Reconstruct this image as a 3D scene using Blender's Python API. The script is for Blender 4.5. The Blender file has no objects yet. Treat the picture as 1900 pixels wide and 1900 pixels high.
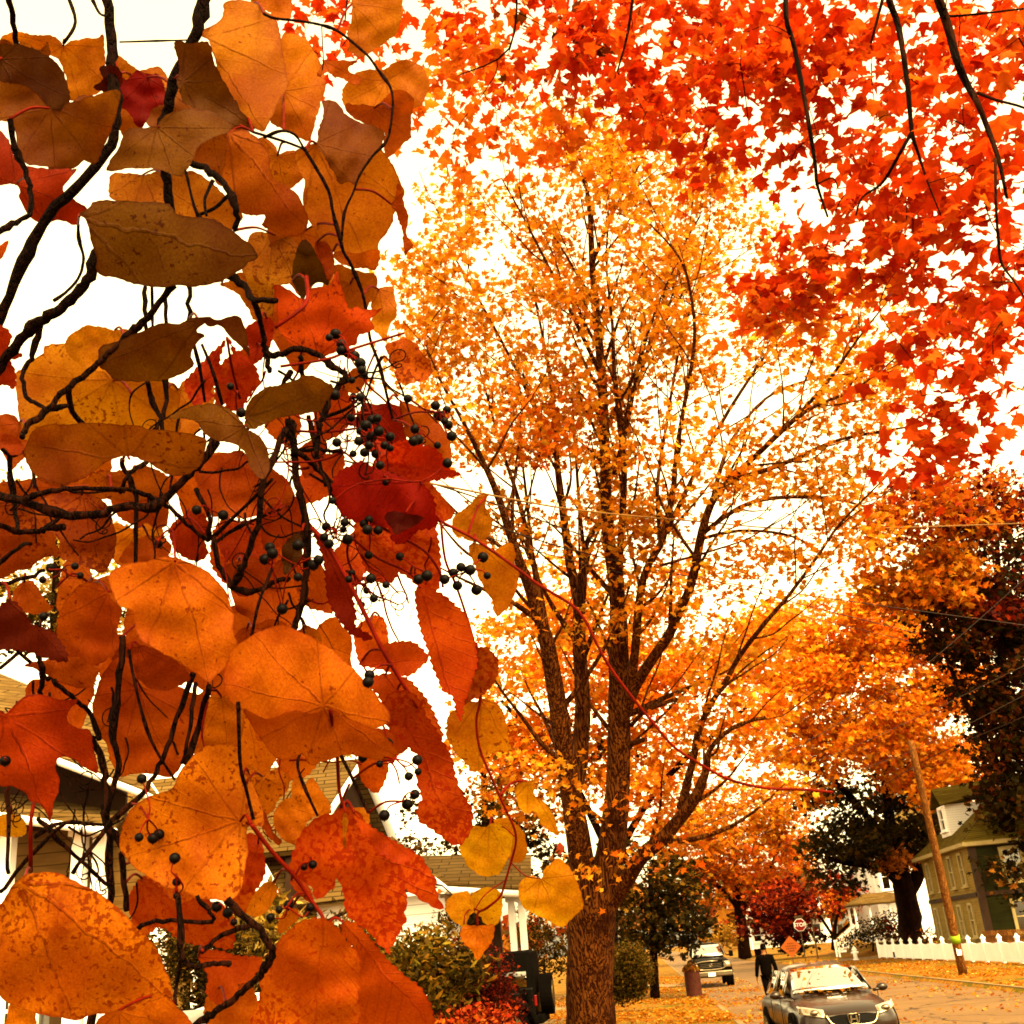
import bpy, bmesh, math, random
import numpy as np
from mathutils import Vector, Matrix
from mathutils.geometry import delaunay_2d_cdt
random.seed(7); rng = np.random.default_rng(7)
scene = bpy.context.scene
COL = scene.collection
# ------------------------------------------------------------------ camera
FOC = 2120.0; PITCH = math.radians(21.36); ROLL = math.radians(5.0); AZ = math.radians(4.6)
CAM = np.array([0.0, 0.0, 1.9])
FW = np.array([0, math.cos(PITCH), math.sin(PITCH)])
R0 = np.array([1.0, 0, 0]); U0 = np.array([0, -math.sin(PITCH), math.cos(PITCH)])
RT = math.cos(ROLL)*R0 - math.sin(ROLL)*U0
UP = math.sin(ROLL)*R0 + math.cos(ROLL)*U0
cd = bpy.data.cameras.new('camera'); co = bpy.data.objects.new('camera', cd); COL.objects.link(co)
cd.sensor_fit = 'HORIZONTAL'; cd.sensor_width = 36.0; cd.lens = 36.0*FOC/1900.0
cd.clip_start = 0.05; cd.clip_end = 6000
M = Matrix([[RT[i], UP[i], -FW[i], CAM[i]] for i in range(3)] + [[0, 0, 0, 1]])
co.matrix_world = M
scene.camera = co
# ------------------------------------------------------------------ light
SUN_EL, SUN_AZ = math.radians(48), math.radians(155)      # azimuth clockwise from +Y
w = bpy.data.worlds.new('World'); scene.world = w; w.use_nodes = True
nt = w.node_tree; nt.nodes.clear()
sky = nt.nodes.new('ShaderNodeTexSky'); sky.sky_type = 'NISHITA'; sky.sun_disc = False
sky.sun_elevation = SUN_EL; sky.sun_rotation = SUN_AZ; sky.dust_density = 4.0; sky.air_density = 1.0
hs = nt.nodes.new('ShaderNodeHueSaturation'); hs.inputs['Saturation'].default_value = 0.12
mx = nt.nodes.new('ShaderNodeMix'); mx.data_type = 'RGBA'; mx.blend_type = 'MULTIPLY'; mx.inputs[0].default_value = 1.0
mx.inputs[7].default_value = (1.0, 0.74, 0.345, 1)
bg = nt.nodes.new('ShaderNodeBackground'); bg.inputs['Strength'].default_value = 0.15
wo = nt.nodes.new('ShaderNodeOutputWorld')
nt.links.new(sky.outputs[0], hs.inputs['Color']); nt.links.new(hs.outputs[0], mx.inputs[6])
nt.links.new(mx.outputs[2], bg.inputs['Color']); nt.links.new(bg.outputs[0], wo.inputs['Surface'])
sd = bpy.data.lights.new('sun', 'SUN'); so = bpy.data.objects.new('sun', sd); COL.objects.link(so)
sd.energy = 1.0; sd.angle = math.radians(20); sd.color = (1.0, 0.72, 0.32)
sv = Vector((math.sin(SUN_AZ)*math.cos(SUN_EL), math.cos(SUN_AZ)*math.cos(SUN_EL), math.sin(SUN_EL)))
so.rotation_euler = sv.to_track_quat('Z', 'Y').to_euler(); so.location = (20, -30, 40)
vs = scene.view_settings; vs.view_transform = 'Standard'; vs.look = 'None'; vs.gamma = 1.0; vs.exposure = 3.0
cy = scene.cycles; cy.use_denoising = True; cy.filter_width = 1.75; cy.max_bounces = 7; cy.diffuse_bounces = 3; cy.transmission_bounces = 6
cy.glossy_bounces = 3; cy.transparent_max_bounces = 8; cy.caustics_reflective = False; cy.caustics_refractive = False

# ------------------------------------------------------------------ helpers
def P(px, py, z): return CAM + z*(FW + (px-950.0)/FOC*RT - (py-950.0)/FOC*UP)
def Wd(s, t, z=0.0): return np.array([s*math.cos(AZ)+t*math.sin(AZ), -s*math.sin(AZ)+t*math.cos(AZ), z])
def sst(a, b, x):
    x = np.clip((x-a)/(b-a), 0, 1); return x*x*(3-2*x)
def roadz(t): return 0.0*t
def ground(s, t):
    s = np.asarray(s, float); t = np.asarray(t, float); r = roadz(t)
    k = 1-sst(-3.5, 1.5, s)
    zl = (r+0.11)*(1-k) + 0.30*k
    k2 = sst(15.3, 18.5, s); zr = (r+0.11)*(1-k2) + 0.75*k2
    cross = sst(82.5, 84, t)*(1-sst(95, 96.5, t))*sst(9, 10, s)
    zr = zr*(1-cross) + (r-0.01)*cross
    z = np.where(s < 2.0, zl, np.where(s > 9.75, zr, r-0.05))
    return z
BRIGHT = {'e8dcc0', 'f2ead6', 'f0e6d2', 'efe6cc', 'd8caa6', 'f4ecd8', 'ddd0b4', 'e4dccc', 'e8dcb4'}
def srgb(h, k=0.31):
    """sRGB colour as photographed -> surface albedo (the exposure lifts everything but white paint)"""
    if h in BRIGHT: return (0.80, 0.80, 0.82)
    c = [int(h[i:i+2], 16)/255 for i in (0, 2, 4)]
    return tuple(k*(((x+0.055)/1.055)**2.4 if x > 0.04045 else x/12.92) for x in c)
def tag(o, label=None, cat=None, group=None, kind=None):
    if label: o['label'] = label
    if cat: o['category'] = cat
    if group: o['group'] = group
    if kind: o['kind'] = kind
    return o
def root(name, label, cat, loc=(0, 0, 0), rz=0.0, group=None):
    o = bpy.data.objects.new(name, None); COL.objects.link(o); o.location = tuple(loc); o.rotation_euler = (0, 0, rz)
    o.empty_display_size = 0.2
    return tag(o, label, cat, group)
def adopt(o, parent, world=False):
    o.parent = parent
    if world:
        pm = Matrix.Translation(parent.location) @ parent.rotation_euler.to_matrix().to_4x4()
        o.matrix_parent_inverse = pm.inverted()
    return o
def meshobj(name, V, F, mat, parent=None, smooth=False, world=False, uv=None, col=None):
    me = bpy.data.meshes.new(name)
    V = np.asarray(V, dtype=np.float32)
    me.from_pydata(V.tolist() if len(V) < 5000 else V, [], F) if not isinstance(F, tuple) else None
    if isinstance(F, tuple):            # (loop vertex index array, loop totals)
        li, lt = F
        me.vertices.add(len(V)); me.vertices.foreach_set('co', V.ravel())
        me.loops.add(len(li)); me.loops.foreach_set('vertex_index', np.asarray(li, np.int32))
        me.polygons.add(len(lt)); ls = np.concatenate([[0], np.cumsum(lt)[:-1]])
        me.polygons.foreach_set('loop_start', ls.astype(np.int32))
        me.update(calc_edges=True)
    if uv is not None:
        ul = me.uv_layers.new(name='UVMap'); vi = np.empty(len(me.loops), np.int32); me.loops.foreach_get('vertex_index', vi)
        ul.data.foreach_set('uv', np.asarray(uv, np.float32)[vi].ravel())
    if col is not None:
        ca = me.color_attributes.new('tint', 'FLOAT_COLOR', 'POINT')
        ca.data.foreach_set('color', np.asarray(col, np.float32).ravel())
    if smooth: me.shade_smooth()
    me.materials.append(mat)
    o = bpy.data.objects.new(name, me); COL.objects.link(o)
    if parent is not None: adopt(o, parent, world)
    return o
class B:
    """collects shaped primitives into one bmesh"""
    def __init__(s): s.bm = bmesh.new()
    def box(s, c, d, rz=0.0, bev=0.0, rx=0.0, ry=0.0, seg=2):
        r = bmesh.ops.create_cube(s.bm, size=1.0); vs_ = r['verts']
        bmesh.ops.scale(s.bm, vec=d, verts=vs_)
        if bev > 0:
            es = list({e for v in vs_ for e in v.link_edges})
            rr = bmesh.ops.bevel(s.bm, geom=es, offset=bev, segments=seg, affect='EDGES', profile=0.5)
            vs_ = list({v for f in rr['faces'] for v in f.verts} | {v for v in vs_ if v.is_valid})
        m = Matrix.Translation(c) @ Matrix.Rotation(rz, 4, 'Z') @ Matrix.Rotation(ry, 4, 'Y') @ Matrix.Rotation(rx, 4, 'X')
        bmesh.ops.transform(s.bm, matrix=m, verts=vs_); return s
    def cyl(s, a, b, r0, r1=None, n=12):
        a = Vector(a); b = Vector(b); r1 = r0 if r1 is None else r1; d = b-a
        m = Matrix.Translation((a+b)/2) @ d.to_track_quat('Z', 'Y').to_matrix().to_4x4()
        bmesh.ops.create_cone(s.bm, cap_ends=True, segments=n, radius1=r0, radius2=r1, depth=d.length, matrix=m); return s
    def ball(s, c, r, sc=(1, 1, 1), n=10):
        m = Matrix.Translation(c) @ Matrix.Diagonal((*sc, 1))
        bmesh.ops.create_uvsphere(s.bm, u_segments=n, v_segments=max(5, n*2//3), radius=r, matrix=m); return s
    def slab(s, pts, th):
        """polygon with thickness th along its normal"""
        p = [Vector(q) for q in pts]; nrm = Vector((0, 0, 0))
        for i in range(len(p)):
            a, b = p[i], p[(i+1) % len(p)]; nrm += (a-p[0]).cross(b-p[0])
        nrm.normalize()
        v0 = [s.bm.verts.new(q+nrm*th/2) for q in p]; v1 = [s.bm.verts.new(q-nrm*th/2) for q in p]
        s.bm.faces.new(v0); s.bm.faces.new(v1[::-1])
        for i in range(len(p)):
            j = (i+1) % len(p); s.bm.faces.new((v0[j], v0[i], v1[i], v1[j]))
        return s
    def poly(s, pts):
        s.bm.faces.new([s.bm.verts.new(q) for q in pts]); return s
    def loft(s, secs, mirror=True, caps=True):
        """secs: list of sections (y, [(x,z)...]) from top centre to bottom centre, mirrored over x"""
        rings = []
        for y, pr in secs:
            ring = [s.bm.verts.new((x, y, z)) for x, z in pr]
            if mirror: ring += [s.bm.verts.new((-x, y, z)) for x, z in reversed(pr) if x > 1e-6]
            rings.append(ring)
        for a, b in zip(rings, rings[1:]):
            n = len(a)
            for i in range(n): s.bm.faces.new((a[i], a[(i+1) % n], b[(i+1) % n], b[i]))
        if caps: s.bm.faces.new(rings[0]); s.bm.faces.new(rings[-1][::-1])
        return s
    def obj(s, name, mat, parent=None, smooth=False, world=False, sub=0):
        bmesh.ops.recalc_face_normals(s.bm, faces=s.bm.faces)
        me = bpy.data.meshes.new(name); s.bm.to_mesh(me); s.bm.free()
        if smooth: me.shade_smooth()
        me.materials.append(mat); o = bpy.data.objects.new(name, me); COL.objects.link(o)
        if sub:
            md = o.modifiers.new('smooth', 'SUBSURF'); md.levels = sub; md.render_levels = sub
        if parent is not None: adopt(o, parent, world)
        return o
def catmull(pts, k=4, closed=False):
    p = np.asarray(pts, float); n = len(p); out = []
    rngi = range(n if closed else n-1)
    for i in rngi:
        if closed: a, b, c, d = p[(i-1) % n], p[i], p[(i+1) % n], p[(i+2) % n]
        else: a, b, c, d = p[max(i-1, 0)], p[i], p[i+1], p[min(i+2, n-1)]
        for j in range(k):
            t = j/k
            out.append(0.5*((2*b)+(c-a)*t+(2*a-5*b+4*c-d)*t*t+(3*b-a-3*c+d)*t**3))
    if not closed: out.append(p[-1])
    return np.array(out)
class Tubes:
    """many tapered tubes in one mesh (the limbs of one tree)"""
    def __init__(s): s.V = []; s.F = []; s.n = 0
    def add(s, pts, rad, n=6, knob=0.0, tip=True):
        pts = np.asarray(pts, float); m = len(pts); rad = np.broadcast_to(np.asarray(rad, float), (m,)).copy()
        T = np.gradient(pts, axis=0); T /= np.linalg.norm(T, axis=1)[:, None]+1e-12
        ref = np.array([0.31, 0.17, 0.93]); N = np.cross(T, ref); N /= np.linalg.norm(N, axis=1)[:, None]+1e-9
        for i in range(1, m):
            v = N[i-1]-T[i]*np.dot(N[i-1], T[i]); l = np.linalg.norm(v)
            if l > 1e-6: N[i] = v/l
        Bn = np.cross(T, N); a = np.linspace(0, 2*np.pi, n, endpoint=False)
        rr = rad[:, None]*np.ones(n)
        if knob: rr = rr*(1+knob*rng.normal(size=rr.shape))
        ring = pts[:, None, :] + rr[..., None]*(np.cos(a)[None, :, None]*N[:, None, :]+np.sin(a)[None, :, None]*Bn[:, None, :])
        s.V.append(ring.reshape(-1, 3)); o = s.n
        for i in range(m-1):
            for j in range(n):
                k = (j+1) % n
                s.F.append((o+i*n+j, o+i*n+k, o+(i+1)*n+k, o+(i+1)*n+j))
        s.F.append(tuple(o+j for j in range(n))[::-1]); s.F.append(tuple(o+(m-1)*n+j for j in range(n)))
        s.n += m*n
    def obj(s, name, mat, parent=None, world=False):
        return meshobj(name, np.concatenate(s.V), s.F, mat, parent, smooth=True, world=world)

# ------------------------------------------------------------------ materials
def newmat(name):
    m = bpy.data.materials.new(name); m.use_nodes = True; n = m.node_tree; n.nodes.clear()
    o = n.nodes.new('ShaderNodeOutputMaterial'); return m, n, o
class NB:
    def __init__(s, nt): s.t = nt
    def n(s, typ, **kw):
        x = s.t.nodes.new('ShaderNode'+typ)
        for k, v in kw.items():
            if k.startswith('i_'):
                key = k[2:]; key = int(key) if key.isdigit() else key.replace('_', ' ')
                if hasattr(v, 'is_output') or isinstance(v, bpy.types.NodeSocket): s.t.links.new(v, x.inputs[key])
                else: x.inputs[key].default_value = v
            else: setattr(x, k, v)
        return x
    def math(s, op, a, b=0.0, c=None, clamp=False):
        x = s.t.nodes.new('ShaderNodeMath'); x.operation = op; x.use_clamp = clamp
        for i, v in enumerate((a, b) if c is None else (a, b, c)):
            if isinstance(v, bpy.types.NodeSocket): s.t.links.new(v, x.inputs[i])
            else: x.inputs[i].default_value = v
        return x.outputs[0]
    def mix(s, f, a, b, blend='MIX'):
        x = s.t.nodes.new('ShaderNodeMix'); x.data_type = 'RGBA'; x.blend_type = blend
        for i, v in ((0, f), (6, a), (7, b)):
            if isinstance(v, bpy.types.NodeSocket): s.t.links.new(v, x.inputs[i])
            elif i == 0: x.inputs[0].default_value = v
            else: x.inputs[i].default_value = (*v[:3], 1)
        return x.outputs[2]
    def ramp(s, f, lo, hi):
        x = s.t.nodes.new('ShaderNodeMapRange'); x.interpolation_type = 'SMOOTHSTEP'
        s.t.links.new(f, x.inputs[0])
        for i, v in ((1, lo), (2, hi)):
            if isinstance(v, bpy.types.NodeSocket): s.t.links.new(v, x.inputs[i])
            else: x.inputs[i].default_value = v
        return x.outputs[0]
    def noise(s, scale, vec=None, detail=4.0, rough=0.6):
        x = s.t.nodes.new('ShaderNodeTexNoise'); x.inputs['Scale'].default_value = scale
        x.inputs['Detail'].default_value = detail; x.inputs['Roughness'].default_value = rough
        if vec is not None: s.t.links.new(vec, x.inputs['Vector'])
        return x.outputs['Fac']
    def pos(s): return s.t.nodes.new('ShaderNodeNewGeometry').outputs['Position']
    def obco(s): return s.t.nodes.new('ShaderNodeTexCoord').outputs['Object']
    def scale(s, v, sc):
        x = s.t.nodes.new('ShaderNodeVectorMath'); x.operation = 'MULTIPLY'; s.t.links.new(v, x.inputs[0]); x.inputs[1].default_value = sc
        return x.outputs[0]
    def bump(s, h, st=0.5, dist=0.02):
        return s.n('Bump', i_Strength=st, i_Distance=dist, i_Height=h).outputs[0]
def std(name, col, rough=0.6, metal=0.0, var=0.15, vscale=3.0, col2=None, bump=0.0, bscale=40.0, spec=0.15, coat=0.0):
    m, t, o = newmat(name); b = NB(t)
    pr = b.n('BsdfPrincipled'); pr.inputs['Roughness'].default_value = rough; pr.inputs['Metallic'].default_value = metal
    pr.inputs['Specular IOR Level'].default_value = spec; pr.inputs['Coat Weight'].default_value = coat
    c = srgb(col); c2 = srgb(col2) if col2 else tuple(x*(1-var*2) for x in c)
    f = b.noise(vscale, b.pos(), 6.0, 0.65)
    cc = b.mix(b.ramp(f, 0.35, 0.68), c, c2)
    t.links.new(cc, pr.inputs['Base Color'])
    rr = b.math('MULTIPLY_ADD', f, 0.25, rough-0.12); t.links.new(rr, pr.inputs['Roughness'])
    if bump: t.links.new(b.bump(b.noise(bscale, b.pos()), bump), pr.inputs['Normal'])
    t.links.new(pr.outputs[0], o.inputs[0]); return m
def bark(name, c1, c2, sc=14.0):
    m, t, o = newmat(name); b = NB(t); pr = b.n('BsdfPrincipled', i_Roughness=0.9); pr.inputs['Specular IOR Level'].default_value = 0.03
    v = b.scale(b.pos(), (1, 1, 0.11)); f = b.noise(sc, v, 8.0, 0.7)
    r = b.math('ABSOLUTE', b.math('SUBTRACT', b.noise(sc*0.7, v, 3.0), 0.5)); r = b.ramp(r, 0.0, 0.09)
    h = b.math('MULTIPLY', r, f); big = b.noise(1.3, b.pos())
    cc = b.mix(b.ramp(h, 0.15, 0.6), srgb(c2), srgb(c1)); cc = b.mix(b.ramp(big, 0.45, 0.75), cc, srgb(c2))
    t.links.new(cc, pr.inputs['Base Color']); t.links.new(b.bump(h, 0.9, 0.04), pr.inputs['Normal'])
    t.links.new(pr.outputs[0], o.inputs[0]); return m
def foliage(name, trans=0.5):
    m, t, o = newmat(name); b = NB(t)
    a = b.n('Attribute', attribute_name='tint').outputs['Color']
    f = b.noise(9.0, b.pos()); c = b.mix(b.ramp(f, 0.4, 0.7), a, b.mix(1.0, a, (0.72, 0.6, 0.5), 'MULTIPLY'))
    d = b.n('BsdfPrincipled', i_Base_Color=c, i_Roughness=0.6); d.inputs['Specular IOR Level'].default_value = 0.04
    tr = b.n('BsdfTranslucent', i_Color=c)
    mxs = b.n('MixShader', i_0=trans); t.links.new(d.outputs[0], mxs.inputs[1]); t.links.new(tr.outputs[0], mxs.inputs[2])
    t.links.new(mxs.outputs[0], o.inputs[0]); return m
def siding(name, c, c2, pitch=0.13, rough=0.6):
    m, t, o = newmat(name); b = NB(t); pr = b.n('BsdfPrincipled', i_Roughness=rough); pr.inputs['Specular IOR Level'].default_value = 0.06
    x = b.n('SeparateXYZ', i_0=b.pos()).outputs['Z']; f = b.math('FRACT', b.math('DIVIDE', x, pitch))
    line = b.ramp(f, 0.0, 0.14); n = b.noise(1.1, b.scale(b.pos(), (1, 1, 6)))
    cc = b.mix(b.ramp(n, 0.4, 0.75), srgb(c), srgb(c2)); cc = b.mix(line, tuple(q*0.3 for q in srgb(c2)), cc)
    t.links.new(cc, pr.inputs['Base Color']); t.links.new(b.bump(f, 0.8, 0.02), pr.inputs['Normal'])
    t.links.new(pr.outputs[0], o.inputs[0]); return m
def shingle(name, c, c2, ax='X', sc=1.0):
    m, t, o = newmat(name); b = NB(t); pr = b.n('BsdfPrincipled', i_Roughness=0.9); pr.inputs['Specular IOR Level'].default_value = 0.03
    s = b.n('SeparateXYZ', i_0=b.pos()); u = s.outputs[ax]
    v = b.n('CombineXYZ', i_0=u, i_1=b.math('MULTIPLY', s.outputs['Z'], 1.5)).outputs[0]
    br = b.n('TexBrick', i_Vector=v, i_Scale=sc)
    br.inputs['Color1'].default_value = (*srgb(c), 1); br.inputs['Color2'].default_value = (*srgb(c2), 1)
    br.inputs['Mortar'].default_value = (*[q*0.3 for q in srgb(c2)], 1)
    br.inputs['Mortar Size'].default_value = 0.014; br.inputs['Brick Width'].default_value = 0.55; br.inputs['Row Height'].default_value = 0.15; br.offset_frequency = 2; br.offset = 0.37
    br.inputs['Bias'].default_value = -0.1
    cc = b.mix(b.ramp(b.noise(1.6, b.pos()), 0.45, 0.75), br.outputs['Color'], srgb(c2))
    t.links.new(cc, pr.inputs['Base Color']); t.links.new(b.bump(br.outputs['Fac'], -0.7, 0.02), pr.inputs['Normal'])
    t.links.new(pr.outputs[0], o.inputs[0]); return m
def glassy(name, c, rough=0.04, mirror=0.25):
    m, t, o = newmat(name); b = NB(t)
    pr = b.n('BsdfPrincipled', i_Roughness=rough); pr.inputs['Base Color'].default_value = (*srgb(c), 1)
    gl = b.n('BsdfGlossy', i_Roughness=rough); gl.inputs['Color'].default_value = (0.95, 0.93, 0.88, 1)
    lw = b.n('LayerWeight', i_Blend=0.35).outputs['Facing']
    f = b.math('MULTIPLY_ADD', lw, 1.0-mirror, mirror, clamp=True)
    mxs = b.n('MixShader', i_0=f); t.links.new(pr.outputs[0], mxs.inputs[1]); t.links.new(gl.outputs[0], mxs.inputs[2])
    t.links.new(mxs.outputs[0], o.inputs[0]); return m
def vineleaf(name, palmate):
    m, t, o = newmat(name); b = NB(t)
    oi = b.n('ObjectInfo'); base = oi.outputs['Color']; amt = oi.outputs['Alpha']; rnd = oi.outputs['Random']
    pos = b.pos(); uv = b.n('UVMap', uv_map='UVMap').outputs[0]
    off = b.n('VectorMath', operation='ADD', i_0=pos, i_1=b.n('CombineXYZ', i_0=rnd, i_1=rnd, i_2=rnd).outputs[0]).outputs[0]
    wob = b.noise(26.0, off, 3.0); wob = b.math('MULTIPLY', b.math('SUBTRACT', wob, 0.5), 0.13)
    s = b.n('SeparateXYZ', i_0=uv); u = s.outputs['X']; v = b.math('ADD', s.outputs['Y'], wob); av = b.math('ABSOLUTE', v)
    dist = None; r = b.math('SQRT', b.math('ADD', b.math('MULTIPLY', u, u), b.math('MULTIPLY', v, v)))
    for a in ((0, 33, 72, 118) if palmate else (0,)):
        a = math.radians(a)
        d = b.math('ABSOLUTE', b.math('SUBTRACT', b.math('MULTIPLY', u, math.sin(a)), b.math('MULTIPLY', av, math.cos(a))))
        dist = d if dist is None else b.math('MINIMUM', dist, d)
    wd = b.math('MULTIPLY_ADD', r, -0.010, 0.016); wd = b.math('MAXIMUM', wd, 0.003)
    main = b.math('SUBTRACT', 1.0, b.ramp(dist, b.math('MULTIPLY', wd, 0.35), wd))
    q = b.math('MULTIPLY', b.math('SUBTRACT', u, b.math('MULTIPLY', av, 0.85)), 6.5 if palmate else 9.0)
    q = b.math('ABSOLUTE', b.math('SUBTRACT', b.math('FRACT', q), 0.5))
    sec = b.math('MULTIPLY', b.math('SUBTRACT', 1.0, b.ramp(q, 0.0, 0.07)), 0.12 if palmate else 0.4)
    vein = b.math('MAXIMUM', main, sec)
    vein = b.math('MULTIPLY', vein, b.ramp(b.noise(70.0, off, 2.0), 0.25, 0.6))
    n1 = b.noise(210.0, off, 2.5, 0.55); n2 = b.noise(38.0, off, 4.0, 0.7); n3 = b.noise(14.0, off, 3.0)
    th = b.math('SUBTRACT', 0.77, b.math('MULTIPLY', amt, 0.25)); th = b.math('SUBTRACT', th, b.math('MULTIPLY', b.math('SUBTRACT', n3, 0.5), 0.5))
    spot = b.math('MULTIPLY', b.ramp(n1, th, b.math('ADD', th, 0.06)), 0.85)
    th2 = b.math('SUBTRACT', 0.80, b.math('MULTIPLY', amt, 0.27))
    blot = b.math('MULTIPLY', b.ramp(n2, th2, b.math('ADD', th2, 0.16)), 0.6)
    dark = b.mix(1.0, base, (0.34, 0.13, 0.12) if palmate else (0.55, 0.20, 0.2), 'MULTIPLY')
    var = b.mix(b.ramp(n3, 0.3, 0.7), b.mix(1.0, base, (0.66, 0.46, 0.3), 'MULTIPLY'), b.mix(1.0, base, (1.1, 1.2, 1.15), 'MULTIPLY'))
    fine = b.mix(b.ramp(b.noise(520.0, off, 3.0, 0.7), 0.38, 0.62), var, b.mix(1.0, var, (0.80, 0.68, 0.68), 'MULTIPLY'))
    c = b.mix(b.math('MULTIPLY', vein, 0.34 if palmate else 0.5), fine, dark); c = b.mix(b.math('MAXIMUM', spot, blot), c, dark)
    vn = b.n('TexVoronoi', feature='DISTANCE_TO_EDGE', i_Scale=150.0, i_Vector=off).outputs['Distance']
    net = b.math('MULTIPLY', b.math('SUBTRACT', 1.0, b.ramp(vn, 0.0, 0.10)), 0.14); c = b.mix(net, c, dark)
    ed = b.n('Attribute', attribute_name='tint').outputs['Fac']
    eb = b.math('SUBTRACT', 1.0, b.ramp(ed, 0.0, b.math('MULTIPLY', b.math('SUBTRACT', n2, 0.30), 0.35))); c = b.mix(b.math('MULTIPLY', eb, 0.55), c, dark)
    h = b.math('ADD', b.math('MULTIPLY', vein, -0.6), b.math('MULTIPLY', n2, 0.5))
    bp = b.bump(h, 0.55, 0.004)
    d = b.n('BsdfPrincipled', i_Base_Color=c, i_Roughness=0.6, i_Normal=bp); d.inputs['Specular IOR Level'].default_value = 0.04
    tr = b.n('BsdfTranslucent', i_Color=c, i_Normal=bp)
    mxs = b.n('MixShader', i_0=0.55); t.links.new(d.outputs[0], mxs.inputs[1]); t.links.new(tr.outputs[0], mxs.inputs[2])
    t.links.new(mxs.outputs[0], o.inputs[0]); return m

MT = {}
MT['bark'] = bark('maple_bark', 'a45e24', '421a06', 24.0); MT['bark_dark'] = bark('dark_bark', '42200c', '160803')
MT['twig'] = bark('vine_bark', '5c2c18', '1e0a04', 160.0)
MT['redstem'] = std('red_stem', '8e1a06', 0.6, var=0.25, vscale=60, spec=0.02)
MT['fol'] = foliage('autumn_foliage', 0.5); MT['folred'] = foliage('red_maple_foliage', 0.5)
MT['heart'] = vineleaf('heart_leaf', True); MT['creep'] = vineleaf('creeper_leaf', False)
MT['berry'] = std('dark_berry', '0a0304', 0.55, var=0.2, vscale=90, spec=0.05)
MT['cream'] = std('cream_paint', 'e8dcc0', 0.5, var=0.06); MT['white'] = std('white_paint', 'f2ead6', 0.45, var=0.06, vscale=1.2)
MT['vinyl'] = std('white_vinyl', 'f0e6d2', 0.4, var=0.05, vscale=0.9)
MT['clap'] = siding('cream_clapboard', 'efe6cc', 'd8caa6', 0.2); MT['tan'] = siding('tan_clapboard', 'a0783c', '7c5a28', 0.2); MT['gsid'] = siding('olive_clapboard', 'c8a850', 'aa8a3c', 0.14)
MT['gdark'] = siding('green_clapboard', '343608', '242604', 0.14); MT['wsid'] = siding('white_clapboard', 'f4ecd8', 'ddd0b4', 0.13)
MT['shing'] = shingle('grey_shingles', '9c7c46', '775a2c', 'X'); MT['shingY'] = shingle('olive_shingles', '94802f', '6e5a1c', 'Y')
MT['trim'] = std('tan_trim', 'f0d890', 0.6, var=0.1); MT['brown'] = std('brown_paint', '4a2c10', 0.7); MT['dkpane'] = glassy('window_glass', '1c1208', 0.06, 0.02)
MT['brick'] = shingle('brick', 'a8683a', '8a4a22', 'X', 2.2)
MT['black'] = std('black_paint', '080402', 0.4, var=0.1, spec=0.04); MT['rubber'] = std('rubber', '0c0603', 0.85, spec=0.03)
MT['matteblack'] = std('black_soft_top', '0a0502', 0.8, spec=0.03)
MT['vanpaint'] = std('brown_paintwork', '2e1806', 0.3, metal=0.0, var=0.05, coat=0.3, spec=0.2)
MT['trkpaint'] = std('dark_truck_paint', '140a04', 0.5, coat=0.0, spec=0.01); MT['redpaint'] = std('red_car_paint', 'd01808', 0.3, coat=0.3)
MT['chrome'] = std('chrome', 'c8b898', 0.22, metal=1.0, var=0.03); MT['lamp'] = glassy('headlight_lens', 'b8a888', 0.12, 0.10)
MT['wind'] = glassy('windscreen', '1a140c', 0.02, 0.30); MT['carwin'] = glassy('car_window', '0c0805', 0.03, 0.02)
MT['alloy'] = std('alloy', 'b09868', 0.35, metal=0.8); MT['tail'] = std('tail_lens', '9c1206', 0.25)
MT['pole'] = bark('pole_wood', 'c8843a', '8c5424', 20.0); MT['stop'] = std('stop_red', 'c01c10', 0.5, var=0.06); MT['osign'] = std('orange_sign', 'f47a1c', 0.5, var=0.05)
MT['steel'] = std('galvanised_steel', '8c7450', 0.5, metal=0.6); MT['lime'] = std('lime_band', 'b8e81c', 0.6, var=0.04)
MT['rust'] = std('rusty_barrel', '6a2a12', 0.75, var=0.25, vscale=9); MT['hyd'] = std('hydrant_paint', 'e8dcb4', 0.5, var=0.1, vscale=8)
MT['wire'] = std('power_cable', '3a1c0a', 0.7); MT['wirel'] = std('pale_cable', 'b07c38', 0.6)
MT['cloth'] = std('black_clothing', '0c0502', 0.9, bump=0.3, bscale=60, spec=0.02); MT['skin'] = std('skin', 'b4703c', 0.55, var=0.08); MT['cap'] = std('knit_cap', '0e0603', 0.9, spec=0.02)
MT['trash'] = std('trash_paper', 'e8dcc0', 0.8)
# ------------------------------------------------------------------ ground, road
def mat_ground():
    m, t, o = newmat('lawn_with_leaves'); b = NB(t); pr = b.n('BsdfPrincipled', i_Roughness=0.95); pr.inputs['Specular IOR Level'].default_value = 0.05; p = b.pos()
    n1 = b.noise(0.35, p, 5.0); n2 = b.noise(5.0, p, 6.0, 0.7); n3 = b.noise(24.0, p, 4.0)
    g = b.mix(b.ramp(n3, 0.35, 0.7), srgb('6e6412'), srgb('9a8420')); lf = b.mix(b.ramp(n2, 0.4, 0.62), srgb('a8641a'), srgb('d89a34'))
    c = b.mix(b.ramp(b.math('ADD', n1, b.math('MULTIPLY', b.math('SUBTRACT', n2, 0.5), 0.6)), 0.36, 0.56), g, lf)
    t.links.new(c, pr.inputs['Base Color']); t.links.new(b.bump(n3, 0.7, 0.05), pr.inputs['Normal']); t.links.new(pr.outputs[0], o.inputs[0]); return m
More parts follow.
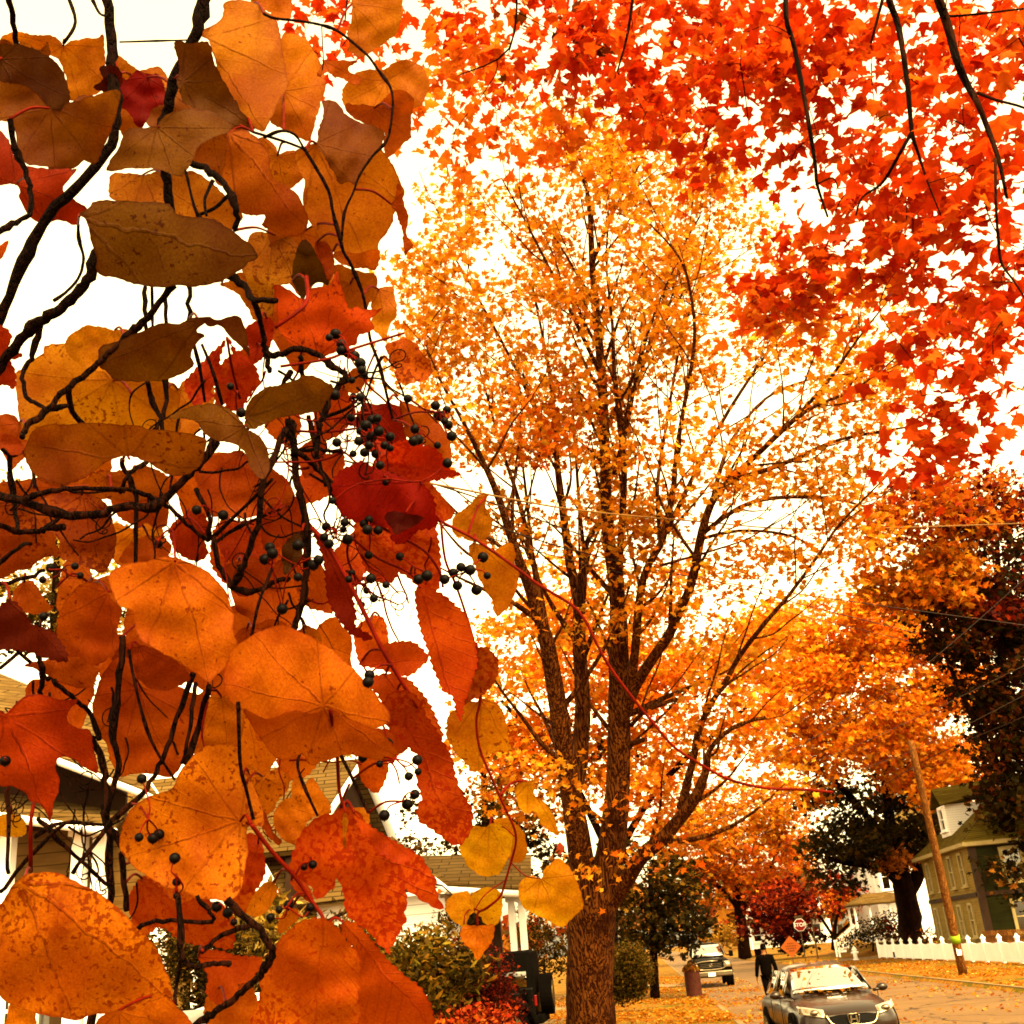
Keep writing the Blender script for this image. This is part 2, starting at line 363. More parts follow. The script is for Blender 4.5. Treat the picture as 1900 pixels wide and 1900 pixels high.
def mat_road():
    m, t, o = newmat('worn_asphalt'); b = NB(t); pr = b.n('BsdfPrincipled', i_Roughness=0.8); pr.inputs['Specular IOR Level'].default_value = 0.15; p = b.pos()
    n1 = b.noise(0.5, p, 6.0); n2 = b.noise(30.0, p, 4.0)
    c = b.mix(b.ramp(n1, 0.3, 0.7), srgb('9c764a'), srgb('b48c58')); c = b.mix(b.ramp(n2, 0.35, 0.75), c, srgb('7c5a36'))
    vd = b.n('TexVoronoi', feature='DISTANCE_TO_EDGE', i_Scale=0.22, i_Vector=b.n('VectorMath', operation='ADD', i_0=p, i_1=b.scale(b.n('TexNoise', i_Scale=1.2, i_Vector=p).outputs['Color'], (1.2, 1.2, 0))).outputs[0]).outputs['Distance']
    c = b.mix(b.ramp(vd, 0.004, 0.012), srgb('3a2412'), c)
    t.links.new(c, pr.inputs['Base Color']); t.links.new(b.bump(n2, 0.4, 0.01), pr.inputs['Normal']); t.links.new(pr.outputs[0], o.inputs[0]); return m
MT['ground'] = mat_ground(); MT['road'] = mat_road(); MT['conc'] = std('pale_concrete', 'b89a68', 0.85, var=0.1, vscale=1.5, bump=0.2)
def sheet(name, S, T, zf, mat):
    S = np.asarray(S, float); T = np.asarray(T, float); ss, tt = np.meshgrid(S, T); z = zf(ss, tt)
    V = np.stack([ss*math.cos(AZ)+tt*math.sin(AZ), -ss*math.sin(AZ)+tt*math.cos(AZ), z], -1).reshape(-1, 3)
    n = len(S); F = [(i*n+j, i*n+j+1, (i+1)*n+j+1, (i+1)*n+j) for i in range(len(T)-1) for j in range(n-1)]
    o = meshobj(name, V, F, mat, smooth=True); return tag(o, kind='structure')
S = np.concatenate([[-1500, -500, -200, -90], np.arange(-50, 1.9, 1.0), [1.88, 1.98, 2.2, 9.6, 9.76, 9.9], np.arange(10.5, 40, 1.0), [60, 100, 220, 600, 1500]])
T = np.concatenate([[-300, -80, -30], np.arange(-12, 150, 1.5), [170, 220, 300, 500, 1000, 2500]])
sheet('ground', S, T, ground, MT['ground'])
TR = np.concatenate([[-60, -20], np.arange(-5, 60, 2.0), [80, 84, 95, 130, 250, 600]])
sheet('road', [1.98, 3, 4.5, 6, 7.5, 9, 9.75], TR, lambda s, t: roadz(t), MT['road'])
sheet('cross_road', [9.75, 14, 30, 90, 200], [84.2, 87, 90, 94.6], lambda s, t: roadz(t)+0.0*s+0.004, MT['road'])
def kerb(name, s0, s1, t0, t1):
    T_ = np.arange(t0, t1+0.1, (t1-t0)/max(2, int((t1-t0)/3)))
    Vv = []; n = len(T_)
    for t_ in T_:
        z = float(roadz(t_))
        for s_, dz in ((s0, -0.1), (s0, 0.125), (s1, 0.125), (s1, -0.1)): Vv.append(Wd(s_, t_, z+dz))
    F = [(i*4+j, i*4+(j+1) % 4, i*4+4+(j+1) % 4, i*4+4+j) for i in range(n-1) for j in range(4)]
    tag(meshobj(name, Vv, F, MT['conc']), kind='structure')
kerb('kerb', 1.83, 1.975, -50, 400); kerb('kerb', 9.755, 9.9, -50, 83.5); kerb('kerb', 9.755, 9.9, 95.5, 400)
sheet('pavement', [-3.9, -2.5], np.arange(30, 400, 4.0), lambda s, t: ground(s, t)+0.02, MT['conc'])
sheet('driveway', [-2.45, 0, 1.8], [58.5, 60, 62, 64], lambda s, t: ground(s, t)+0.025, MT['conc'])

# leaf shape templates (x, y) tip along +y
def maple_template(detail=2):
    if detail == 2:
        h = [(0, -0.42), (0.20, -0.40), (0.46, -0.30), (0.33, -0.13), (0.36, -0.02), (0.60, 0.16), (0.36, 0.20), (0.24, 0.20), (0.20, 0.34), (0.0, 0.62)]
    elif detail == 1:
        h = [(0, -0.42), (0.42, -0.30), (0.30, -0.05), (0.58, 0.16), (0.22, 0.2), (0, 0.6)]
    elif detail == 3:
        h = [(0, -0.5), (0.11, -0.25), (0.14, 0.05), (0.09, 0.32), (0, 0.52)]
    else:
        h = [(0, -0.45), (0.24, -0.15), (0.26, 0.14), (0, 0.5)]
    pts = h + [(-x, y) for x, y in reversed(h[1:-1])]
    return np.array([(0, -0.08)] + pts)
def leaf_cloud(name, pos, size, tint, mat, detail=1, parent=None, up=0.0, kind=None, curl=0.25, down=False):
    """one mesh of many separate leaves; up biases their faces to the sky"""
    tp = maple_template(detail); k = len(tp); n = len(pos)
    nrm = rng.normal(size=(n, 3)); nrm[:, 2] = np.abs(nrm[:, 2])+up; nrm /= np.linalg.norm(nrm, axis=1)[:, None]
    h = rng.normal(size=(n, 3)); h[:, 2] -= (0.9 if down else 0.0)
    x = np.cross(nrm, h); x /= np.linalg.norm(x, axis=1)[:, None]+1e-9; y = np.cross(x, nrm)*-1
    y = np.cross(nrm, x)
    if down: y *= np.where(y[:, 2:3] > 0, -1, 1)
    wob = 1+0.12*rng.normal(size=(n, k))
    X = tp[None, :, 0]*wob; Y = tp[None, :, 1]*wob; Z = -curl*(np.abs(X)**1.5)+0.06*rng.normal(size=(n, k))
    V = pos[:, None, :]+size[:, None, None]*(X[..., None]*x[:, None, :]+Y[..., None]*y[:, None, :]+Z[..., None]*nrm[:, None, :])
    tri = np.array([(0, i, i+1 if i+1 < k else 1) for i in range(1, k)])
    li = (np.arange(n)[:, None, None]*k+tri[None]).reshape(-1); lt = np.full(n*len(tri), 3, np.int32)
    col = np.repeat(np.concatenate([tint, np.ones((n, 1))], 1), k, axis=0)
    o = meshobj(name, V.reshape(-1, 3), (li, lt), mat, parent, col=col, world=True)
    if kind: o['kind'] = kind
    return o
def tints(pal, n, jit=0.16):
    p = np.array([srgb(h) for h in pal]); p = p*np.where(p.max(1, keepdims=True) > .1, 1.4, .8); c = p[rng.integers(0, len(p), n)]
    return np.clip(c*np.exp(rng.normal(0, jit, (n, 1)))*(1+rng.normal(0, 0.06, (n, 3))), 0, 0.98)
# fallen leaves
def litter(n, s0, s1, t0, t1, clump=1.0):
    s = rng.uniform(s0, s1, n*3); t = t0+(t1-t0)*rng.random(n*3)**1.5
    d = np.sin(s*1.7+np.sin(t*0.9)*2)+np.sin(t*0.6+s*0.5)+rng.normal(0, 1.1, n*3); i = np.argsort(-d*clump+rng.normal(0, 0.01, n*3))[:n]
    s, t = s[i], t[i]; return s, t
L = [litter(17000, -3.8, 1.95, 22, 80), litter(6000, 9.9, 14.6, 24, 82), litter(1500, 2.0, 4.6, 24, 70), litter(500, 8.2, 9.7, 22, 70), litter(2200, 15, 24, 40, 85), litter(350, 4.5, 8.5, 16, 60)]
s_ = np.concatenate([a for a, b in L]); t_ = np.concatenate([b for a, b in L])
z_ = np.where((s_ > 2.0) & (s_ < 9.75), roadz(t_), ground(s_, t_))+rng.uniform(0.012, 0.05, len(s_))
pos = np.stack([s_*math.cos(AZ)+t_*math.sin(AZ), -s_*math.sin(AZ)+t_*math.cos(AZ), z_], 1)
leaf_cloud('leaf_litter', pos, rng.uniform(0.07, 0.14, len(pos)), tints(['e09018', 'eaa828', 'cc7010', 'd88618', 'b85c10', 'f0c860'], len(pos)), MT['fol'], 1, up=2.2, kind='stuff')

# ------------------------------------------------------------------ buildings
def frame_on(rt, x, y, z, w_, h_, axis, sgn, fmat, fw=0.12, bars=1, sill=True):
    """a window on a wall of a local-frame house: axis 'x' = wall facing +-x, 'y' = wall facing +-y"""
    def bb(b, u, v, du, dv, depth, off):
        if axis == 'y': b.box((x+u, y+sgn*off, z+v), (du, depth, dv))
        else: b.box((x+sgn*off, y+u, z+v), (depth, du, dv))
    b = B()
    bb(b, -w_/2, 0, fw, h_+fw, 0.09, 0.05); bb(b, w_/2, 0, fw, h_+fw, 0.09, 0.05)
    bb(b, 0, h_/2+fw*0.1, w_-fw, fw*1.1, 0.08, 0.05); bb(b, 0, -h_/2, w_-fw, fw, 0.08, 0.05)
    bb(b, 0, 0, w_-fw, 0.055, 0.06, 0.045)
    if sill: bb(b, 0, -h_/2-fw*0.75, w_+fw*2.4, 0.07, 0.16, 0.085)
    f = b.obj('window', fmat, rt)
    p = B(); bb(p, 0, 0, w_-fw*0.9, h_-fw*0.6, 0.02, 0.014); p.obj('pane', MT['dkpane'], f)
    return f
# green house behind the fence (local x = away from the road, y = along the road)
gh = root('green_house', 'two-storey dark green clapboard house with olive side and cream window trim beyond the white fence', 'house', Wd(17.3, 64.5, 0.7), -AZ)
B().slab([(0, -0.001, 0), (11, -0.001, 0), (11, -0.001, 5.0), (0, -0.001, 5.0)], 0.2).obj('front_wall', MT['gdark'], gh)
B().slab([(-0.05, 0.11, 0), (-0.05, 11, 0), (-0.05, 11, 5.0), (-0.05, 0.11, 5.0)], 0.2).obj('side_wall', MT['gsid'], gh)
B().box((5.5, 5.5, 2.5), (10.6, 10.6, 4.95)).obj('rear_wall', MT['gdark'], gh)
B().box((5.5, 5.5, -0.35), (11.1, 11.1, 0.72)).obj('foundation', MT['conc'], gh)
b = B(); b.box((-0.02, -0.1, 2.5), (0.34, 0.34, 4.9)).box((5.5, -0.14, 2.42), (10.6, 0.09, 0.22)).box((-0.19, 5.5, 2.42), (0.09, 10.8, 0.22)); b.obj('trim', MT['brown'], gh)
r = B(); ov = 0.55
e = [(-ov, -ov, 4.95), (11+ov, -ov, 4.95), (11+ov, 11+ov, 4.95), (-ov, 11+ov, 4.95)]; a_ = (3.6, 3.6, 8.1); c_ = (7.4, 7.4, 8.1)
r.slab([e[0], e[1], c_[:1]+a_[1:], a_], 0.16).slab([e[3], e[0], a_, (3.6, 7.4, 8.1)], 0.16).slab([e[1], e[2], c_, (7.4, 3.6, 8.1)], 0.16).slab([e[2], e[3], (3.6, 7.4, 8.1), c_], 0.16).slab([a_, (7.4, 3.6, 8.1), c_, (3.6, 7.4, 8.1)], 0.1)
rf = r.obj('roof', MT['shingY'], gh)
b = B(); b.box((5.5, -ov, 4.9), (12.1, 0.09, 0.2)).box((-ov, 5.5, 4.9), (0.09, 12.0, 0.2)).box((5.5, 5.5, 4.8), (11.9, 11.9, 0.06)); b.obj('eaves', MT['trim'], gh)
d = B(); d.box((1.6, 5.6, 6.6), (2.6, 1.9, 1.7)); dm = d.obj('dormer', MT['wsid'], gh)
B().slab([(0.0, 4.3, 7.4), (3.4, 4.3, 7.9), (3.4, 5.6, 8.7), (0.0, 5.6, 8.4)], 0.1).slab([(0.0, 6.9, 7.4), (0.0, 5.6, 8.4), (3.4, 5.6, 8.7), (3.4, 6.9, 7.9)], 0.1).obj('roof', MT['shingY'], dm)
frame_on(gh, 0.3, 5.6, 6.7, 1.0, 1.2, 'x', -1, MT['white'])
for x in (1.9, 5.0, 8.4):
    for z in (1.2, 3.75): frame_on(gh, x, -0.1, z, 1.05, 1.6, 'y', -1, MT['trim'], 0.16)
for y in (1.9, 4.2, 7.2, 9.6):
    for z in (1.2, 3.75): frame_on(gh, -0.15, y, z, 0.72, 1.6, 'x', -1, MT['trim'], 0.12)
frame_on(gh, 3.1, -0.12, -0.25, 0.8, 0.4, 'y', -1, MT['trim'], 0.08, sill=False)
# white house with porch
wh = root('white_house', 'white two-storey house with bay windows and a hipped front porch beyond the stop sign', 'house', Wd(18.0, 96.5, 0.9), -AZ)
B().box((5, 5, 3.4), (10, 10, 6.8)).obj('wall', MT['wsid'], wh)
B().slab([(-0.6, -0.6, 6.8), (10.6, -0.6, 6.8), (5, 5, 10.5)], 0.16).slab([(-0.6, 10.6, 6.8), (-0.6, -0.6, 6.8), (5, 5, 10.5)], 0.16).slab([(10.6, -0.6, 6.8), (10.6, 10.6, 6.8), (5, 5, 10.5)], 0.16).slab([(10.6, 10.6, 6.8), (-0.6, 10.6, 6.8), (5, 5, 10.5)], 0.16).obj('roof', MT['shing'], wh)
B().box((1.6, -0.45, 4.6), (2.6, 0.9, 2.9)).box((1.6, -0.5, 6.1), (2.9, 1.1, 0.18)).box((1.6, -0.5, 3.1), (2.9, 1.1, 0.14)).obj('bay', MT['white'], wh)
for x in (0.75, 1.6, 2.45): frame_on(wh, x, -0.9, 4.7, 0.62, 1.9, 'y', -1, MT['white'], 0.1)
for x, z in ((4.6, 4.7), (7.4, 4.7), (4.6, 1.6), (7.4, 1.6)): frame_on(wh, x, 0.0, z, 1.0, 1.7, 'y', -1, MT['white'], 0.14)
for y, z in ((2.5, 4.7), (6.5, 4.7)): frame_on(wh, 0.0, y, z, 1.0, 1.7, 'x', -1, MT['white'], 0.14)
po = B().box((-0.2, -1.5, 0.5), (4.4, 2.9, 0.18)).obj('porch_floor', MT['white'], wh)
B().slab([(-2.6, -3.2, 2.75), (2.2, -3.2, 2.75), (1.6, -0.5, 3.5), (-1.2, -1.6, 3.5)], 0.14).slab([(-2.6, 0.2, 2.75), (-2.6, -3.2, 2.75), (-1.2, -1.6, 3.5), (-1.2, -0.2, 3.5)], 0.14).obj('porch_roof', MT['shing'], wh)
for x, y in ((-2.3, -2.8), (-1.2, -2.8), (0.3, -2.8), (1.9, -2.8), (-2.3, -0.2)):
    B().cyl((x, y, 0.6), (x, y, 2.72), 0.1, 0.08).box((x, y, 2.66), (0.28, 0.28, 0.1)).box((x, y, 0.65), (0.28, 0.28, 0.12)).obj('porch_post', MT['white'], wh)
b = B()
for i in range(4): b.box((-2.6-0.32*i, -2.0, 0.42-0.26*i), (0.34, 1.3, 0.17))
b.obj('steps', MT['white'], wh)
for y in (-2.7, -1.3):
    b = B(); b.cyl((-2.3, y, 1.45), (-3.9, y, 0.35), 0.05).cyl((-2.3, y, 0.75), (-3.9, y, -0.35), 0.04).box((-3.95, y, -0.15), (0.12, 0.12, 1.2))
    for i in range(9): b.cyl((-2.4-0.17*i, y, 0.72-0.117*i), (-2.4-0.17*i, y, 1.4-0.117*i), 0.022, n=6)
    b.obj('stair_railing', MT['white'], wh)
b = B(); b.box((0.2, -2.85, 1.35), (3.4, 0.06, 0.07)).box((0.2, -2.85, 0.75), (3.4, 0.05, 0.06))
for i in range(16): b.box((-1.4+0.21*i, -2.85, 1.05), (0.04, 0.04, 0.56))
b.obj('porch_railing', MT['white'], wh)
# far pale house
fh = root('far_house', 'small pale house with dark windows behind the tree trunk at the end of the street', 'house', Wd(12.5, 138, 0.9), -AZ)
B().box((3, 3, 2.6), (9, 6, 5.2)).obj('wall', MT['wsid'], fh)
B().slab([(-2, -0.6, 5.1), (8, -0.6, 5.1), (8, 3, 8), (-2, 3, 8)], 0.15).slab([(-2, 6.6, 5.1), (-2, 3, 8), (8, 3, 8), (8, 6.6, 5.1)], 0.15).obj('roof', MT['shing'], fh)
for x in (-0.4, 1.8, 4.2, 6.2):
    for z in (1.4, 3.9): frame_on(fh, x, 0, z, 0.9, 1.4, 'y', -1, MT['white'], 0.16)
B().slab([(-1.6, -2.4, 2.6), (7.6, -2.4, 2.6), (7.6, 0, 3.1), (-1.6, 0, 3.1)], 0.12).obj('porch_roof', MT['shing'], fh)
for x in (-1.3, 1.6, 4.5, 7.3): B().box((x, -2.2, 1.2), (0.2, 0.2, 2.5)).obj('porch_post', MT['white'], fh)

# left house: built in the (s,t) frame around its own corner
lh = root('clapboard_house', 'cream clapboard house with grey shingled roofs and brick chimney behind the hanging vine', 'house', Wd(-6.0, 26.0, 0.3), -AZ)
def lp(px, py, z):                     # a point of the house measured from the photograph, in the house frame
    v = P(px, py, z)-np.array(lh.location); c, s = math.cos(AZ), math.sin(AZ)
    return (v[0]*c-v[1]*s, v[0]*s+v[1]*c, v[2])
HX = 1.58
B().slab([(-1.2, 0.25, 0), (HX, 0.25, 0), (HX, 0.25, 3.1), (-1.2, 0.25, 3.1)], 0.18).obj('front_wall', MT['clap'], lh)
B().slab([(-6.5, 0.27, 0), (-1.2, 0.27, 0), (-1.2, 0.27, 3.1), (-6.5, 0.27, 3.1)], 0.18).obj('front_wall', MT['tan'], lh)
B().slab([(HX-0.09, 0.35, 0), (HX-0.09, 6, 0), (HX-0.09, 6, 3.4), (HX-0.09, 0.35, 3.1)], 0.18).obj('side_wall', MT['clap'], lh)
B().box((HX+0.02, 0.22, 1.5), (0.16, 0.24, 3.0)).obj('corner_board', MT['white'], lh)
B().box((-2.0, 4.5, 1.5), (6.5, 8.0, 3.0)).obj('rear_wall', MT['clap'], lh)
# lower roof with its swept edge
eR, eM, uL = lp(985, 1652, 26), lp(832, 1643, 24.6), lp(723, 1556, 25.6)
rL, rR = lp(775, 1593, 28.0), lp(985, 1591, 28.6)
B().slab([eM, eR, rR, rL], 0.14).obj('porch_roof', MT['shing'], lh)
B().slab([eM, rL, uL], 0.14).slab([uL, eM, (eM[0]-3.5, eM[1], eM[2]-0.15), (uL[0]-3.0, uL[1], uL[2])], 0.12).obj('roof_flare', MT['shing'], lh)
g = Tubes(); dn = np.array([0, -0.12, -0.1])
g.add(np.array([np.array(eR)+dn, (np.array(eR)+np.array(eM))/2+dn, np.array(eM)+dn]), 0.075, 8); g.add(catmull([np.array(eM)+dn*1.2, np.array(lp(790, 1612, 24.9))+dn, np.array(uL)+dn], 4), 0.075, 8)
g.obj('gutter', MT['white'], lh)
B().slab([lp(832, 1652, 25.2), lp(985, 1658, 26.4), lp(985, 1664, 28), lp(840, 1668, 27)], 0.05).obj('soffit', MT['brown'], lh)
for px in (947, 966):
    a = np.array(lp(px, 1662, 26.6)); B().box((a[0], a[1], a[2]/2), (0.15, 0.15, a[2])).box((a[0], a[1], a[2]-0.08), (0.24, 0.24, 0.12)).obj('porch_post', MT['white'], lh)
B().box((HX+0.45, 3.4, 1.4), (0.9, 0.2, 2.9)).obj('porch_wall', MT['brown'], lh)
# main gabled roof: front slope, rear slope, gable wall and rakes
ap = np.array(lp(668, 1412, 27.6)); fr = np.array(lp(560, 1580, 24.8)); rr_ = np.array(lp(735, 1575, 29.5)); lx = np.array([-7.0, 0, 0])
B().slab([fr, ap, ap+lx, fr+lx], 0.14).obj('roof', MT['shing'], lh)
B().slab([ap+(0, 0.001, 0.0), rr_, rr_+lx, ap+lx+(0, 0.001, 0)], 0.14).obj('roof', MT['shing'], lh)
B().slab([fr+(-0.35, 0.15, -0.1), ap+(-0.35, 0, -0.16), rr_+(-0.35, -0.15, -0.1), rr_+(-0.35, -0.15, -2.4), fr+(-0.35, 0.15, -1.6)], 0.14).obj('gable_wall', MT['brown'], lh)
g = Tubes(); g.add(np.array([fr+(0.04, 0, -0.04), (fr+ap)/2+(0.04, 0, -0.04), ap+(0.04, 0, -0.04)]), 0.085, 6); g.add(np.array([ap+(0.04, 0, -0.04), (rr_+ap)/2+(0.04, 0, -0.04), rr_+(0.04, 0, -0.04)]), 0.1, 6)
g.obj('rake_trim', MT['cream'], lh)
c = lp(470, 1420, 28.5); B().box((c[0], c[1], c[2]-0.9), (0.62, 0.62, 2.6)).box((c[0], c[1], c[2]+0.42), (0.74, 0.74, 0.16)).obj('chimney', MT['brick'], lh)
for x, z in ((-3.4, 1.5), (-0.9, 1.5)): frame_on(lh, x, 0.16, z, 1.1, 1.6, 'y', -1, MT['white'], 0.14)
frame_on(lh, HX+0.0, 2.2, 1.4, 0.8, 1.5, 'x', 1, MT['white'], 0.12)
# nearer wing on the left with two roofs
D = 19.0
B().slab([lp(-90, 1215, D+3.5), lp(0, 1257, D+3), lp(165, 1325, D+2.2), lp(292, 1480, D), lp(105, 1408, D-0.6), lp(-90, 1340, D-1)], 0.12).obj('wing_roof', MT['shing'], lh)
g = Tubes(); g.add(catmull([lp(-90, 1344, D-1.05), lp(105, 1412, D-0.65), lp(292, 1485, D-0.05)], 3), 0.06, 6); g.add(catmull([lp(292, 1478, D), lp(165, 1322, D+2.2), lp(-90, 1212, D+3.5)], 3), 0.05, 6); g.obj('gutter', MT['white'], lh)
B().slab([lp(-90, 1360, D+0.3), lp(110, 1420, D+0.3), lp(235, 1470, D+0.4), lp(235, 1540, D+0.4), lp(-90, 1540, D+0.3)], 0.1).obj('wing_wall', MT['brown'], lh)
B().slab([lp(-90, 1490, D-0.9), lp(215, 1535, D-0.8), lp(235, 1512, D+0.3), lp(-90, 1462, D+0.3)], 0.1).obj('wing_porch_roof', MT['shing'], lh)
g = Tubes(); g.add(catmull([lp(-90, 1500, D-0.95), lp(60, 1524, D-0.9), lp(215, 1545, D-0.85)], 3), 0.07, 6); g.obj('gutter', MT['white'], lh)
for px in (16, 150, 188, 300):
    a = np.array(lp(px, 1560, D-0.4)); q = a[2]+0.25
    B().box((a[0], a[1], q/2), (0.2, 0.2, q)).box((a[0], a[1], q-0.1), (0.3, 0.3, 0.16)).obj('wing_post', MT['cream'], lh)
a = np.array(lp(90, 1600, D+0.2)); B().slab([(a[0]-2.5, a[1], 0), (a[0]+2.4, a[1], 0), (a[0]+2.4, a[1], a[2]+0.6), (a[0]-2.5, a[1], a[2]+0.6)], 0.1).obj('wing_wall', MT['tan'], lh)
for dx in (-0.75, 0.35, 1.5): frame_on(lh, a[0]+dx, a[1]-0.05, 1.5, 0.75, 1.7, 'y', -1, MT['white'], 0.14)

# ------------------------------------------------------------------ fence, poles, signs, wires
fe = root('white_fence', 'long low white vinyl fence with scalloped panels and pointed post caps beside the street', 'fence', Wd(14.8, 82, 0.0), -AZ)
fz = lambda t: float(ground(14.8, t))
tp_ = list(np.arange(82, 30, -2.55)); 
for i, t0 in enumerate(tp_):
    y = t0-82; z = fz(t0)
    B().box((0, y, z+0.5), (0.14, 0.14, 1.0)).box((0, y, z+1.02), (0.19, 0.19, 0.06)).cyl((0, y, z+1.05), (0, y, z+1.17), 0.09, 0.01, 4).obj('post', MT['vinyl'], fe)
    if i < len(tp_)-1:
        t1 = tp_[i+1]; y1 = t1-82; z1 = fz(t1); n = 10; V = []; F = []
        for k in range(n+1):
            u = k/n; yy = y-0.07+(y1+0.07-(y-0.07))*u; zz = z+(z1-z)*u; top = 0.86-0.07*math.sin(math.pi*u)
            for x_ in (-0.03, 0.03):
                V += [(x_, yy, zz+0.06), (x_, yy, zz+top)]
        for k in range(n):
            o = k*4; F += [(o, o+4, o+5, o+1), (o+2, o+3, o+7, o+6), (o+1, o+5, o+7, o+3), (o, o+2, o+6, o+4)]
        F += [(0, 1, 3, 2), (n*4, n*4+2, n*4+3, n*4+1)]
        pn = meshobj('panel', V, F, MT['vinyl'], fe)
b = B().box((-0.06, -5.2, 0.35), (0.12, 0.12, 0.3), bev=0.02); b.obj('latch', MT['black'], fe)
wf = root('picket_fence', 'weathered brown picket fence in front of the green house, behind the white fence', 'fence', Wd(16.9, 61, 0.3), -AZ)
b = B()
for i in range(34): b.box((0, -4+0.22*i, 0.55), (0.025, 0.09, 1.0))
b.obj('pickets', MT['pole'], wf); B().box((0.05, -0.3, 0.8), (0.05, 7.6, 0.08)).box((0.05, -0.3, 0.3), (0.05, 7.6, 0.08)).obj('rail', MT['pole'], wf)

up = root('utility_pole', 'leaning wooden utility pole with a lime green band standing by the right kerb', 'pole', Wd(11.07, 45.7, 0.0))
pb = np.array(P(1790, 1818, 41)); pt = np.array(P(1690, 1375, 41.2)); base = np.array([pb[0], pb[1], float(ground(11.1, 45.7))-0.3])
g = Tubes(); up.location = tuple(base); base0 = np.zeros(3); ax_ = pt-base
g.add(np.array([ax_*k for k in np.linspace(0, 1, 9)]), np.linspace(0.16, 0.115, 9), 14, 0.015); g.obj('shaft', MT['pole'], up)
g = Tubes(); k0 = (P(1779, 1748, 41)[2]-base[2])/ax_[2]; k1 = (P(1777, 1734, 41)[2]-base[2])/ax_[2]
g.add(np.array([ax_*k0, ax_*(k0+k1)/2, ax_*k1]), 0.168, 14); g.obj('reflective_band', MT['lime'], up)
q = ax_*((P(1783, 1765, 41)[2]-base[2])/ax_[2]); B().box((q[0]-0.03, q[1]-0.165, q[2]), (0.16, 0.02, 0.24)).obj('notice', MT['white'], up)
def wire(pts, label, r=0.012, mat='wire'):
    g = Tubes(); p = catmull([P(*q) for q in pts], 6); g.add(p, r, 5)
    return tag(g.obj('power_line', MT[mat]), label, 'power line', 'overhead lines across the street')
wire([(700, 880, 15), (830, 903, 16), (1060, 945, 19), (1300, 968, 22), (1520, 982, 25), (1900, 971, 29), (2100, 962, 31)], 'highest overhead cable, running level across the open sky to the right edge', 0.016, 'wirel')
wire([(640, 855, 14), (850, 912, 17), (1100, 1000, 22), (1350, 1085, 28), (1700, 1175, 40)], 'upper of the sloping cables running down behind the big maple', 0.014)
wire([(640, 905, 14), (850, 955, 17), (1100, 1030, 22), (1400, 1090, 29), (1900, 1160, 41)], 'lower sloping cable crossing the right treetops', 0.014)
wire([(640, 925, 14), (860, 985, 17), (1100, 1050, 22), (1350, 1110, 30), (1690, 1190, 41)], 'sloping cable just under its twin behind the big maple', 0.010)
wire([(1030, 1535, 27), (1180, 1497, 30), (1450, 1400, 36), (1690, 1255, 41), (1900, 1075, 46)], 'cable rising to the right from the forked trunk to the dark tree', 0.011)
wire([(1040, 1545, 27), (1290, 1470, 33), (1560, 1395, 38), (1900, 1235, 46)], 'middle service cable rising across the orange foliage', 0.010)
wire([(1280, 1640, 60), (1500, 1545, 52), (1700, 1420, 42), (1900, 1330, 36)], 'lowest service cable dropping towards the street corner', 0.012)
wire([(1200, 1580, 27), (1420, 1485, 30), (1700, 1390, 41), (1900, 1290, 46)], 'thin cable passing close above the utility pole head', 0.010)
def text(s, size, mat, parent, loc, rot, name='lettering', ext=0.004):
    c = bpy.data.curves.new('t', 'FONT'); c.body = s; c.size = size; c.align_x = 'CENTER'; c.align_y = 'CENTER'; c.extrude = ext; c.offset = size*0.012
    o = bpy.data.objects.new('t', c); COL.objects.link(o); dg = bpy.context.evaluated_depsgraph_get()
    me = bpy.data.meshes.new_from_object(o.evaluated_get(dg)); bpy.data.objects.remove(o)
    me.materials.clear(); me.materials.append(mat); q = bpy.data.objects.new(name, me); COL.objects.link(q); q.location = loc; q.rotation_euler = rot; q.parent = parent
    return q
fa = Wd(11.15, 91, 0.1); dirs = lambda p: math.atan2(p[0], p[1])
ss_ = root('stop_sign', 'red octagonal stop sign on a steel post at the street corner', 'sign', (fa[0], fa[1], float(ground(11.15, 80))), -dirs(fa)+0.05)
B().box((0, 0.04, 1.3), (0.07, 0.05, 2.8)).obj('post', MT['steel'], ss_)
def ngon(n, r, y0, y1, z, ph): 
    b = B(); a = [(r*math.sin(2*math.pi*(i+ph)/n), r*math.cos(2*math.pi*(i+ph)/n)+z) for i in range(n)]
    b.slab([(x, (y0+y1)/2, zz) for x, zz in a], abs(y1-y0)); return b
ngon(8, 0.46, -0.02, 0.0, 2.5, 0.5).obj('border', MT['white'], ss_); ngon(8, 0.425, -0.03, -0.021, 2.5, 0.5).obj('face', MT['stop'], ss_)
text('STOP', 0.36, MT['white'], ss_, (0, -0.033, 2.5), (math.pi/2, 0, 0))
B().box((0, 0.0, 3.06), (0.62, 0.02, 0.17)).obj('street_plate', MT['steel'], ss_)
fb = Wd(12.05, 91, 0.1)
B().box((fb[0], fb[1], 1.5), (0.09, 0.09, 2.9), bev=0.01).box((fb[0], fb[1], 2.98), (0.14, 0.14, 0.06), bev=0.01).obj('sign_post', MT['steel'])
tag(bpy.data.objects['sign_post'], 'bare steel post just right of the stop sign', 'post')
ds = Wd(8.6, 76.3, 0); dg_ = root('work_sign', 'orange diamond roadworks sign on a short stand in the street', 'sign', (ds[0], ds[1], float(roadz(76))), -dirs(ds))
ngon(4, 0.63, -0.02, 0.0, 1.3, 0.0).obj('face', MT['osign'], dg_); B().box((0, 0.03, 0.35), (0.06, 0.05, 0.75)).box((0, 0.03, 0.03), (0.7, 0.05, 0.05)).box((0, 0.03, 0.03), (0.05, 0.7, 0.05)).obj('stand', MT['steel'], dg_)
b = B()
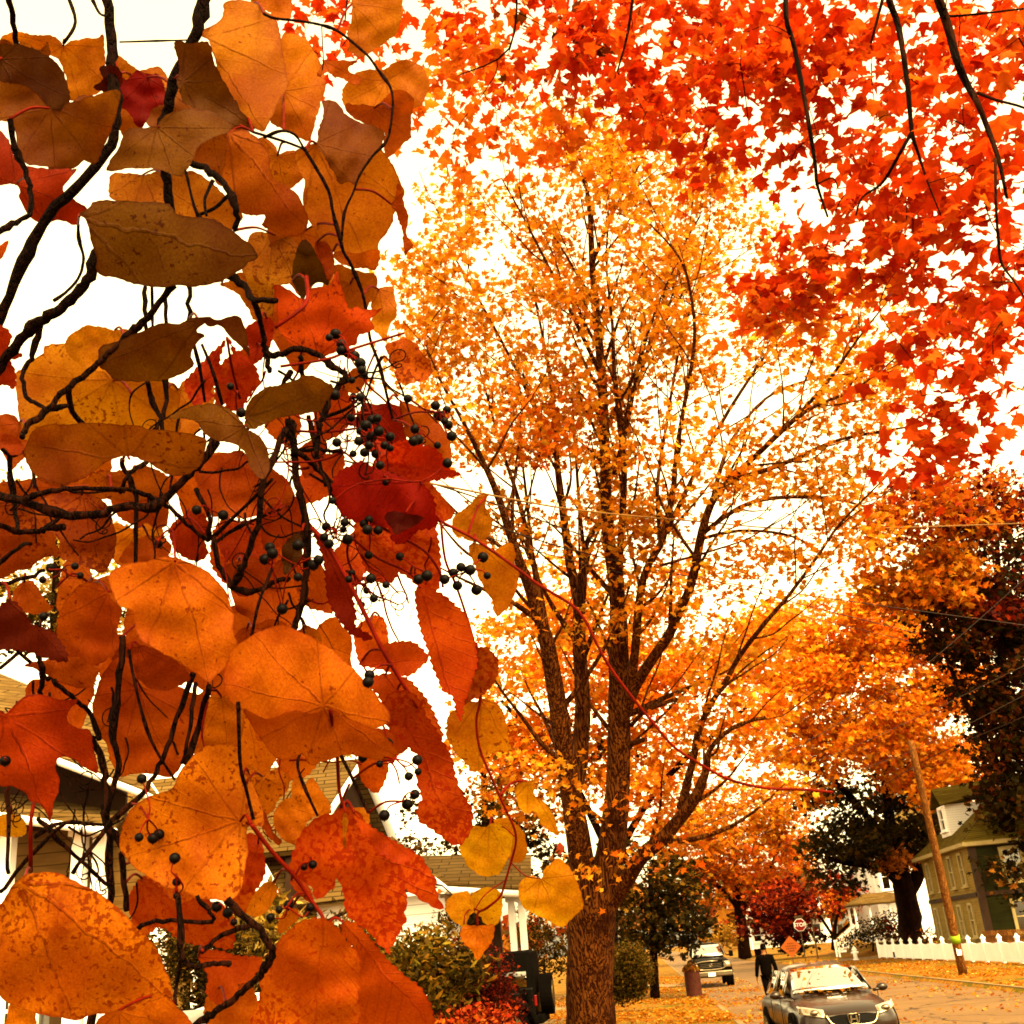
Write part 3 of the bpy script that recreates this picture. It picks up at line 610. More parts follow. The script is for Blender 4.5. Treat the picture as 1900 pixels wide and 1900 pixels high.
for z, wd_ in ((1.48, 0.42), (1.34, 0.66), (1.20, 0.62), (1.06, 0.36)):
    k = int(wd_/0.09)
    for i in range(k): b.box((-wd_/2+wd_*(i+0.5)/k, -0.024, z), (0.05, 0.006, 0.07))
b.obj('faded_lettering', MT['brown'], dg_)
hy = root('fire_hydrant', 'pale yellow fire hydrant standing behind the parked sedan', 'hydrant', Wd(13.2, 81.6, float(ground(13.2, 81.6))))
B().cyl((0, 0, 0), (0, 0, 0.08), 0.19, n=14).cyl((0, 0, 0.08), (0, 0, 0.6), 0.13, 0.12, 14).cyl((0, 0, 0.6), (0, 0, 0.66), 0.17, n=14).obj('barrel', MT['hyd'], hy, True)
B().ball((0, 0, 0.66), 0.145, (1, 1, 1.0), 12).cyl((0, 0, 0.78), (0, 0, 0.87), 0.04, n=6).obj('bonnet', MT['hyd'], hy, True)
for a in (0, 1, 2): 
    v = Vector((math.cos(a*math.pi/2+math.pi), math.sin(a*math.pi/2+math.pi), 0)); B().cyl(v*0.1+Vector((0, 0, 0.46)), v*0.22+Vector((0, 0, 0.46)), 0.07, n=10).cyl(v*0.22+Vector((0, 0, 0.46)), v*0.25+Vector((0, 0, 0.46)), 0.035, n=6).obj('outlet', MT['hyd'], hy)
br = root('barrel_bin', 'rusty brown metal barrel overflowing with yard leaves on the verge', 'barrel', Wd(1.45, 46.0, float(ground(1.45, 46.0))))
b = B(); b.cyl((0, 0, 0), (0, 0, 0.9), 0.29, n=20)
for z in (0.02, 0.31, 0.6, 0.89): b.cyl((0, 0, z-0.015), (0, 0, z+0.015), 0.305, n=20)
b.obj('drum', MT['rust'], br)
n = 220; a = rng.uniform(0, 6.28, n); rr2 = 0.3*np.sqrt(rng.random(n)); pp = np.stack([rr2*np.cos(a), rr2*np.sin(a), 0.9+0.33*(1-(rr2/0.32)**2)*rng.random(n)], 1)+np.array(br.location)
leaf_cloud('leaf_heap', pp, rng.uniform(0.1, 0.18, n), tints(['d8902c', 'c06a20', 'e0a840', '8c4a18'], n), MT['fol'], 1, br)
ro = root('wooden_post', 'short brown wooden post beside the pavement left of the pickup', 'post', Wd(0.2, 74, float(ground(0.2, 74))))
B().box((0, 0, 0.75), (0.24, 0.24, 1.5), bev=0.03).cyl((0, 0, 1.5), (0, 0, 1.62), 0.16, 0.02, 4).obj('shaft', MT['pole'], ro); B().cyl((0.1, 0, 1.25), (0.9, 0.1, 1.05), 0.03, n=6).obj('arm', MT['pole'], ro)
# ------------------------------------------------------------------ vehicles
def wheel(parent, x, y, r, wd, name='wheel', rim='alloy', out=1):
    t = B(); t.cyl((x-wd/2, y, r), (x+wd/2, y, r), r, n=26); w_ = t.obj(name, MT['rubber'], parent)
    b = B(); xo = x+out*wd/2; b.cyl((xo-0.01*out, y, r), (xo+0.012*out, y, r), r*0.66, n=22); 
    for i in range(5):
        a = i*2*math.pi/5; b.box((xo+0.02*out, y+math.sin(a)*r*0.33, r+math.cos(a)*r*0.33), (0.03, r*0.2, r*0.62), rx=-a)
    b.cyl((xo, y, r), (xo+0.04*out, y, r), r*0.16, n=10); b.obj('rim', MT[rim], w_); return w_
def patch(name, grid, mat, parent, th=0.012):
    """curved panel given as rows of points, with thickness"""
    g = np.array(grid, float); m, n = g.shape[:2]; V = g.reshape(-1, 3)
    F = [(i*n+j, i*n+j+1, (i+1)*n+j+1, (i+1)*n+j) for i in range(m-1) for j in range(n-1)]
    o = meshobj(name, V, F, mat, parent, smooth=True); md = o.modifiers.new('th', 'SOLIDIFY'); md.thickness = th; md.offset = 0; return o
vz = float(roadz(23))
van = root('parked_sedan', 'dark brown sedan with leaf-strewn windscreen, parked nose towards us by the left kerb', 'car', Wd(3.10, 23.75, vz), math.pi-AZ+0.07)
van.scale = (0.885, 0.875, 0.81)
low = [(2.56, [(0, .70), (.36, .70), (.60, .66), (.64, .52), (.6, .34), (0, .30)]), (2.47, [(0, .80), (.42, .80), (.76, .75), (.84, .55), (.8, .27), (0, .24)]),
       (2.30, [(0, .90), (.46, .90), (.84, .85), (.93, .6), (.92, .24), (0, .22)]), (1.95, [(0, .985), (.5, .98), (.89, .92), (.98, .64), (.97, .24), (0, .22)]),
       (1.5, [(0, 1.05), (.52, 1.04), (.9, .985), (1.0, .68), (.98, .24), (0, .22)]), (1.12, [(0, 1.10), (.58, 1.09), (.92, 1.03), (1.0, .72), (.98, .24), (0, .22)]),
       (.4, [(0, 1.08), (.6, 1.08), (.93, 1.05), (1.005, .75), (.98, .24), (0, .22)]), (-1.6, [(0, 1.08), (.6, 1.08), (.94, 1.06), (1.005, .78), (.98, .26), (0, .24)]),
       (-2.35, [(0, 1.06), (.6, 1.06), (.92, 1.03), (.98, .78), (.95, .3), (0, .28)]), (-2.58, [(0, 1.0), (.55, 1.0), (.8, .96), (.86, .75), (.84, .4), (0, .38)])]
body = B().loft(low).obj('body', MT['vanpaint'], van, True, sub=2)
top = [(1.28, [(0, 1.02), (.55, 1.02), (.83, 1.0), (.87, .98), (0, .96)]), (1.02, [(0, 1.17), (.52, 1.16), (.80, 1.12), (.88, 1.0), (0, .96)]), (.30, [(0, 1.635), (.45, 1.625), (.66, 1.57), (.87, 1.02), (0, .96)]),
       (.05, [(0, 1.71), (.45, 1.70), (.68, 1.635), (.88, 1.02), (0, .96)]), (-.8, [(0, 1.755), (.45, 1.745), (.70, 1.675), (.89, 1.04), (0, .96)]), (-1.3, [(0, 1.66), (.44, 1.65), (.68, 1.58), (.88, 1.04), (0, .96)]),
       (-1.95, [(0, 1.30), (.42, 1.29), (.66, 1.25), (.86, 1.04), (0, .96)]), (-2.2, [(0, 1.12), (.42, 1.12), (.64, 1.10), (.78, 1.0), (0, .96)])]
B().loft(top).obj('cabin', MT['vanpaint'], van, True, sub=2)
rows = []
for k in range(7):
    u = k/6; y = 1.10-0.76*u; z = 1.165+0.475*u+0.02*math.sin(math.pi*u); hw = 0.775-0.15*u
    rows.append([(hw*x, y-0.13*x*x+0.02, z+0.012-0.035*abs(x)**3) for x in np.linspace(-1, 1, 11)])
patch('windscreen', rows, MT['wind'], van)
B().box((0.2, 1.09, 1.185), (0.75, 0.02, 0.02), rz=0.04).box((-0.4, 1.09, 1.18), (0.6, 0.02, 0.02), rz=-0.04).obj('wiper', MT['black'], van)
for sg in (1, -1):
    patch('side_window', [[(sg*(.905-.20*u), yy, 1.09+.50*u) for yy in np.linspace(y0-0.30*u if y0 > .5 else y0, y1, 4)] for u in (0, .5, 1) for y0, y1 in ((.70, -.35),)], MT['carwin'], van)
    patch('side_window', [[(sg*(.912-.20*u), yy, 1.10+.50*u) for yy in np.linspace(-.48, -1.5, 4)] for u in (0, .5, 1)], MT['carwin'], van)
    m = B(); m.ball((sg*1.10, .78, 1.13), 0.12, (1.0, .65, .72), 12).cyl((sg*.90, .8, 1.08), (sg*1.05, .8, 1.1), 0.035); m.obj('mirror', MT['vanpaint'], van, True)
    rows = []
    for k in range(5):
        u = k/4; rows.append([(sg*(.50+.42*v), 2.56-.40*v**1.8-.17*u, .70+.15*u+.09*v) for v in np.linspace(0, 1, 6)])
    patch('headlight', rows, MT['lamp'], van, 0.02)
    B().ball((sg*.68, 2.45, .81), .06, (1.5, 1, 1), n=12).obj('reflector', MT['chrome'], van, True)
    B().cyl((sg*.74, 2.44, .42), (sg*.74, 2.49, .42), .055, n=12).obj('fog_lamp', MT['lamp'], van)
    for y in (1.58, -1.5):
        wheel(van, sg*.90, y, .36, .23, out=sg)
        B().cyl((sg*.72, y, .37), (sg*1.002, y, .37), .44, n=28).obj('wheel_arch', MT['rubber'], van)
    B().cyl((sg*1.01, .05, .92), (sg*1.01, -.2, .92), .022, n=8).obj('handle', MT['chrome'], van)
    b = B(); b.box((sg*1.006, .72, .7), (0.012, 0.012, .75)).box((sg*1.008, -.42, .7), (0.012, .012, .75)).obj('door_seam', MT['black'], van)
gr = B(); gr.slab([(-.46, 2.565, .72), (-.36, 2.60, .56), (0, 2.615, .54), (.36, 2.60, .56), (.46, 2.565, .72), (.25, 2.575, .745), (-.25, 2.575, .745)], 0.05)
grille = gr.obj('grille', MT['black'], van)
g = Tubes(); g.add(catmull([(-.5, 2.55, .755), (-.40, 2.62, .575), (-.2, 2.645, .535), (.2, 2.645, .535), (.40, 2.62, .575), (.5, 2.55, .755)], 5), 0.028, 8); g.obj('chrome_trim', MT['chrome'], grille)
b = B(); b.box((-.055, 2.655, .655), (.028, .02, .14), ry=0.10).box((.055, 2.655, .655), (.028, .02, .14), ry=-0.10).box((0, 2.655, .65), (.1, .02, .026)); b.obj('emblem', MT['chrome'], grille)
g = Tubes(); g.add(catmull([(-.1, 2.655, .74), (-.085, 2.655, .58), (0, 2.655, .565), (.085, 2.655, .58), (.1, 2.655, .74), (0, 2.655, .748)], 4, True), 0.01, 6); g.obj('emblem_frame', MT['chrome'], grille)
B().box((0, 2.62, .40), (.34, .02, .17), bev=0.008).obj('number_plate', MT['white'], van); B().box((0, 2.57, .30), (1.1, .06, .12), bev=.02).obj('lower_grille', MT['black'], van)
th = math.pi-AZ+0.07; ct, st_ = math.cos(th), math.sin(th)
def on_van(l): l = np.asarray(l, float)*np.array(van.scale); return np.stack([l[:, 0]*ct-l[:, 1]*st_, l[:, 0]*st_+l[:, 1]*ct, l[:, 2]], 1)+np.array(van.location)
n = 26; l = np.stack([rng.uniform(-.75, .75, n), rng.uniform(1.08, 1.2, n), rng.uniform(1.13, 1.2, n)], 1)
n2 = 20; l2 = np.stack([rng.uniform(-.6, .6, n2), rng.uniform(-.6, .2, n2), rng.uniform(1.74, 1.78, n2)], 1); n3 = 24; u3 = rng.random(n3); l3 = np.stack([rng.uniform(-.6, .6, n3), 1.06-.7*u3, 1.205+.455*u3], 1)
l = np.concatenate([l, l2, l3]); o = leaf_cloud('leaf_litter', on_van(l), rng.uniform(.07, .12, len(l)), tints(['e0962c', 'c87820', 'f0b848'], len(l)), MT['fol'], 1, up=2.5, kind='stuff')

tz = float(roadz(58))
trk = root('pickup_truck', 'dark pickup truck with chrome grille parked facing us behind the barrel', 'truck', Wd(2.72, 60.3, tz), math.pi-AZ)
tl = [(2.75, [(0, 1.12), (.6, 1.12), (.86, 1.06), (.93, .8), (.9, .45), (0, .42)]), (2.6, [(0, 1.2), (.6, 1.2), (.92, 1.12), (.98, .8), (.96, .42), (0, .40)]), (1.2, [(0, 1.27), (.62, 1.27), (.95, 1.2), (1.0, .8), (.98, .42), (0, .4)]),
      (.9, [(0, 1.28), (.62, 1.28), (.95, 1.22), (1.0, .8), (.98, .42), (0, .4)]), (-1.3, [(0, 1.25), (.62, 1.25), (.96, 1.22), (1.0, .8), (.98, .42), (0, .4)]), (-2.9, [(0, 1.22), (.62, 1.22), (.96, 1.2), (1.0, .8), (.98, .5), (0, .5)])]
B().loft(tl).obj('body', MT['trkpaint'], trk, True, sub=1)
tc = [(1.15, [(0, 1.25), (.6, 1.25), (.86, 1.2), (.9, 1.15), (0, 1.1)]), (.45, [(0, 1.86), (.5, 1.85), (.70, 1.8), (.92, 1.2), (0, 1.1)]), (-.2, [(0, 1.95), (.5, 1.94), (.72, 1.88), (.93, 1.2), (0, 1.1)]), (-1.1, [(0, 1.92), (.5, 1.91), (.7, 1.85), (.92, 1.2), (0, 1.1)]), (-1.4, [(0, 1.3), (.5, 1.3), (.8, 1.26), (.9, 1.2), (0, 1.1)])]
B().loft(tc).obj('cabin', MT['trkpaint'], trk, True, sub=1)
patch('windscreen', [[(x*(.74-.12*u), 1.08-.66*u+.03-.1*x*x, 1.33+.50*u) for x in np.linspace(-1, 1, 7)] for u in (0, .33, .66, 1)], MT['wind'], trk)
gq = B().slab([(-.52, 2.80, .80), (.52, 2.80, .80), (.56, 2.76, 1.07), (-.56, 2.76, 1.07)], .06).obj('grille', MT['black'], trk)
g = Tubes(); g.add(catmull([(-.58, 2.80, 1.09), (-.56, 2.83, .79), (.56, 2.83, .79), (.58, 2.80, 1.09)], 4, True), .035, 8); g.obj('chrome_trim', MT['chrome'], gq)
g = Tubes(); g.add(catmull([(-.09, 2.84, .95), (0, 2.84, .9), (.09, 2.84, .95), (0, 2.84, 1.0)], 4, True), .014, 6); g.obj('emblem', MT['chrome'], gq)
for z in (.87, .94, 1.01): B().box((0, 2.82, z), (1.0, .02, .015)).obj('grille_bar', MT['chrome'], gq)
B().box((0, 2.86, .58), (1.9, .2, .24), bev=.05).obj('bumper', MT['chrome'], trk); B().box((0, 2.97, .56), (.32, .02, .16)).obj('number_plate', MT['white'], trk)
for sg in (1, -1):
    patch('headlight', [[(sg*(.60+.34*v), 2.80-.2*v*v-.05*u, .84+.25*u) for v in np.linspace(0, 1, 5)] for u in (0, .5, 1)], MT['lamp'], trk, .03)
    patch('side_window', [[(sg*(.93-.2*u), yy, 1.3+.5*u) for yy in np.linspace(.72-.45*u, -.95, 5)] for u in (0, .5, 1)], MT['carwin'], trk)
    B().box((sg*1.13, .75, 1.38), (.2, .12, .28), bev=.04).cyl((sg*.92, .75, 1.32), (sg*1.06, .75, 1.34), .03).obj('mirror', MT['black'], trk)
    for y in (1.85, -1.75):
        wheel(trk, sg*.88, y, .41, .27, out=sg); B().cyl((sg*.7, y, .45), (sg*1.004, y, .45), .50, n=24).obj('wheel_arch', MT['rubber'], trk)

jz = 0.28
jl = P(975, 1840, 22.6)
jp = root('black_jeep', 'black square off-road car with soft top and spare wheel on its back', 'car', (jl[0]-0.72, jl[1]+0.5, jz), math.pi/2-AZ)
# local +y = driving direction (left in the picture)
B().box((0, 0.55, .78), (1.5, 2.9, .55), bev=.06).box((0, 2.0, .85), (1.2, 1.3, .45), bev=.08).box((0, -.8, .8), (1.5, .3, .62), bev=.04).obj('body', MT['black'], jp)
ht = B(); ht.loft([(1.05, [(0, 1.1), (.6, 1.1), (.72, 1.08), (.74, 1.0), (0, .98)]), (.72, [(0, 1.78), (.55, 1.77), (.64, 1.74), (.74, 1.0), (0, .98)]), (-.85, [(0, 1.8), (.55, 1.79), (.65, 1.75), (.74, 1.0), (0, .98)]), (-.96, [(0, 1.76), (.55, 1.75), (.64, 1.7), (.73, 1.0), (0, .98)])])
ht.obj('soft_top', MT['matteblack'], jp)
for sg in (1, -1):
    patch('quarter_window', [[(sg*(.742-.1*u), yy, 1.12+.5*u) for yy in np.linspace(-.1, -.82, 4)] for u in (0, .5, 1)], MT['carwin'], jp)
    patch('side_window', [[(sg*(.742-.1*u), yy, 1.12+.5*u) for yy in np.linspace(.72-.12*u, 0.0, 4)] for u in (0, .5, 1)], MT['carwin'], jp)
    for y in (1.55, -.45):
        wheel(jp, sg*.78, y, .39, .26, out=sg); g = Tubes(); g.add(np.array([(sg*.84, y+.52*math.cos(a), .40+.5*math.sin(a)) for a in np.linspace(0, math.pi, 12)]), .06, 8); g.obj('fender_flare', MT['rubber'], jp)
    B().box((sg*.66, -.97, .86), (.14, .05, .2), bev=.015).obj('tail_light', MT['tail'], jp)
sw = B(); sw.cyl((0.05, -1.02, .95), (0.05, -1.26, .95), .385, n=26); sp = sw.obj('spare_wheel', MT['rubber'], jp); B().cyl((0.05, -1.255, .95), (0.05, -1.275, .95), .24, n=20).obj('rim', MT['alloy'], sp)
B().box((0, -1.02, .52), (1.5, .16, .16), bev=.03).obj('bumper', MT['matteblack'], jp)
rl = P(420, 1886, 9.6)
rc = root('red_car', 'red car with pale roof, mostly hidden under the lowest orange leaves', 'car', (rl[0], rl[1]+0.6, 0.42), math.pi/2-AZ)
B().loft([(y, [(0, zt), (.5, zt), (.82, zt-.06), (.88, .6), (.84, .2), (0, .2)]) for y, zt in ((2.1, .7), (1.9, .86), (1.0, .95), (0, .98), (-1.5, .97), (-2.0, .85), (-2.15, .65))]).obj('body', MT['redpaint'], rc, True, sub=1)
B().loft([(y, [(0, zt), (.45, zt), (.62, zt-.05), (.8, .92), (0, .9)]) for y, zt in ((1.0, .95), (.3, 1.38), (-.4, 1.43), (-1.1, 1.36), (-1.7, .96))]).obj('roof', MT['white'], rc, True, sub=1)
for sg in (1, -1):
    patch('side_window', [[(sg*(.81-.15*u), yy, .98+.33*u) for yy in np.linspace(.75-.4*u, -1.3+.3*u, 6)] for u in (0, .5, 1)], MT['carwin'], rc)
    for y in (1.35, -1.3): wheel(rc, sg*.78, y, .31, .2, out=sg)

# ------------------------------------------------------------------ person
def skin(name, pts, edges, mat, parent, sub=1):
    me = bpy.data.meshes.new(name); me.from_pydata([p[:3] for p in pts], edges, []); o = bpy.data.objects.new(name, me); COL.objects.link(o)
    o.modifiers.new('skin', 'SKIN')
    for i, p in enumerate(pts):
        sv_ = me.skin_vertices[0].data[i]; r_ = p[3]; sv_.radius = r_ if isinstance(r_, tuple) else (r_, r_); sv_.use_root = (i == 0)
    s = o.modifiers.new('sub', 'SUBSURF'); s.levels = sub; s.render_levels = sub
    dg = bpy.context.evaluated_depsgraph_get(); m2 = bpy.data.meshes.new_from_object(o.evaluated_get(dg)); bpy.data.objects.remove(o)
    m2.shade_smooth(); m2.materials.clear(); m2.materials.append(mat); q = bpy.data.objects.new(name, m2); COL.objects.link(q); adopt(q, parent); return q
pf = P(1425, 1820, 32.6)
pe = root('person', 'person in dark clothes and knit cap walking away behind the parked sedan', 'person', (pf[0], pf[1], float(roadz(36))-0.0), -AZ+0.1)
pts = [(0, 0, 1.02, (.09, .07)), (0, .0, 1.1, (.10, .075)), (0, .01, 1.28, (.17, .11)), (0, .0, 1.42, (.13, .08)), (0, .0, 1.50, (.055, .055)), (0, .02, 1.57, (.075, .085)), (0, .02, 1.66, (.083, .098)), (0, .01, 1.74, (.05, .06))]
edges = [(i, i+1) for i in range(7)]
def chain(par, lst):
    k = par
    for q in lst: pts.append(q); edges.append((k, len(pts)-1)); k = len(pts)-1
    return k
for sg, sw_ in ((-1, .10), (1, -.08)):
    k = chain(3, [(sg*.185, 0, 1.40, .062), (sg*.255, -.02+sw_*.2, 1.13, .046), (sg*.275, .02+sw_, .90, .032), (sg*.278, .03+sw_*1.1, .84, (.030, .038))])
    palm = len(pts)-1
    for i, (dx, L_) in enumerate(((-.03, .085), (-.01, .097), (.01, .09), (.028, .072))):
        chain(palm, [(sg*.278, .03+sw_*1.1+dx, .80, .010), (sg*.272, .032+sw_*1.1+dx, .80-L_*.55, .009), (sg*.262, .034+sw_*1.1+dx, .80-L_, .007)])
    chain(palm, [(sg*.268, .075+sw_*1.1, .815, .011), (sg*.258, .085+sw_*1.1, .775, .008)])
    chain(0, [(sg*.085, 0, .88, .06), (sg*.10, .03-sw_*1.6, .50, .058), (sg*.10, -.04-sw_*2.6, .10, .042), (sg*.105, .06-sw_*2.6, .05, .040), (sg*.11, .14-sw_*2.6, .04, .030)])
skin('body', pts, edges, MT['skin'], pe)
jk = [(0, 0, .79, (.19, .145)), (0, 0, 1.1, (.175, .125)), (0, .01, 1.28, (.20, .135)), (0, 0, 1.43, (.15, .095)), (0, 0, 1.49, (.075, .075))]; je = [(0, 1), (1, 2), (2, 3), (3, 4)]
for sg, sw_ in ((-1, .10), (1, -.08)):
    b0 = len(jk); jk += [(sg*.19, 0, 1.405, .082), (sg*.26, -.02+sw_*.2, 1.13, .066), (sg*.277, .02+sw_, .89, .050)]; je += [(3, b0), (b0, b0+1), (b0+1, b0+2)]
skin('jacket', jk, je, MT['cloth'], pe)
tk = [(0, 0, 1.0, (.175, .130))]; te = []
for sg, sw_ in ((-1, .10), (1, -.08)):
    b0 = len(tk); tk += [(sg*.085, 0, .86, .125), (sg*.10, .03-sw_*1.6, .50, .075), (sg*.10, -.04-sw_*2.6, .09, .062)]; te += [(0, b0), (b0, b0+1), (b0+1, b0+2)]
skin('trousers', tk, te, MT['cloth'], pe)
for sg, sw_ in ((-1, .10), (1, -.08)): skin('shoe', [(sg*.10, -.07-sw_*2.6, .05, (.05, .05)), (sg*.105, .06-sw_*2.6, .045, (.05, .045)), (sg*.11, .17-sw_*2.6, .04, (.04, .03))], [(0, 1), (1, 2)], MT['rubber'], pe)
skin('knit_cap', [(0, -.03, 1.58, (.085, .07)), (0, -.005, 1.65, (.098, .112)), (0, .0, 1.72, (.095, .11)), (0, 0, 1.78, (.05, .06))], [(0, 1), (1, 2), (2, 3)], MT['cap'], pe)

# ------------------------------------------------------------------ trees
def px_limb(l, k=4):
    a = np.array(l, float); w_ = np.array([P(x, y, z) for x, y, z, r in l]); r = a[:, 3]*a[:, 2]/FOC
    n = len(l); q = catmull(w_, k); rr_ = np.interp(np.linspace(0, n-1, len(q)), np.arange(n), r); return q, rr_
def tree(name, label, cat, limbs, crowns, leaf, per, sig, mat='fol', bk='bark', detail=1, group=None, down=False, up=0.4, twig=(0.006, 0.010), attach=0.7, flat=0.6, ground_z=None, world_limbs=(), seg=9, knob=0.05, dense=1.35, side=None, gain=1.0, jit=0.16):
    tb = Tubes(); nodes = []
    L_ = [px_limb(l) for l in limbs]+[(catmull(np.array([q[:3] for q in l]), 4), np.interp(np.linspace(0, len(l)-1, (len(l)-1)*4+1), np.arange(len(l)), [q[3] for q in l])) for l in world_limbs]
    base = L_[0][0][0]; gz = base[2]
    rt = root(name, label, cat, base, 0, group); per = int(per*dense)
    for q, r in L_:
        tb.add(q, r, seg if r.max() > 0.1 else 6, knob)
        nodes.append(q[len(q)//4:])
    nodes = np.concatenate(nodes)
    C = []
    if side:                                   # fine side branches along every limb
        new = []
        for q, r in L_:
            ln = np.concatenate([[0], np.cumsum(np.linalg.norm(np.diff(q, axis=0), axis=1))])
            for sl in np.arange(ln[-1]*(0.22 if r.max() < .5 else .9), ln[-1], side[0]):
                sl += rng.uniform(-.4, .4)*side[0]; p0 = np.array([np.interp(sl, ln, q[:, k]) for k in range(3)]); r0 = np.interp(sl, ln, r)
                i = min(len(q)-2, int(np.searchsorted(ln, sl))); tg = q[i+1]-q[i]; tg /= np.linalg.norm(tg)+1e-9
                dv = rng.normal(size=3); dv -= tg*np.dot(dv, tg); dv /= np.linalg.norm(dv); a_ = rng.uniform(.5, .95); d = tg*math.cos(a_)+dv*math.sin(a_); d[2] = max(d[2], -.1)
                Lb = side[1]*rng.uniform(.5, 1.25)*(0.6+0.5*(1-sl/ln[-1])); pp = [p0]
                for k in range(4):
                    d = d+rng.normal(0, .13, 3)+np.array([0, 0, .10]); d /= np.linalg.norm(d); pp.append(pp[-1]+d*Lb/4)
                qq = catmull(pp, 3); tb.add(qq, np.linspace(min(.5*r0, .016+.018*Lb), .008, len(qq)), 5); new.append(qq[4:])
                if rng.random() < side[2]: C.append((qq[-1], side[3]))
                if rng.random() < side[2]*.6: C.append((qq[-5], side[3]))
        nodes = np.concatenate([nodes]+new)
    for e in crowns:
        cx, cy, rx, ry, zc, dz, dens, pal = e
        foot = (2.2*sig*FOC/zc)**2; n = max(2, int(dens*math.pi*rx*ry/foot)); a = rng.uniform(0, 2*np.pi, n); rr_ = np.sqrt(rng.random(n))
        z = zc+dz*np.sqrt(np.maximum(0.05, 1-rr_**2))*rng.uniform(-1, 1, n)
        for i in range(n): C.append((P(cx+rx*rr_[i]*math.cos(a[i]), cy+ry*rr_[i]*math.sin(a[i]), z[i]), pal))
    cp = np.array([c[0] for c in C]); d0 = np.min(np.linalg.norm(cp[:, None]-nodes[None, ::2], axis=2), axis=1)
    POS = []; TIN = []; tw = Tubes()
    for i in np.argsort(d0):
        c = cp[i]; df = nodes-c; cost = np.linalg.norm(df, axis=1)+attach*np.maximum(0, df[:, 2]); j = int(np.argmin(cost)); s = nodes[j]; L0 = np.linalg.norm(c-s)
        if L0 > 0.05:
            mid = (s+c)/2+rng.normal(0, 0.10*L0, 3)+np.array([0, 0, (-0.12 if not down else 0.1)*L0]); q = catmull([s, mid, c], 3)
            tw.add(q, np.linspace(twig[0]+twig[1]*min(L0, 3.5), twig[0], len(q)), 4); nodes = np.concatenate([nodes, q[2:]])
        m = max(3, int(per*rng.uniform(0.6, 1.4))); g_ = rng.normal(0, sig, (m, 3)); g_[:, 2] *= flat
        u = rng.random(m)*0.35; POS.append(c+g_+(s-c)[None]*u[:, None]*min(1, 1.2/max(L0, 0.3))); TIN.append(np.minimum(.97, tints(C[i][1], m, jit)*gain))
    o_ = tb.n
    tb.V += tw.V; tb.F += [tuple(i+o_ for i in f) for f in tw.F]; tb.n += tw.n; tb.obj('trunk', MT[bk], rt, True)
    pos = np.concatenate(POS); leaf_cloud('crown', pos, leaf*rng.uniform(0.7, 1.25, len(pos)), np.concatenate(TIN), MT[mat], detail, rt, up=up, down=down)
    return rt
YEL = ['fc9e20', 'f49014', 'ffb430', 'ea800e', 'fa9c18', 'fcae2c']; ORA = ['f4881a', 'ea7810', 'fa9c2a', 'de680c', 'f28016', 'd25c0a']
DGR = ['3c3410', '2e2a0c', '4a3e12', '5a4614', '362c0c', '6a4e16']; RUST = ['6a3410', '7c3c12', '8a4416', '5a2a0c', '9c5018']; OLV = ['7a6014', '604c10', '967018', '4e3e0c', 'b07e1c']; RED = ['c83c12', 'b02c0e', 'd84c16', '94200c', 'e05a1c']; DRD = ['7c2010', '64180c', '942a12', '541408', 'ac3814']
Z = 24.0
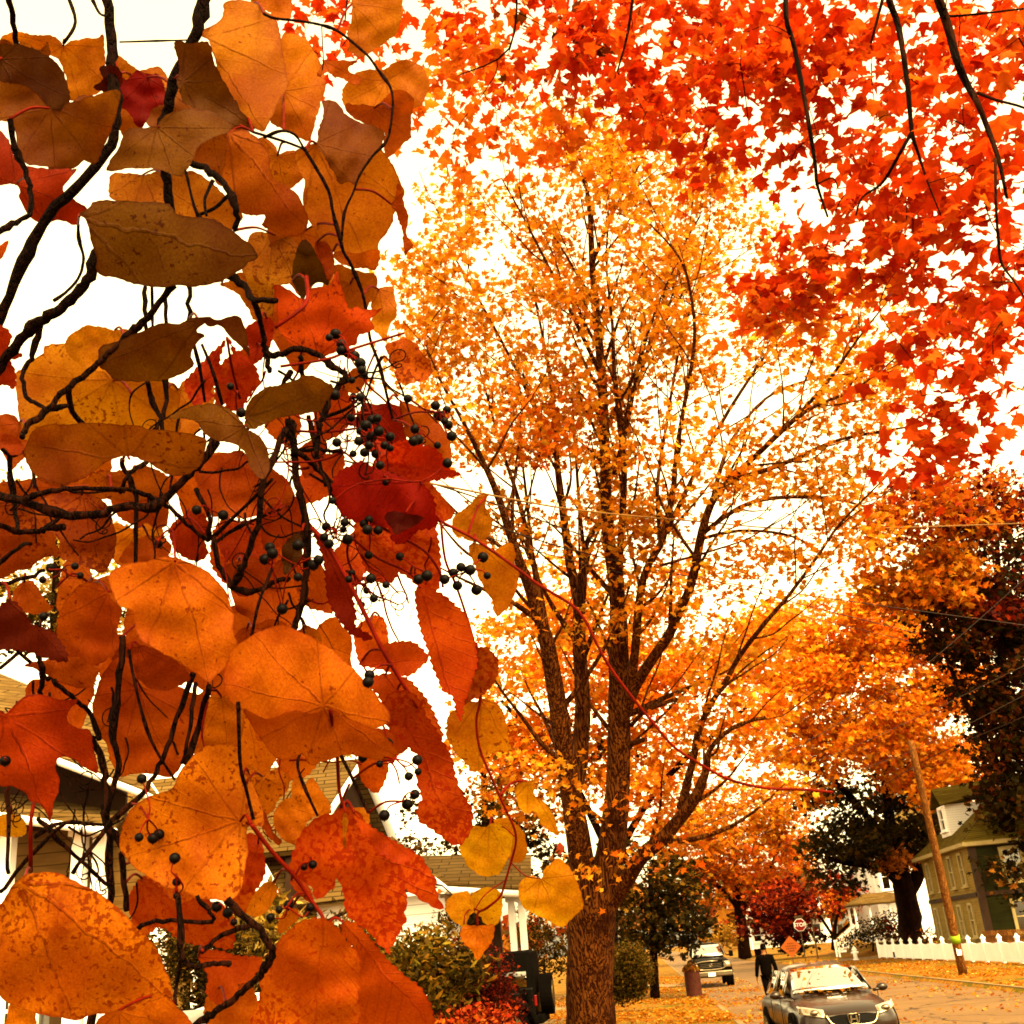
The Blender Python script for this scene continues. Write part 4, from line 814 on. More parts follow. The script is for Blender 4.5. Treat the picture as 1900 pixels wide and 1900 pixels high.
main_limbs = [
 [(1098, 1985, Z, 60), (1097, 1940, Z, 50), (1096, 1880, Z, 45), (1095, 1800, Z, 43), (1097, 1720, Z, 44), (1102, 1650, Z, 46), (1104, 1600, Z, 30)],
 [(1092, 1680, Z, 32), (1080, 1600, Z, 32), (1064, 1500, Z-.2, 28), (1047, 1390, Z-.4, 25), (1032, 1290, Z-.6, 23), (1016, 1200, Z-.8, 20), (990, 1110, Z-1.1, 16), (967, 1050, Z-1.4, 13), (945, 985, Z-1.7, 11), (922, 915, Z-2, 9), (893, 850, Z-2.3, 7), (858, 780, Z-2.6, 5), (822, 715, Z-3, 3.5), (790, 640, Z-3.2, 2)],
 [(1022, 1235, Z-.6, 13), (1005, 1120, Z-.3, 11), (980, 1000, Z+.2, 9), (960, 920, Z+.4, 7), (930, 830, Z+.8, 5), (900, 720, Z+1, 3.5), (870, 620, Z+1.4, 2.2)],
 [(1002, 1130, Z-.2, 8), (990, 1050, Z+.5, 6.5), (978, 935, Z+1, 5), (968, 850, Z+1.4, 3.5), (950, 740, Z+1.8, 2)],
 [(1062, 1470, Z, 22), (1074, 1420, Z+.3, 20), (1081, 1305, Z+.5, 18), (1075, 1200, Z+.7, 16), (1073, 1114, Z+.8, 14), (1058, 1047, Z+1, 11), (1043, 937, Z+1.2, 9), (1033, 850, Z+1.4, 7), (1028, 760, Z+1.6, 5), (1010, 640, Z+2, 3.5), (985, 520, Z+2.2, 2)],
 [(1078, 1150, Z+.8, 12), (1084, 1080, Z+1.1, 10), (1088, 1010, Z+1.5, 9), (1112, 966, Z+2, 7), (1130, 880, Z+2.4, 5)],
 [(1084, 1030, Z+1.4, 7), (1076, 950, Z+1.6, 6), (1070, 870, Z+1.8, 5), (1062, 740, Z+2, 3)],
 [(1108, 1690, Z, 36), (1126, 1620, Z, 33), (1140, 1530, Z, 29), (1147, 1440, Z, 26), (1149, 1300, Z, 24), (1148, 1170, Z, 20), (1144, 1090, Z, 17), (1131, 1010, Z, 14), (1124, 900, Z, 12), (1121, 800, Z, 11), (1117, 700, Z, 10), (1108, 600, Z, 9), (1099, 490, Z, 7), (1094, 390, Z, 5), (1080, 300, Z, 3.5), (1062, 235, Z, 2)],
 [(1146, 1110, Z, 13), (1152, 1000, Z-.6, 11), (1158, 880, Z-1, 10), (1150, 790, Z-1.2, 9), (1140, 690, Z-1.4, 7), (1136, 600, Z-1.6, 5), (1125, 490, Z-1.8, 3), (1130, 380, Z-2, 2)],
 [(1140, 880, Z-.5, 8), (1165, 780, Z-.9, 7), (1185, 680, Z-1.2, 5), (1215, 580, Z-1.6, 4), (1250, 500, Z-1.8, 2.5)],
 [(1150, 800, Z-1, 6), (1190, 690, Z+.5, 5), (1215, 600, Z+.8, 4), (1262, 470, Z+1.2, 3), (1300, 400, Z+1.5, 2)],
 [(1150, 1370, Z, 16), (1168, 1290, Z-.4, 15), (1178, 1210, Z-.8, 13), (1187, 1110, Z-1.1, 12), (1200, 1055, Z-1.3, 11), (1228, 1003, Z-1.5, 10), (1248, 915, Z-1.8, 9), (1255, 840, Z-2, 8), (1270, 750, Z-2.3, 6.5), (1288, 640, Z-2.6, 5.5), (1284, 560, Z-2.8, 4.5), (1262, 480, Z-3, 3.5), (1205, 415, Z-3.2, 2)],
 [(1225, 1005, Z-1.5, 7), (1220, 900, Z-1.2, 6), (1238, 780, Z-1, 5), (1262, 640, Z-.8, 4), (1300, 520, Z-.5, 2.5)],
 [(1162, 1320, Z, 18), (1178, 1275, Z-.2, 17), (1207, 1228, Z-.5, 16), (1242, 1176, Z-.9, 15), (1262, 1130, Z-1.2, 14), (1284, 1080, Z-1.5, 13), (1303, 990, Z-1.9, 12), (1320, 935, Z-2.1, 11), (1352, 893, Z-2.4, 10), (1416, 833, Z-2.8, 8), (1476, 775, Z-3.2, 6.5), (1537, 706, Z-3.6, 5), (1588, 634, Z-4, 3.5), (1646, 560, Z-4.3, 2)],
 [(1320, 935, Z-2.1, 8), (1340, 860, Z-1.9, 6.5), (1362, 810, Z-1.8, 5), (1420, 740, Z-1.6, 4), (1500, 705, Z-1.4, 3), (1600, 690, Z-1.2, 2)],
 [(1300, 1000, Z-1.9, 6), (1370, 985, Z-2.2, 5), (1450, 990, Z-2.6, 4), (1500, 1008, Z-3, 2.5)],
 [(1125, 1690, Z, 24), (1158, 1640, Z-.4, 24), (1190, 1590, Z-.8, 23), (1225, 1560, Z-1.1, 21), (1262, 1518, Z-1.4, 19), (1290, 1480, Z-1.7, 17), (1310, 1430, Z-1.9, 12), (1318, 1390, Z-2.1, 8), (1360, 1350, Z-2.4, 6), (1420, 1330, Z-2.7, 4)],
 [(1262, 1500, Z-1.4, 13), (1286, 1410, Z-1.7, 11), (1295, 1360, Z-1.9, 10), (1317, 1310, Z-2.1, 9), (1346, 1265, Z-2.3, 8), (1372, 1218, Z-2.5, 7.5), (1420, 1155, Z-2.8, 7), (1464, 1104, Z-3.1, 6), (1515, 1035, Z-3.4, 5), (1562, 968, Z-3.7, 4), (1662, 868, Z-4.2, 2)],
 [(1352, 893, Z-2.4, 9), (1450, 862, Z-2.2, 7), (1560, 815, Z-2, 5), (1700, 790, Z-2, 2.5)], [(1303, 990, Z-1.9, 9), (1400, 930, Z-1.2, 7), (1540, 925, Z-.8, 5), (1650, 955, Z-.6, 2.5)], [(1416, 833, Z-2.8, 8), (1500, 760, Z-3.6, 6), (1590, 720, Z-4.2, 4), (1690, 640, Z-4.8, 2)],
 [(1121, 800, Z, 9), (1175, 700, Z+.8, 7), (1250, 570, Z+1.4, 5), (1345, 430, Z+2, 2.5)], [(1099, 490, Z, 7), (1135, 400, Z-.6, 5), (1195, 290, Z-1, 2.5)], [(1228, 1003, Z-1.5, 8), (1330, 800, Z-.5, 6), (1420, 660, Z, 4), (1500, 560, Z+.4, 2.2)], [(1033, 850, Z+1.4, 7), (960, 690, Z+.6, 5), (880, 540, Z, 3.5), (820, 440, Z-.3, 2)], [(1117, 700, Z, 8), (1050, 560, Z-1, 6), (980, 420, Z-1.6, 4), (930, 330, Z-2, 2)],
 [(1172, 1345, Z, 8), (1200, 1318, Z-.5, 7), (1255, 1297, Z-1, 6)], [(1172, 1380, Z, 9), (1195, 1372, Z-.3, 7)],
]
_k = {0: 1, 1: .74, 4: .8, 7: .86}
main_limbs = [[(x, y, z, r*_k.get(i, .62)) for x, y, z, r in l] for i, l in enumerate(main_limbs)]
main_limbs[0].insert(0, (1099, 2040, Z, 78))
D_, S_ = 1.5, 0.8
main_crown = [(900, 420, 130, 110, Z, 3, S_, YEL), (850, 540, 120, 110, Z-1, 3, D_, YEL), (1080, 320, 190, 110, Z, 3, 1.5, YEL), (1110, 220, 190, 70, Z, 2, 1.3, YEL), (1330, 300, 110, 70, Z, 2, 1.2, YEL), (1280, 400, 160, 120, Z, 3, 1.3, YEL), (960, 560, 160, 110, Z, 4, 1.9, YEL), (800, 600, 80, 100, Z-2, 2, .9, YEL), (900, 680, 150, 90, Z, 4, 1.9, YEL),
 (1100, 600, 140, 150, Z+2, 3, .8, YEL), (980, 760, 150, 80, Z, 4, 1.9, ORA), (880, 760, 80, 80, Z, 2, 1.6, YEL), (1180, 520, 140, 100, Z, 4, .9, YEL), (1330, 520, 110, 90, Z, 3, .9, YEL), (1290, 680, 110, 70, Z, 3, .5, YEL), (1000, 850, 110, 80, Z+1, 3, 1.7, YEL), (900, 850, 60, 50, Z-2, 2, 1.2, YEL), (1180, 780, 110, 90, Z, 3, .7, YEL), (1130, 700, 90, 60, Z, 3, .9, ORA),
 (1180, 880, 80, 60, Z-1, 2, 1.3, YEL), (1290, 850, 110, 60, Z-1, 3, 1.1, YEL), (1400, 830, 140, 80, Z-2, 3, .6, YEL), (1530, 820, 130, 80, Z-3, 3, .45, YEL), (1470, 700, 110, 50, Z-3, 3, .35, YEL), (1600, 690, 70, 50, Z-3, 2, .35, YEL), (1430, 930, 130, 60, Z-2, 3, .6, YEL), (1500, 990, 60, 40, Z-3, 2, .9, YEL), (1330, 1040, 90, 50, Z-2, 2, .6, YEL),
 (1170, 960, 60, 60, Z-1, 1, 1.3, YEL), (1150, 1040, 50, 60, Z-1, 1, 1.4, YEL), (1200, 1100, 60, 40, Z-1.5, 1, 1.2, YEL), (1090, 900, 50, 60, Z+1, 2, .8, YEL), (1260, 950, 80, 40, Z-1, 2, .6, YEL), (1420, 1060, 90, 60, Z-3, 2, .9, YEL), (1560, 760, 80, 60, Z-3, 2, .3, YEL), (950, 990, 70, 60, Z-1, 2, .35, YEL),
 (1250, 1560, 60, 40, Z-1.5, 1, 1.2, ORA), (1230, 1500, 60, 50, Z-1, 1, 1.0, ORA), (1320, 1330, 70, 60, Z-2, 1.5, .7, ORA), (1150, 1130, 40, 30, Z-.8, .5, 1.0, YEL), (780, 540, 60, 60, Z-3, 1, .7, YEL), (1600, 790, 100, 90, Z-3, 2, .8, YEL), (1480, 610, 120, 80, Z-2, 3, .9, YEL), (1620, 960, 80, 50, Z-2, 2, .6, YEL), (1400, 480, 100, 80, Z-1, 3, .8, YEL)]
tree('golden_maple', 'tall golden maple with many upright forked trunks rising in the middle of the view', 'tree', main_limbs, [(a, b_, c, d_, e, f, g*.62, p) for a, b_, c, d_, e, f, g, p in main_crown], 0.138, 50, 0.36, twig=(0.006, 0.009), seg=14, knob=0.03, gain=1.2, dense=1.55, jit=.2, side=(.55, 2.9, .34, YEL))

def simple(name, label, trunk, crowns, leaf, per, sig, bk='bark_dark', **kw): return tree(name, label, 'tree', trunk, crowns, leaf, per, sig, bk=bk, **kw)
YO = YEL+YEL+ORA
simple('broad_maple', 'broad orange maple with dense low boughs right behind the golden maple', [[(1135, 1800, 44, 14), (1135, 1700, 44, 12), (1140, 1500, 44, 10), (1150, 1300, 44, 7), (1170, 1150, 44, 3)], [(1138, 1600, 44, 8), (1230, 1450, 43, 6), (1400, 1300, 42, 3)], [(1138, 1600, 44, 8), (1050, 1430, 44, 6), (930, 1300, 44, 3)]],
 [(990, 1180, 110, 110, 44, 4, 1.6, YO), (950, 1320, 90, 120, 44, 4, 1.7, YO), (1000, 1440, 110, 90, 45, 4, 1.5, YO+OLV), (1110, 1240, 110, 120, 46, 4, 1.5, YO), (1240, 1220, 120, 110, 44, 4, 1.6, ORA+YEL), (1330, 1290, 120, 100, 43, 4, 1.7, ORA+YEL), (1240, 1390, 120, 80, 43, 4, 1.6, YO), (1400, 1180, 90, 70, 43, 3, 1.4, YO), (1110, 1380, 90, 120, 46, 4, 1.4, YO+DGR), (1060, 1080, 90, 60, 45, 3, 1.3, YO), (1200, 1080, 80, 50, 45, 3, 1.0, YO)], 0.25, 34, 0.55, dense=2.8, gain=1.6)
simple('corner_maple', 'thick-trunked maple by the white fence, orange above and dark green underneath', [[(1694, 1775, 76, 27), (1690, 1735, 76, 23), (1686, 1690, 76, 21), (1676, 1640, 76, 20), (1662, 1590, 76, 14), (1650, 1520, 76, 10), (1640, 1400, 76, 6)], [(1680, 1650, 76, 14), (1640, 1610, 75, 10), (1570, 1600, 74, 6), (1530, 1590, 74, 3)], [(1684, 1660, 76, 14), (1712, 1600, 76, 12), (1722, 1520, 76, 9), (1740, 1400, 76, 5)], [(1660, 1590, 76, 8), (1580, 1480, 76, 6), (1480, 1400, 74, 3)]],
 [(1590, 1565, 90, 45, 75, 5, 3.0, DGR), (1680, 1545, 90, 50, 77, 5, 3.0, DGR), (1560, 1620, 50, 30, 74, 3, 2.2, DGR+['8a4a16']), (1620, 1490, 120, 60, 78, 5, 2.2, DGR), (1690, 1430, 110, 60, 78, 5, 2.2, DGR+ORA), (1640, 1590, 70, 20, 74, 3, 1.4, ['a05a1c', 'c07020']),
  (1640, 1140, 110, 45, 72, 4, 2.2, YO), (1490, 1160, 100, 45, 72, 4, 2.0, YO), (1450, 1230, 120, 90, 72, 4, 2.6, YO), (1580, 1290, 160, 90, 72, 5, 2.8, YO), (1700, 1230, 120, 90, 73, 5, 2.8, YO), (1770, 1330, 80, 90, 73, 4, 3.0, YEL), (1790, 1430, 60, 60, 72, 3, 3.0, YEL), (1660, 1380, 130, 70, 71, 4, 2.6, YO), (1500, 1370, 100, 60, 72, 4, 2.2, YO), (1620, 1180, 110, 70, 74, 4, 2.2, YO), (1720, 1460, 60, 40, 71, 3, 2.0, YO), (1520, 1460, 60, 35, 73, 3, 1.6, YO+DGR)], 0.36, 24, 0.62, dense=2.5, gain=1.65)
simple('dark_oak', 'huge dark green tree with rusty red top at the right edge by the green house', [[(1880, 1770, 60, 17), (1878, 1720, 60, 15), (1872, 1600, 60, 13), (1868, 1450, 60, 11), (1860, 1250, 60, 8), (1850, 1000, 60, 4)], [(1868, 1450, 60, 8), (1790, 1300, 60, 5), (1730, 1150, 60, 3)], [(1868, 1500, 60, 8), (1950, 1350, 60, 5)]],
 [(1650, 1090, 60, 60, 57, 3, 1.8, ORA+YEL), (1740, 940, 110, 70, 58, 4, 2.2, ORA+RED), (1830, 930, 110, 70, 60, 4, 2.6, DRD+ORA), (1680, 1030, 70, 90, 57, 3, 2.4, ORA), (1730, 1080, 80, 60, 57, 3, 2.2, ORA+YEL), (1840, 1050, 120, 100, 61, 5, 2.8, DGR+RUST+DRD), (1790, 1150, 110, 90, 61, 5, 2.6, DGR+RUST), (1860, 1230, 90, 120, 61, 5, 3.0, DGR+RUST), (1880, 1390, 70, 130, 61, 4, 3.2, DGR+RUST), (1885, 1530, 65, 90, 59, 3, 2.4, DGR+['8a5a18']), (1960, 1300, 80, 300, 62, 5, 2.2, DGR+RUST), (1760, 1130, 50, 60, 58, 2, 1.2, RED+ORA), (1870, 1640, 40, 50, 58, 2, 1.2, DGR+['a0641c']), (1790, 1010, 60, 40, 57, 2, 1.3, YO), (1830, 1120, 60, 30, 57, 2, .8, DRD)], 0.34, 26, 0.55, dense=2.0)
simple('street_maple', 'distant orange street maple with straight trunk beyond the pickup', [[(1382, 1775, 118, 13), (1378, 1740, 118, 11), (1372, 1690, 118, 10), (1366, 1640, 118, 8), (1360, 1560, 118, 5)], [(1374, 1690, 118, 6), (1340, 1650, 117, 4), (1290, 1620, 116, 2)], [(1374, 1690, 118, 6), (1420, 1630, 118, 4), (1450, 1560, 118, 2)]],
 [(1280, 1560, 80, 60, 112, 6, 2.8, YO), (1370, 1520, 90, 70, 116, 6, 3.0, YO), (1440, 1500, 60, 60, 118, 5, 2.6, YO), (1400, 1590, 90, 60, 116, 5, 3.0, ORA+['e05a1c']), (1300, 1640, 80, 40, 114, 5, 2.4, ORA), (1250, 1480, 60, 60, 112, 5, 2.2, YO), (1380, 1660, 70, 30, 116, 4, 1.8, ORA+OLV)], 0.5, 24, 0.8)
simple('far_street_tree', 'far orange tree with pale trunk just left of the stop sign', [[(1412, 1775, 128, 12), (1408, 1740, 128, 10), (1404, 1690, 128, 8), (1410, 1600, 128, 4)]], [(1440, 1600, 60, 50, 128, 5, 2.6, ORA+['d8501a']), (1480, 1560, 40, 60, 130, 5, 1.8, YO), (1390, 1640, 60, 40, 128, 5, 2.0, ORA)], 0.55, 22, 0.85)
simple('red_maple', 'low spreading dark red maple behind the stop sign', [[(1455, 1765, 97, 8), (1453, 1730, 97, 7), (1450, 1690, 97, 5)], [(1454, 1730, 97, 5), (1420, 1690, 97, 3)], [(1454, 1730, 97, 5), (1500, 1680, 97, 3)]],
 [(1440, 1680, 65, 40, 96, 4, 3.4, DRD+RED), (1500, 1660, 60, 40, 97, 4, 3.2, RED+DRD), (1420, 1715, 45, 25, 95, 3, 3.0, DRD), (1470, 1715, 50, 20, 97, 3, 3.0, DRD), (1545, 1650, 40, 30, 97, 3, 2.4, RED), (1480, 1740, 60, 20, 100, 2, 2.6, ['2a0c06', '3c120a'])], 0.32, 26, 0.5)
simple('small_red_tree', 'small multi-stemmed red tree in front of the white house porch', [[(1547, 1762, 90, 5), (1548, 1735, 90, 4), (1552, 1705, 90, 3), (1560, 1680, 90, 2)], [(1548, 1740, 90, 3), (1525, 1705, 90, 2.5), (1515, 1690, 90, 1.5)], [(1548, 1740, 90, 3), (1575, 1715, 90, 2.5), (1590, 1700, 90, 1.5)]], [(1560, 1670, 45, 22, 90, 3, 1.6, RED+ORA), (1520, 1690, 35, 16, 90, 3, 1.2, RED), (1590, 1655, 25, 15, 90, 2, 1.4, RED)], 0.26, 16, 0.4)
simple('dark_yard_tree', 'round dark green tree between the forked maple and the pickup', [[(1215, 1850, 42, 9), (1213, 1780, 42, 8), (1210, 1700, 42, 6), (1205, 1620, 42, 3)]], [(1215, 1640, 80, 60, 42, 3, 2.2, DGR+OLV), (1200, 1710, 80, 55, 42, 3, 2.8, DGR), (1270, 1700, 45, 55, 42, 2, 2.6, DGR), (1180, 1600, 60, 50, 43, 3, 1.8, DGR+OLV), (1280, 1640, 40, 40, 42, 2, 1.6, DGR+OLV), (1240, 1750, 60, 25, 42, 2, 2.4, DGR), (1160, 1680, 40, 50, 42, 2, 1.6, OLV+['b88424'])], 0.19, 30, 0.34)
simple('olive_tree_behind_house', 'mixed olive and gold tree rising behind the clapboard house roof', [[(905, 1800, 50, 12), (903, 1650, 50, 10), (900, 1500, 50, 7), (895, 1400, 50, 4)], [(902, 1600, 50, 6), (820, 1500, 50, 4)]], [(800, 1540, 50, 60, 50, 3, 1.6, DGR+OLV), (880, 1440, 80, 70, 50, 4, 1.8, DGR+YO), (960, 1540, 80, 60, 48, 3, 2.2, DGR+OLV), (1020, 1600, 50, 50, 48, 3, 2.0, DGR), (820, 1590, 70, 25, 50, 3, 2.2, DGR+OLV), (900, 1360, 70, 60, 50, 3, 1.4, YO+OLV), (1000, 1480, 60, 60, 50, 3, 1.6, YO+DGR)], 0.22, 30, 0.45)
simple('yellow_tree', 'bright yellow tree showing above the shingled roof beside the chimney', [[(540, 1700, 48, 10), (540, 1550, 48, 8), (545, 1400, 48, 4)]], [(540, 1370, 90, 60, 48, 4, 1.7, ['ffd060', 'f8bc40', 'e8a830']), (620, 1330, 70, 50, 48, 4, 1.3, ['ffd060', 'f8bc40', 'f0a838']), (660, 1390, 50, 30, 48, 3, .9, ['ffd060', 'f8b840'])], 0.24, 26, 0.5)
simple('tall_yellow_tree', 'tall yellow-green tree glimpsed between the leaves at the far left', [[(90, 1750, 40, 14), (95, 1500, 40, 12), (100, 1200, 40, 9), (110, 950, 40, 5)]], [(60, 1020, 110, 120, 40, 4, 1.5, ['d8b040', 'b89028', 'e8c050', '8a7420']), (180, 1050, 90, 90, 40, 4, 1.4, ['d8b040', 'b89028', 'e8c050']), (60, 1180, 120, 80, 40, 4, 1.8, OLV+DGR), (180, 1200, 80, 80, 40, 4, 1.5, OLV+['e8b848']), (20, 880, 60, 50, 40, 3, 1.0, ['d8b040', 'e8c050']), (250, 1040, 40, 60, 40, 3, 1.2, ['e8c050', 'd8b040'])], 0.22, 28, 0.5)
def bush(name, label, crowns, leaf, per, sig, stem, **kw):
    r = tree(name, label, 'shrub', stem, crowns, leaf, per, sig, bk='bark_dark', attach=0.3, **kw); return r
bush('clipped_hedge', 'rounded clipped hedge just right of the big trunk', [(1165, 1800, 40, 44, 34, .55, 9.0, ['5a4a14', '6e5818', '483a10', '8a6420']), (1150, 1825, 48, 30, 34, .5, 7.0, ['5a4a14', '483a10'])], 0.085, 30, 0.11, [[(1165, 1850, 34, 3), (1165, 1800, 34, 2)]], detail=0, flat=1.0, gain=1.9)
bush('flowering_bush', 'dark bush with pale flower heads by the white house steps', [(1625, 1725, 40, 20, 84, 1.2, 3.4, DGR+['d8b878']), (1590, 1745, 30, 14, 83, 1, 3.0, DGR), (1660, 1720, 25, 30, 82, 1, 3.0, DGR+DRD)], 0.22, 22, 0.3, [[(1620, 1765, 84, 2), (1620, 1730, 84, 1)]], detail=0)
bush('golden_bush', 'small golden bush on the verge behind the pickup', [(1340, 1735, 28, 22, 95, 1, 3.2, ['e0a838', 'b88424', 'c89830'])], 0.3, 20, 0.35, [[(1340, 1765, 95, 2), (1340, 1740, 95, 1)]], detail=0)
bush('fence_bush', 'low red-brown shrub behind the white fence under the thick trunk', [(1745, 1738, 40, 14, 70, 1, 3.0, DRD+ORA+DGR)], 0.2, 20, 0.3, [[(1745, 1765, 70, 2), (1745, 1745, 70, 1)]], detail=0)
bush('rhododendron', 'long-leaved olive green rhododendron below the clapboard wall', [(790, 1790, 90, 60, 15.5, .7, 5.0, OLV+['a8902c', 'c8a840']), (740, 1850, 90, 70, 15, .7, 4.6, OLV), (860, 1820, 60, 60, 15.5, .6, 1.8, OLV+DGR), (640, 1740, 90, 50, 16.5, .6, 4.0, OLV+['b89a34'])], 0.15, 22, 0.13, [[(790, 1960, 15.5, 6), (790, 1850, 15.5, 4)]], detail=3, flat=.8)
bush('barberry', 'dense dark maroon barberry bush in front of the black car', [(885, 1810, 60, 60, 17.5, .6, 4.0, DRD+['3c160a', '54200e']), (905, 1875, 55, 60, 17.5, .6, 4.0, DRD+['3c160a']), (850, 1760, 40, 30, 17.5, .4, 2.2, DRD+['a8541c'])], 0.07, 30, 0.10, [[(900, 1960, 17.5, 5), (900, 1860, 17.5, 3)]], detail=0, flat=1.0)
bush('low_red_shrub', 'low bright red-orange shrub at the bottom edge by the wheel', [(880, 1905, 75, 36, 15, .5, 3.6, RED+['e0702c']), (800, 1930, 90, 40, 14.5, .5, 2.8, RED+ORA)], 0.08, 26, 0.11, [[(870, 1985, 15, 4), (870, 1920, 15, 2)]], detail=0)
bush('ornamental_grass', 'tuft of straw-yellow ornamental grass behind the hanging leaves', [(490, 1745, 70, 70, 14, .5, 5.0, ['d8b048', 'b8922c', '8a7420', 'e8c468'])], 0.16, 24, 0.14, [[(490, 1900, 14, 4), (490, 1800, 14, 2)]], detail=3, flat=1.4)
bush('dark_laurel', 'dark green shrub seen low between the hanging leaves', [(370, 1810, 110, 110, 13, .5, 6.0, DGR+OLV), (850, 1690, 40, 40, 24, .5, 2.2, DGR)], 0.10, 26, 0.13, [[(370, 1950, 13, 4), (370, 1850, 13, 2)]], detail=3)
bush('porch_bush', 'rust-edged evergreen bush between the porch posts and the maple trunk', [(1010, 1720, 60, 60, 30, .9, 2.6, DGR+OLV+['7a3a14']), (1020, 1770, 50, 40, 30, .8, 2.6, DGR+OLV)], 0.10, 26, 0.17, [[(1010, 1880, 30, 4), (1010, 1780, 30, 2)]], detail=0)
# far wood closing the horizon
n = 9000; az = rng.uniform(-0.9, 1.0, n); dd = rng.uniform(230, 330, n); hgt = (14+5*np.sin(az*23)+4*np.sin(az*61+1)+3*np.sin(az*131))*np.sqrt(rng.random(n))
pos = np.stack([dd*np.sin(az), dd*np.cos(az), hgt], 1)
leaf_cloud('far_woods', pos, rng.uniform(1.6, 3.4, n), tints(['c87820', 'a8641c', '8a5a18', '6a4a14', 'd88c2c', '9a3c14'], n), MT['fol'], 1, kind='stuff')

# red maple overhead, trunk to the right of the view
RM = ['ea5410', 'e2480c', 'ee5c12', 'de3e08', 'f26a18', 'd03406']; RO = ['f67a18', 'f06a10', 'fa8a20']
rm_l = [[(1458, -60, 7.2, 5), (1459, 34, 7, 4.5), (1471, 76, 7, 4.5), (1487, 153, 6.9, 4.2), (1500, 224, 6.8, 4), (1513, 308, 6.8, 3.5), (1516, 342, 6.8, 3), (1536, 403, 6.8, 2)],
 [(1640, -60, 6.8, 7), (1650, 0, 6.7, 6.5), (1664, 39, 6.7, 6), (1674, 87, 6.6, 5.5), (1684, 158, 6.5, 5), (1692, 245, 6.4, 4), (1703, 282, 6.4, 3), (1722, 340, 6.4, 2), (1746, 400, 6.4, 1.3)], [(1692, 245, 6.4, 4), (1671, 282, 6.4, 3.5), (1637, 339, 6.5, 3), (1600, 366, 6.5, 2.2), (1588, 400, 6.5, 1.4)],
 [(1720, -60, 6.3, 9), (1742, 0, 6.2, 8.5), (1760, 53, 6.2, 8), (1776, 113, 6.1, 7.5), (1795, 158, 6.1, 7), (1813, 190, 6, 6), (1832, 237, 6, 5.5), (1853, 297, 5.9, 4.5), (1868, 368, 5.9, 3)], [(1847, 295, 5.9, 3), (1848, 382, 5.8, 2.5), (1853, 450, 5.8, 3), (1858, 488, 5.8, 2.5), (1880, 520, 5.8, 2), (1910, 565, 5.8, 1.5)],
 [(1640, -10, 6.8, 3.5), (1616, 80, 6.8, 2)], [(1752, 30, 6.2, 3), (1795, 28, 6.2, 2.5), (1900, 16, 6.1, 2)], [(1813, 172, 6, 3.5), (1850, 186, 6, 3), (1900, 200, 6, 2.5), (1960, 230, 6, 1.5)], [(1180, -60, 7.5, 3.5), (1165, 60, 7.5, 2.5), (1140, 150, 7.5, 1.5)], [(960, -40, 8, 2.5), (945, 90, 8, 2), (850, 140, 8, 1)], [(1516, 342, 6.8, 2), (1545, 330, 6.8, 1.5), (1555, 350, 6.8, 1)], [(650, -60, 8.5, 3), (640, 40, 8.5, 1.5)]]
tp = P(1720, -60, 6.3); hub = np.array([4.6, 3.6, 5.6])
def wl(px, py, z, r): q = P(px, py, z); m = (q+hub)/2+np.array([0, 0, .5]); return [(*hub, .09), (*m, .05), (*q, r*z/FOC)]
wls = [[(4.9, 3.2, 0.0, .27), (4.8, 3.3, 2, .22), (4.7, 3.5, 4, .18), (4.6, 3.6, 5.6, .15), (4.4, 3.9, 7.5, .08), (4.0, 4.2, 9.5, .03)], wl(1720, -60, 6.3, 9), wl(1640, -60, 6.8, 7), wl(1458, -60, 7.2, 5), wl(1180, -60, 7.5, 4), wl(960, -40, 8, 3), wl(650, -60, 8.5, 3)]
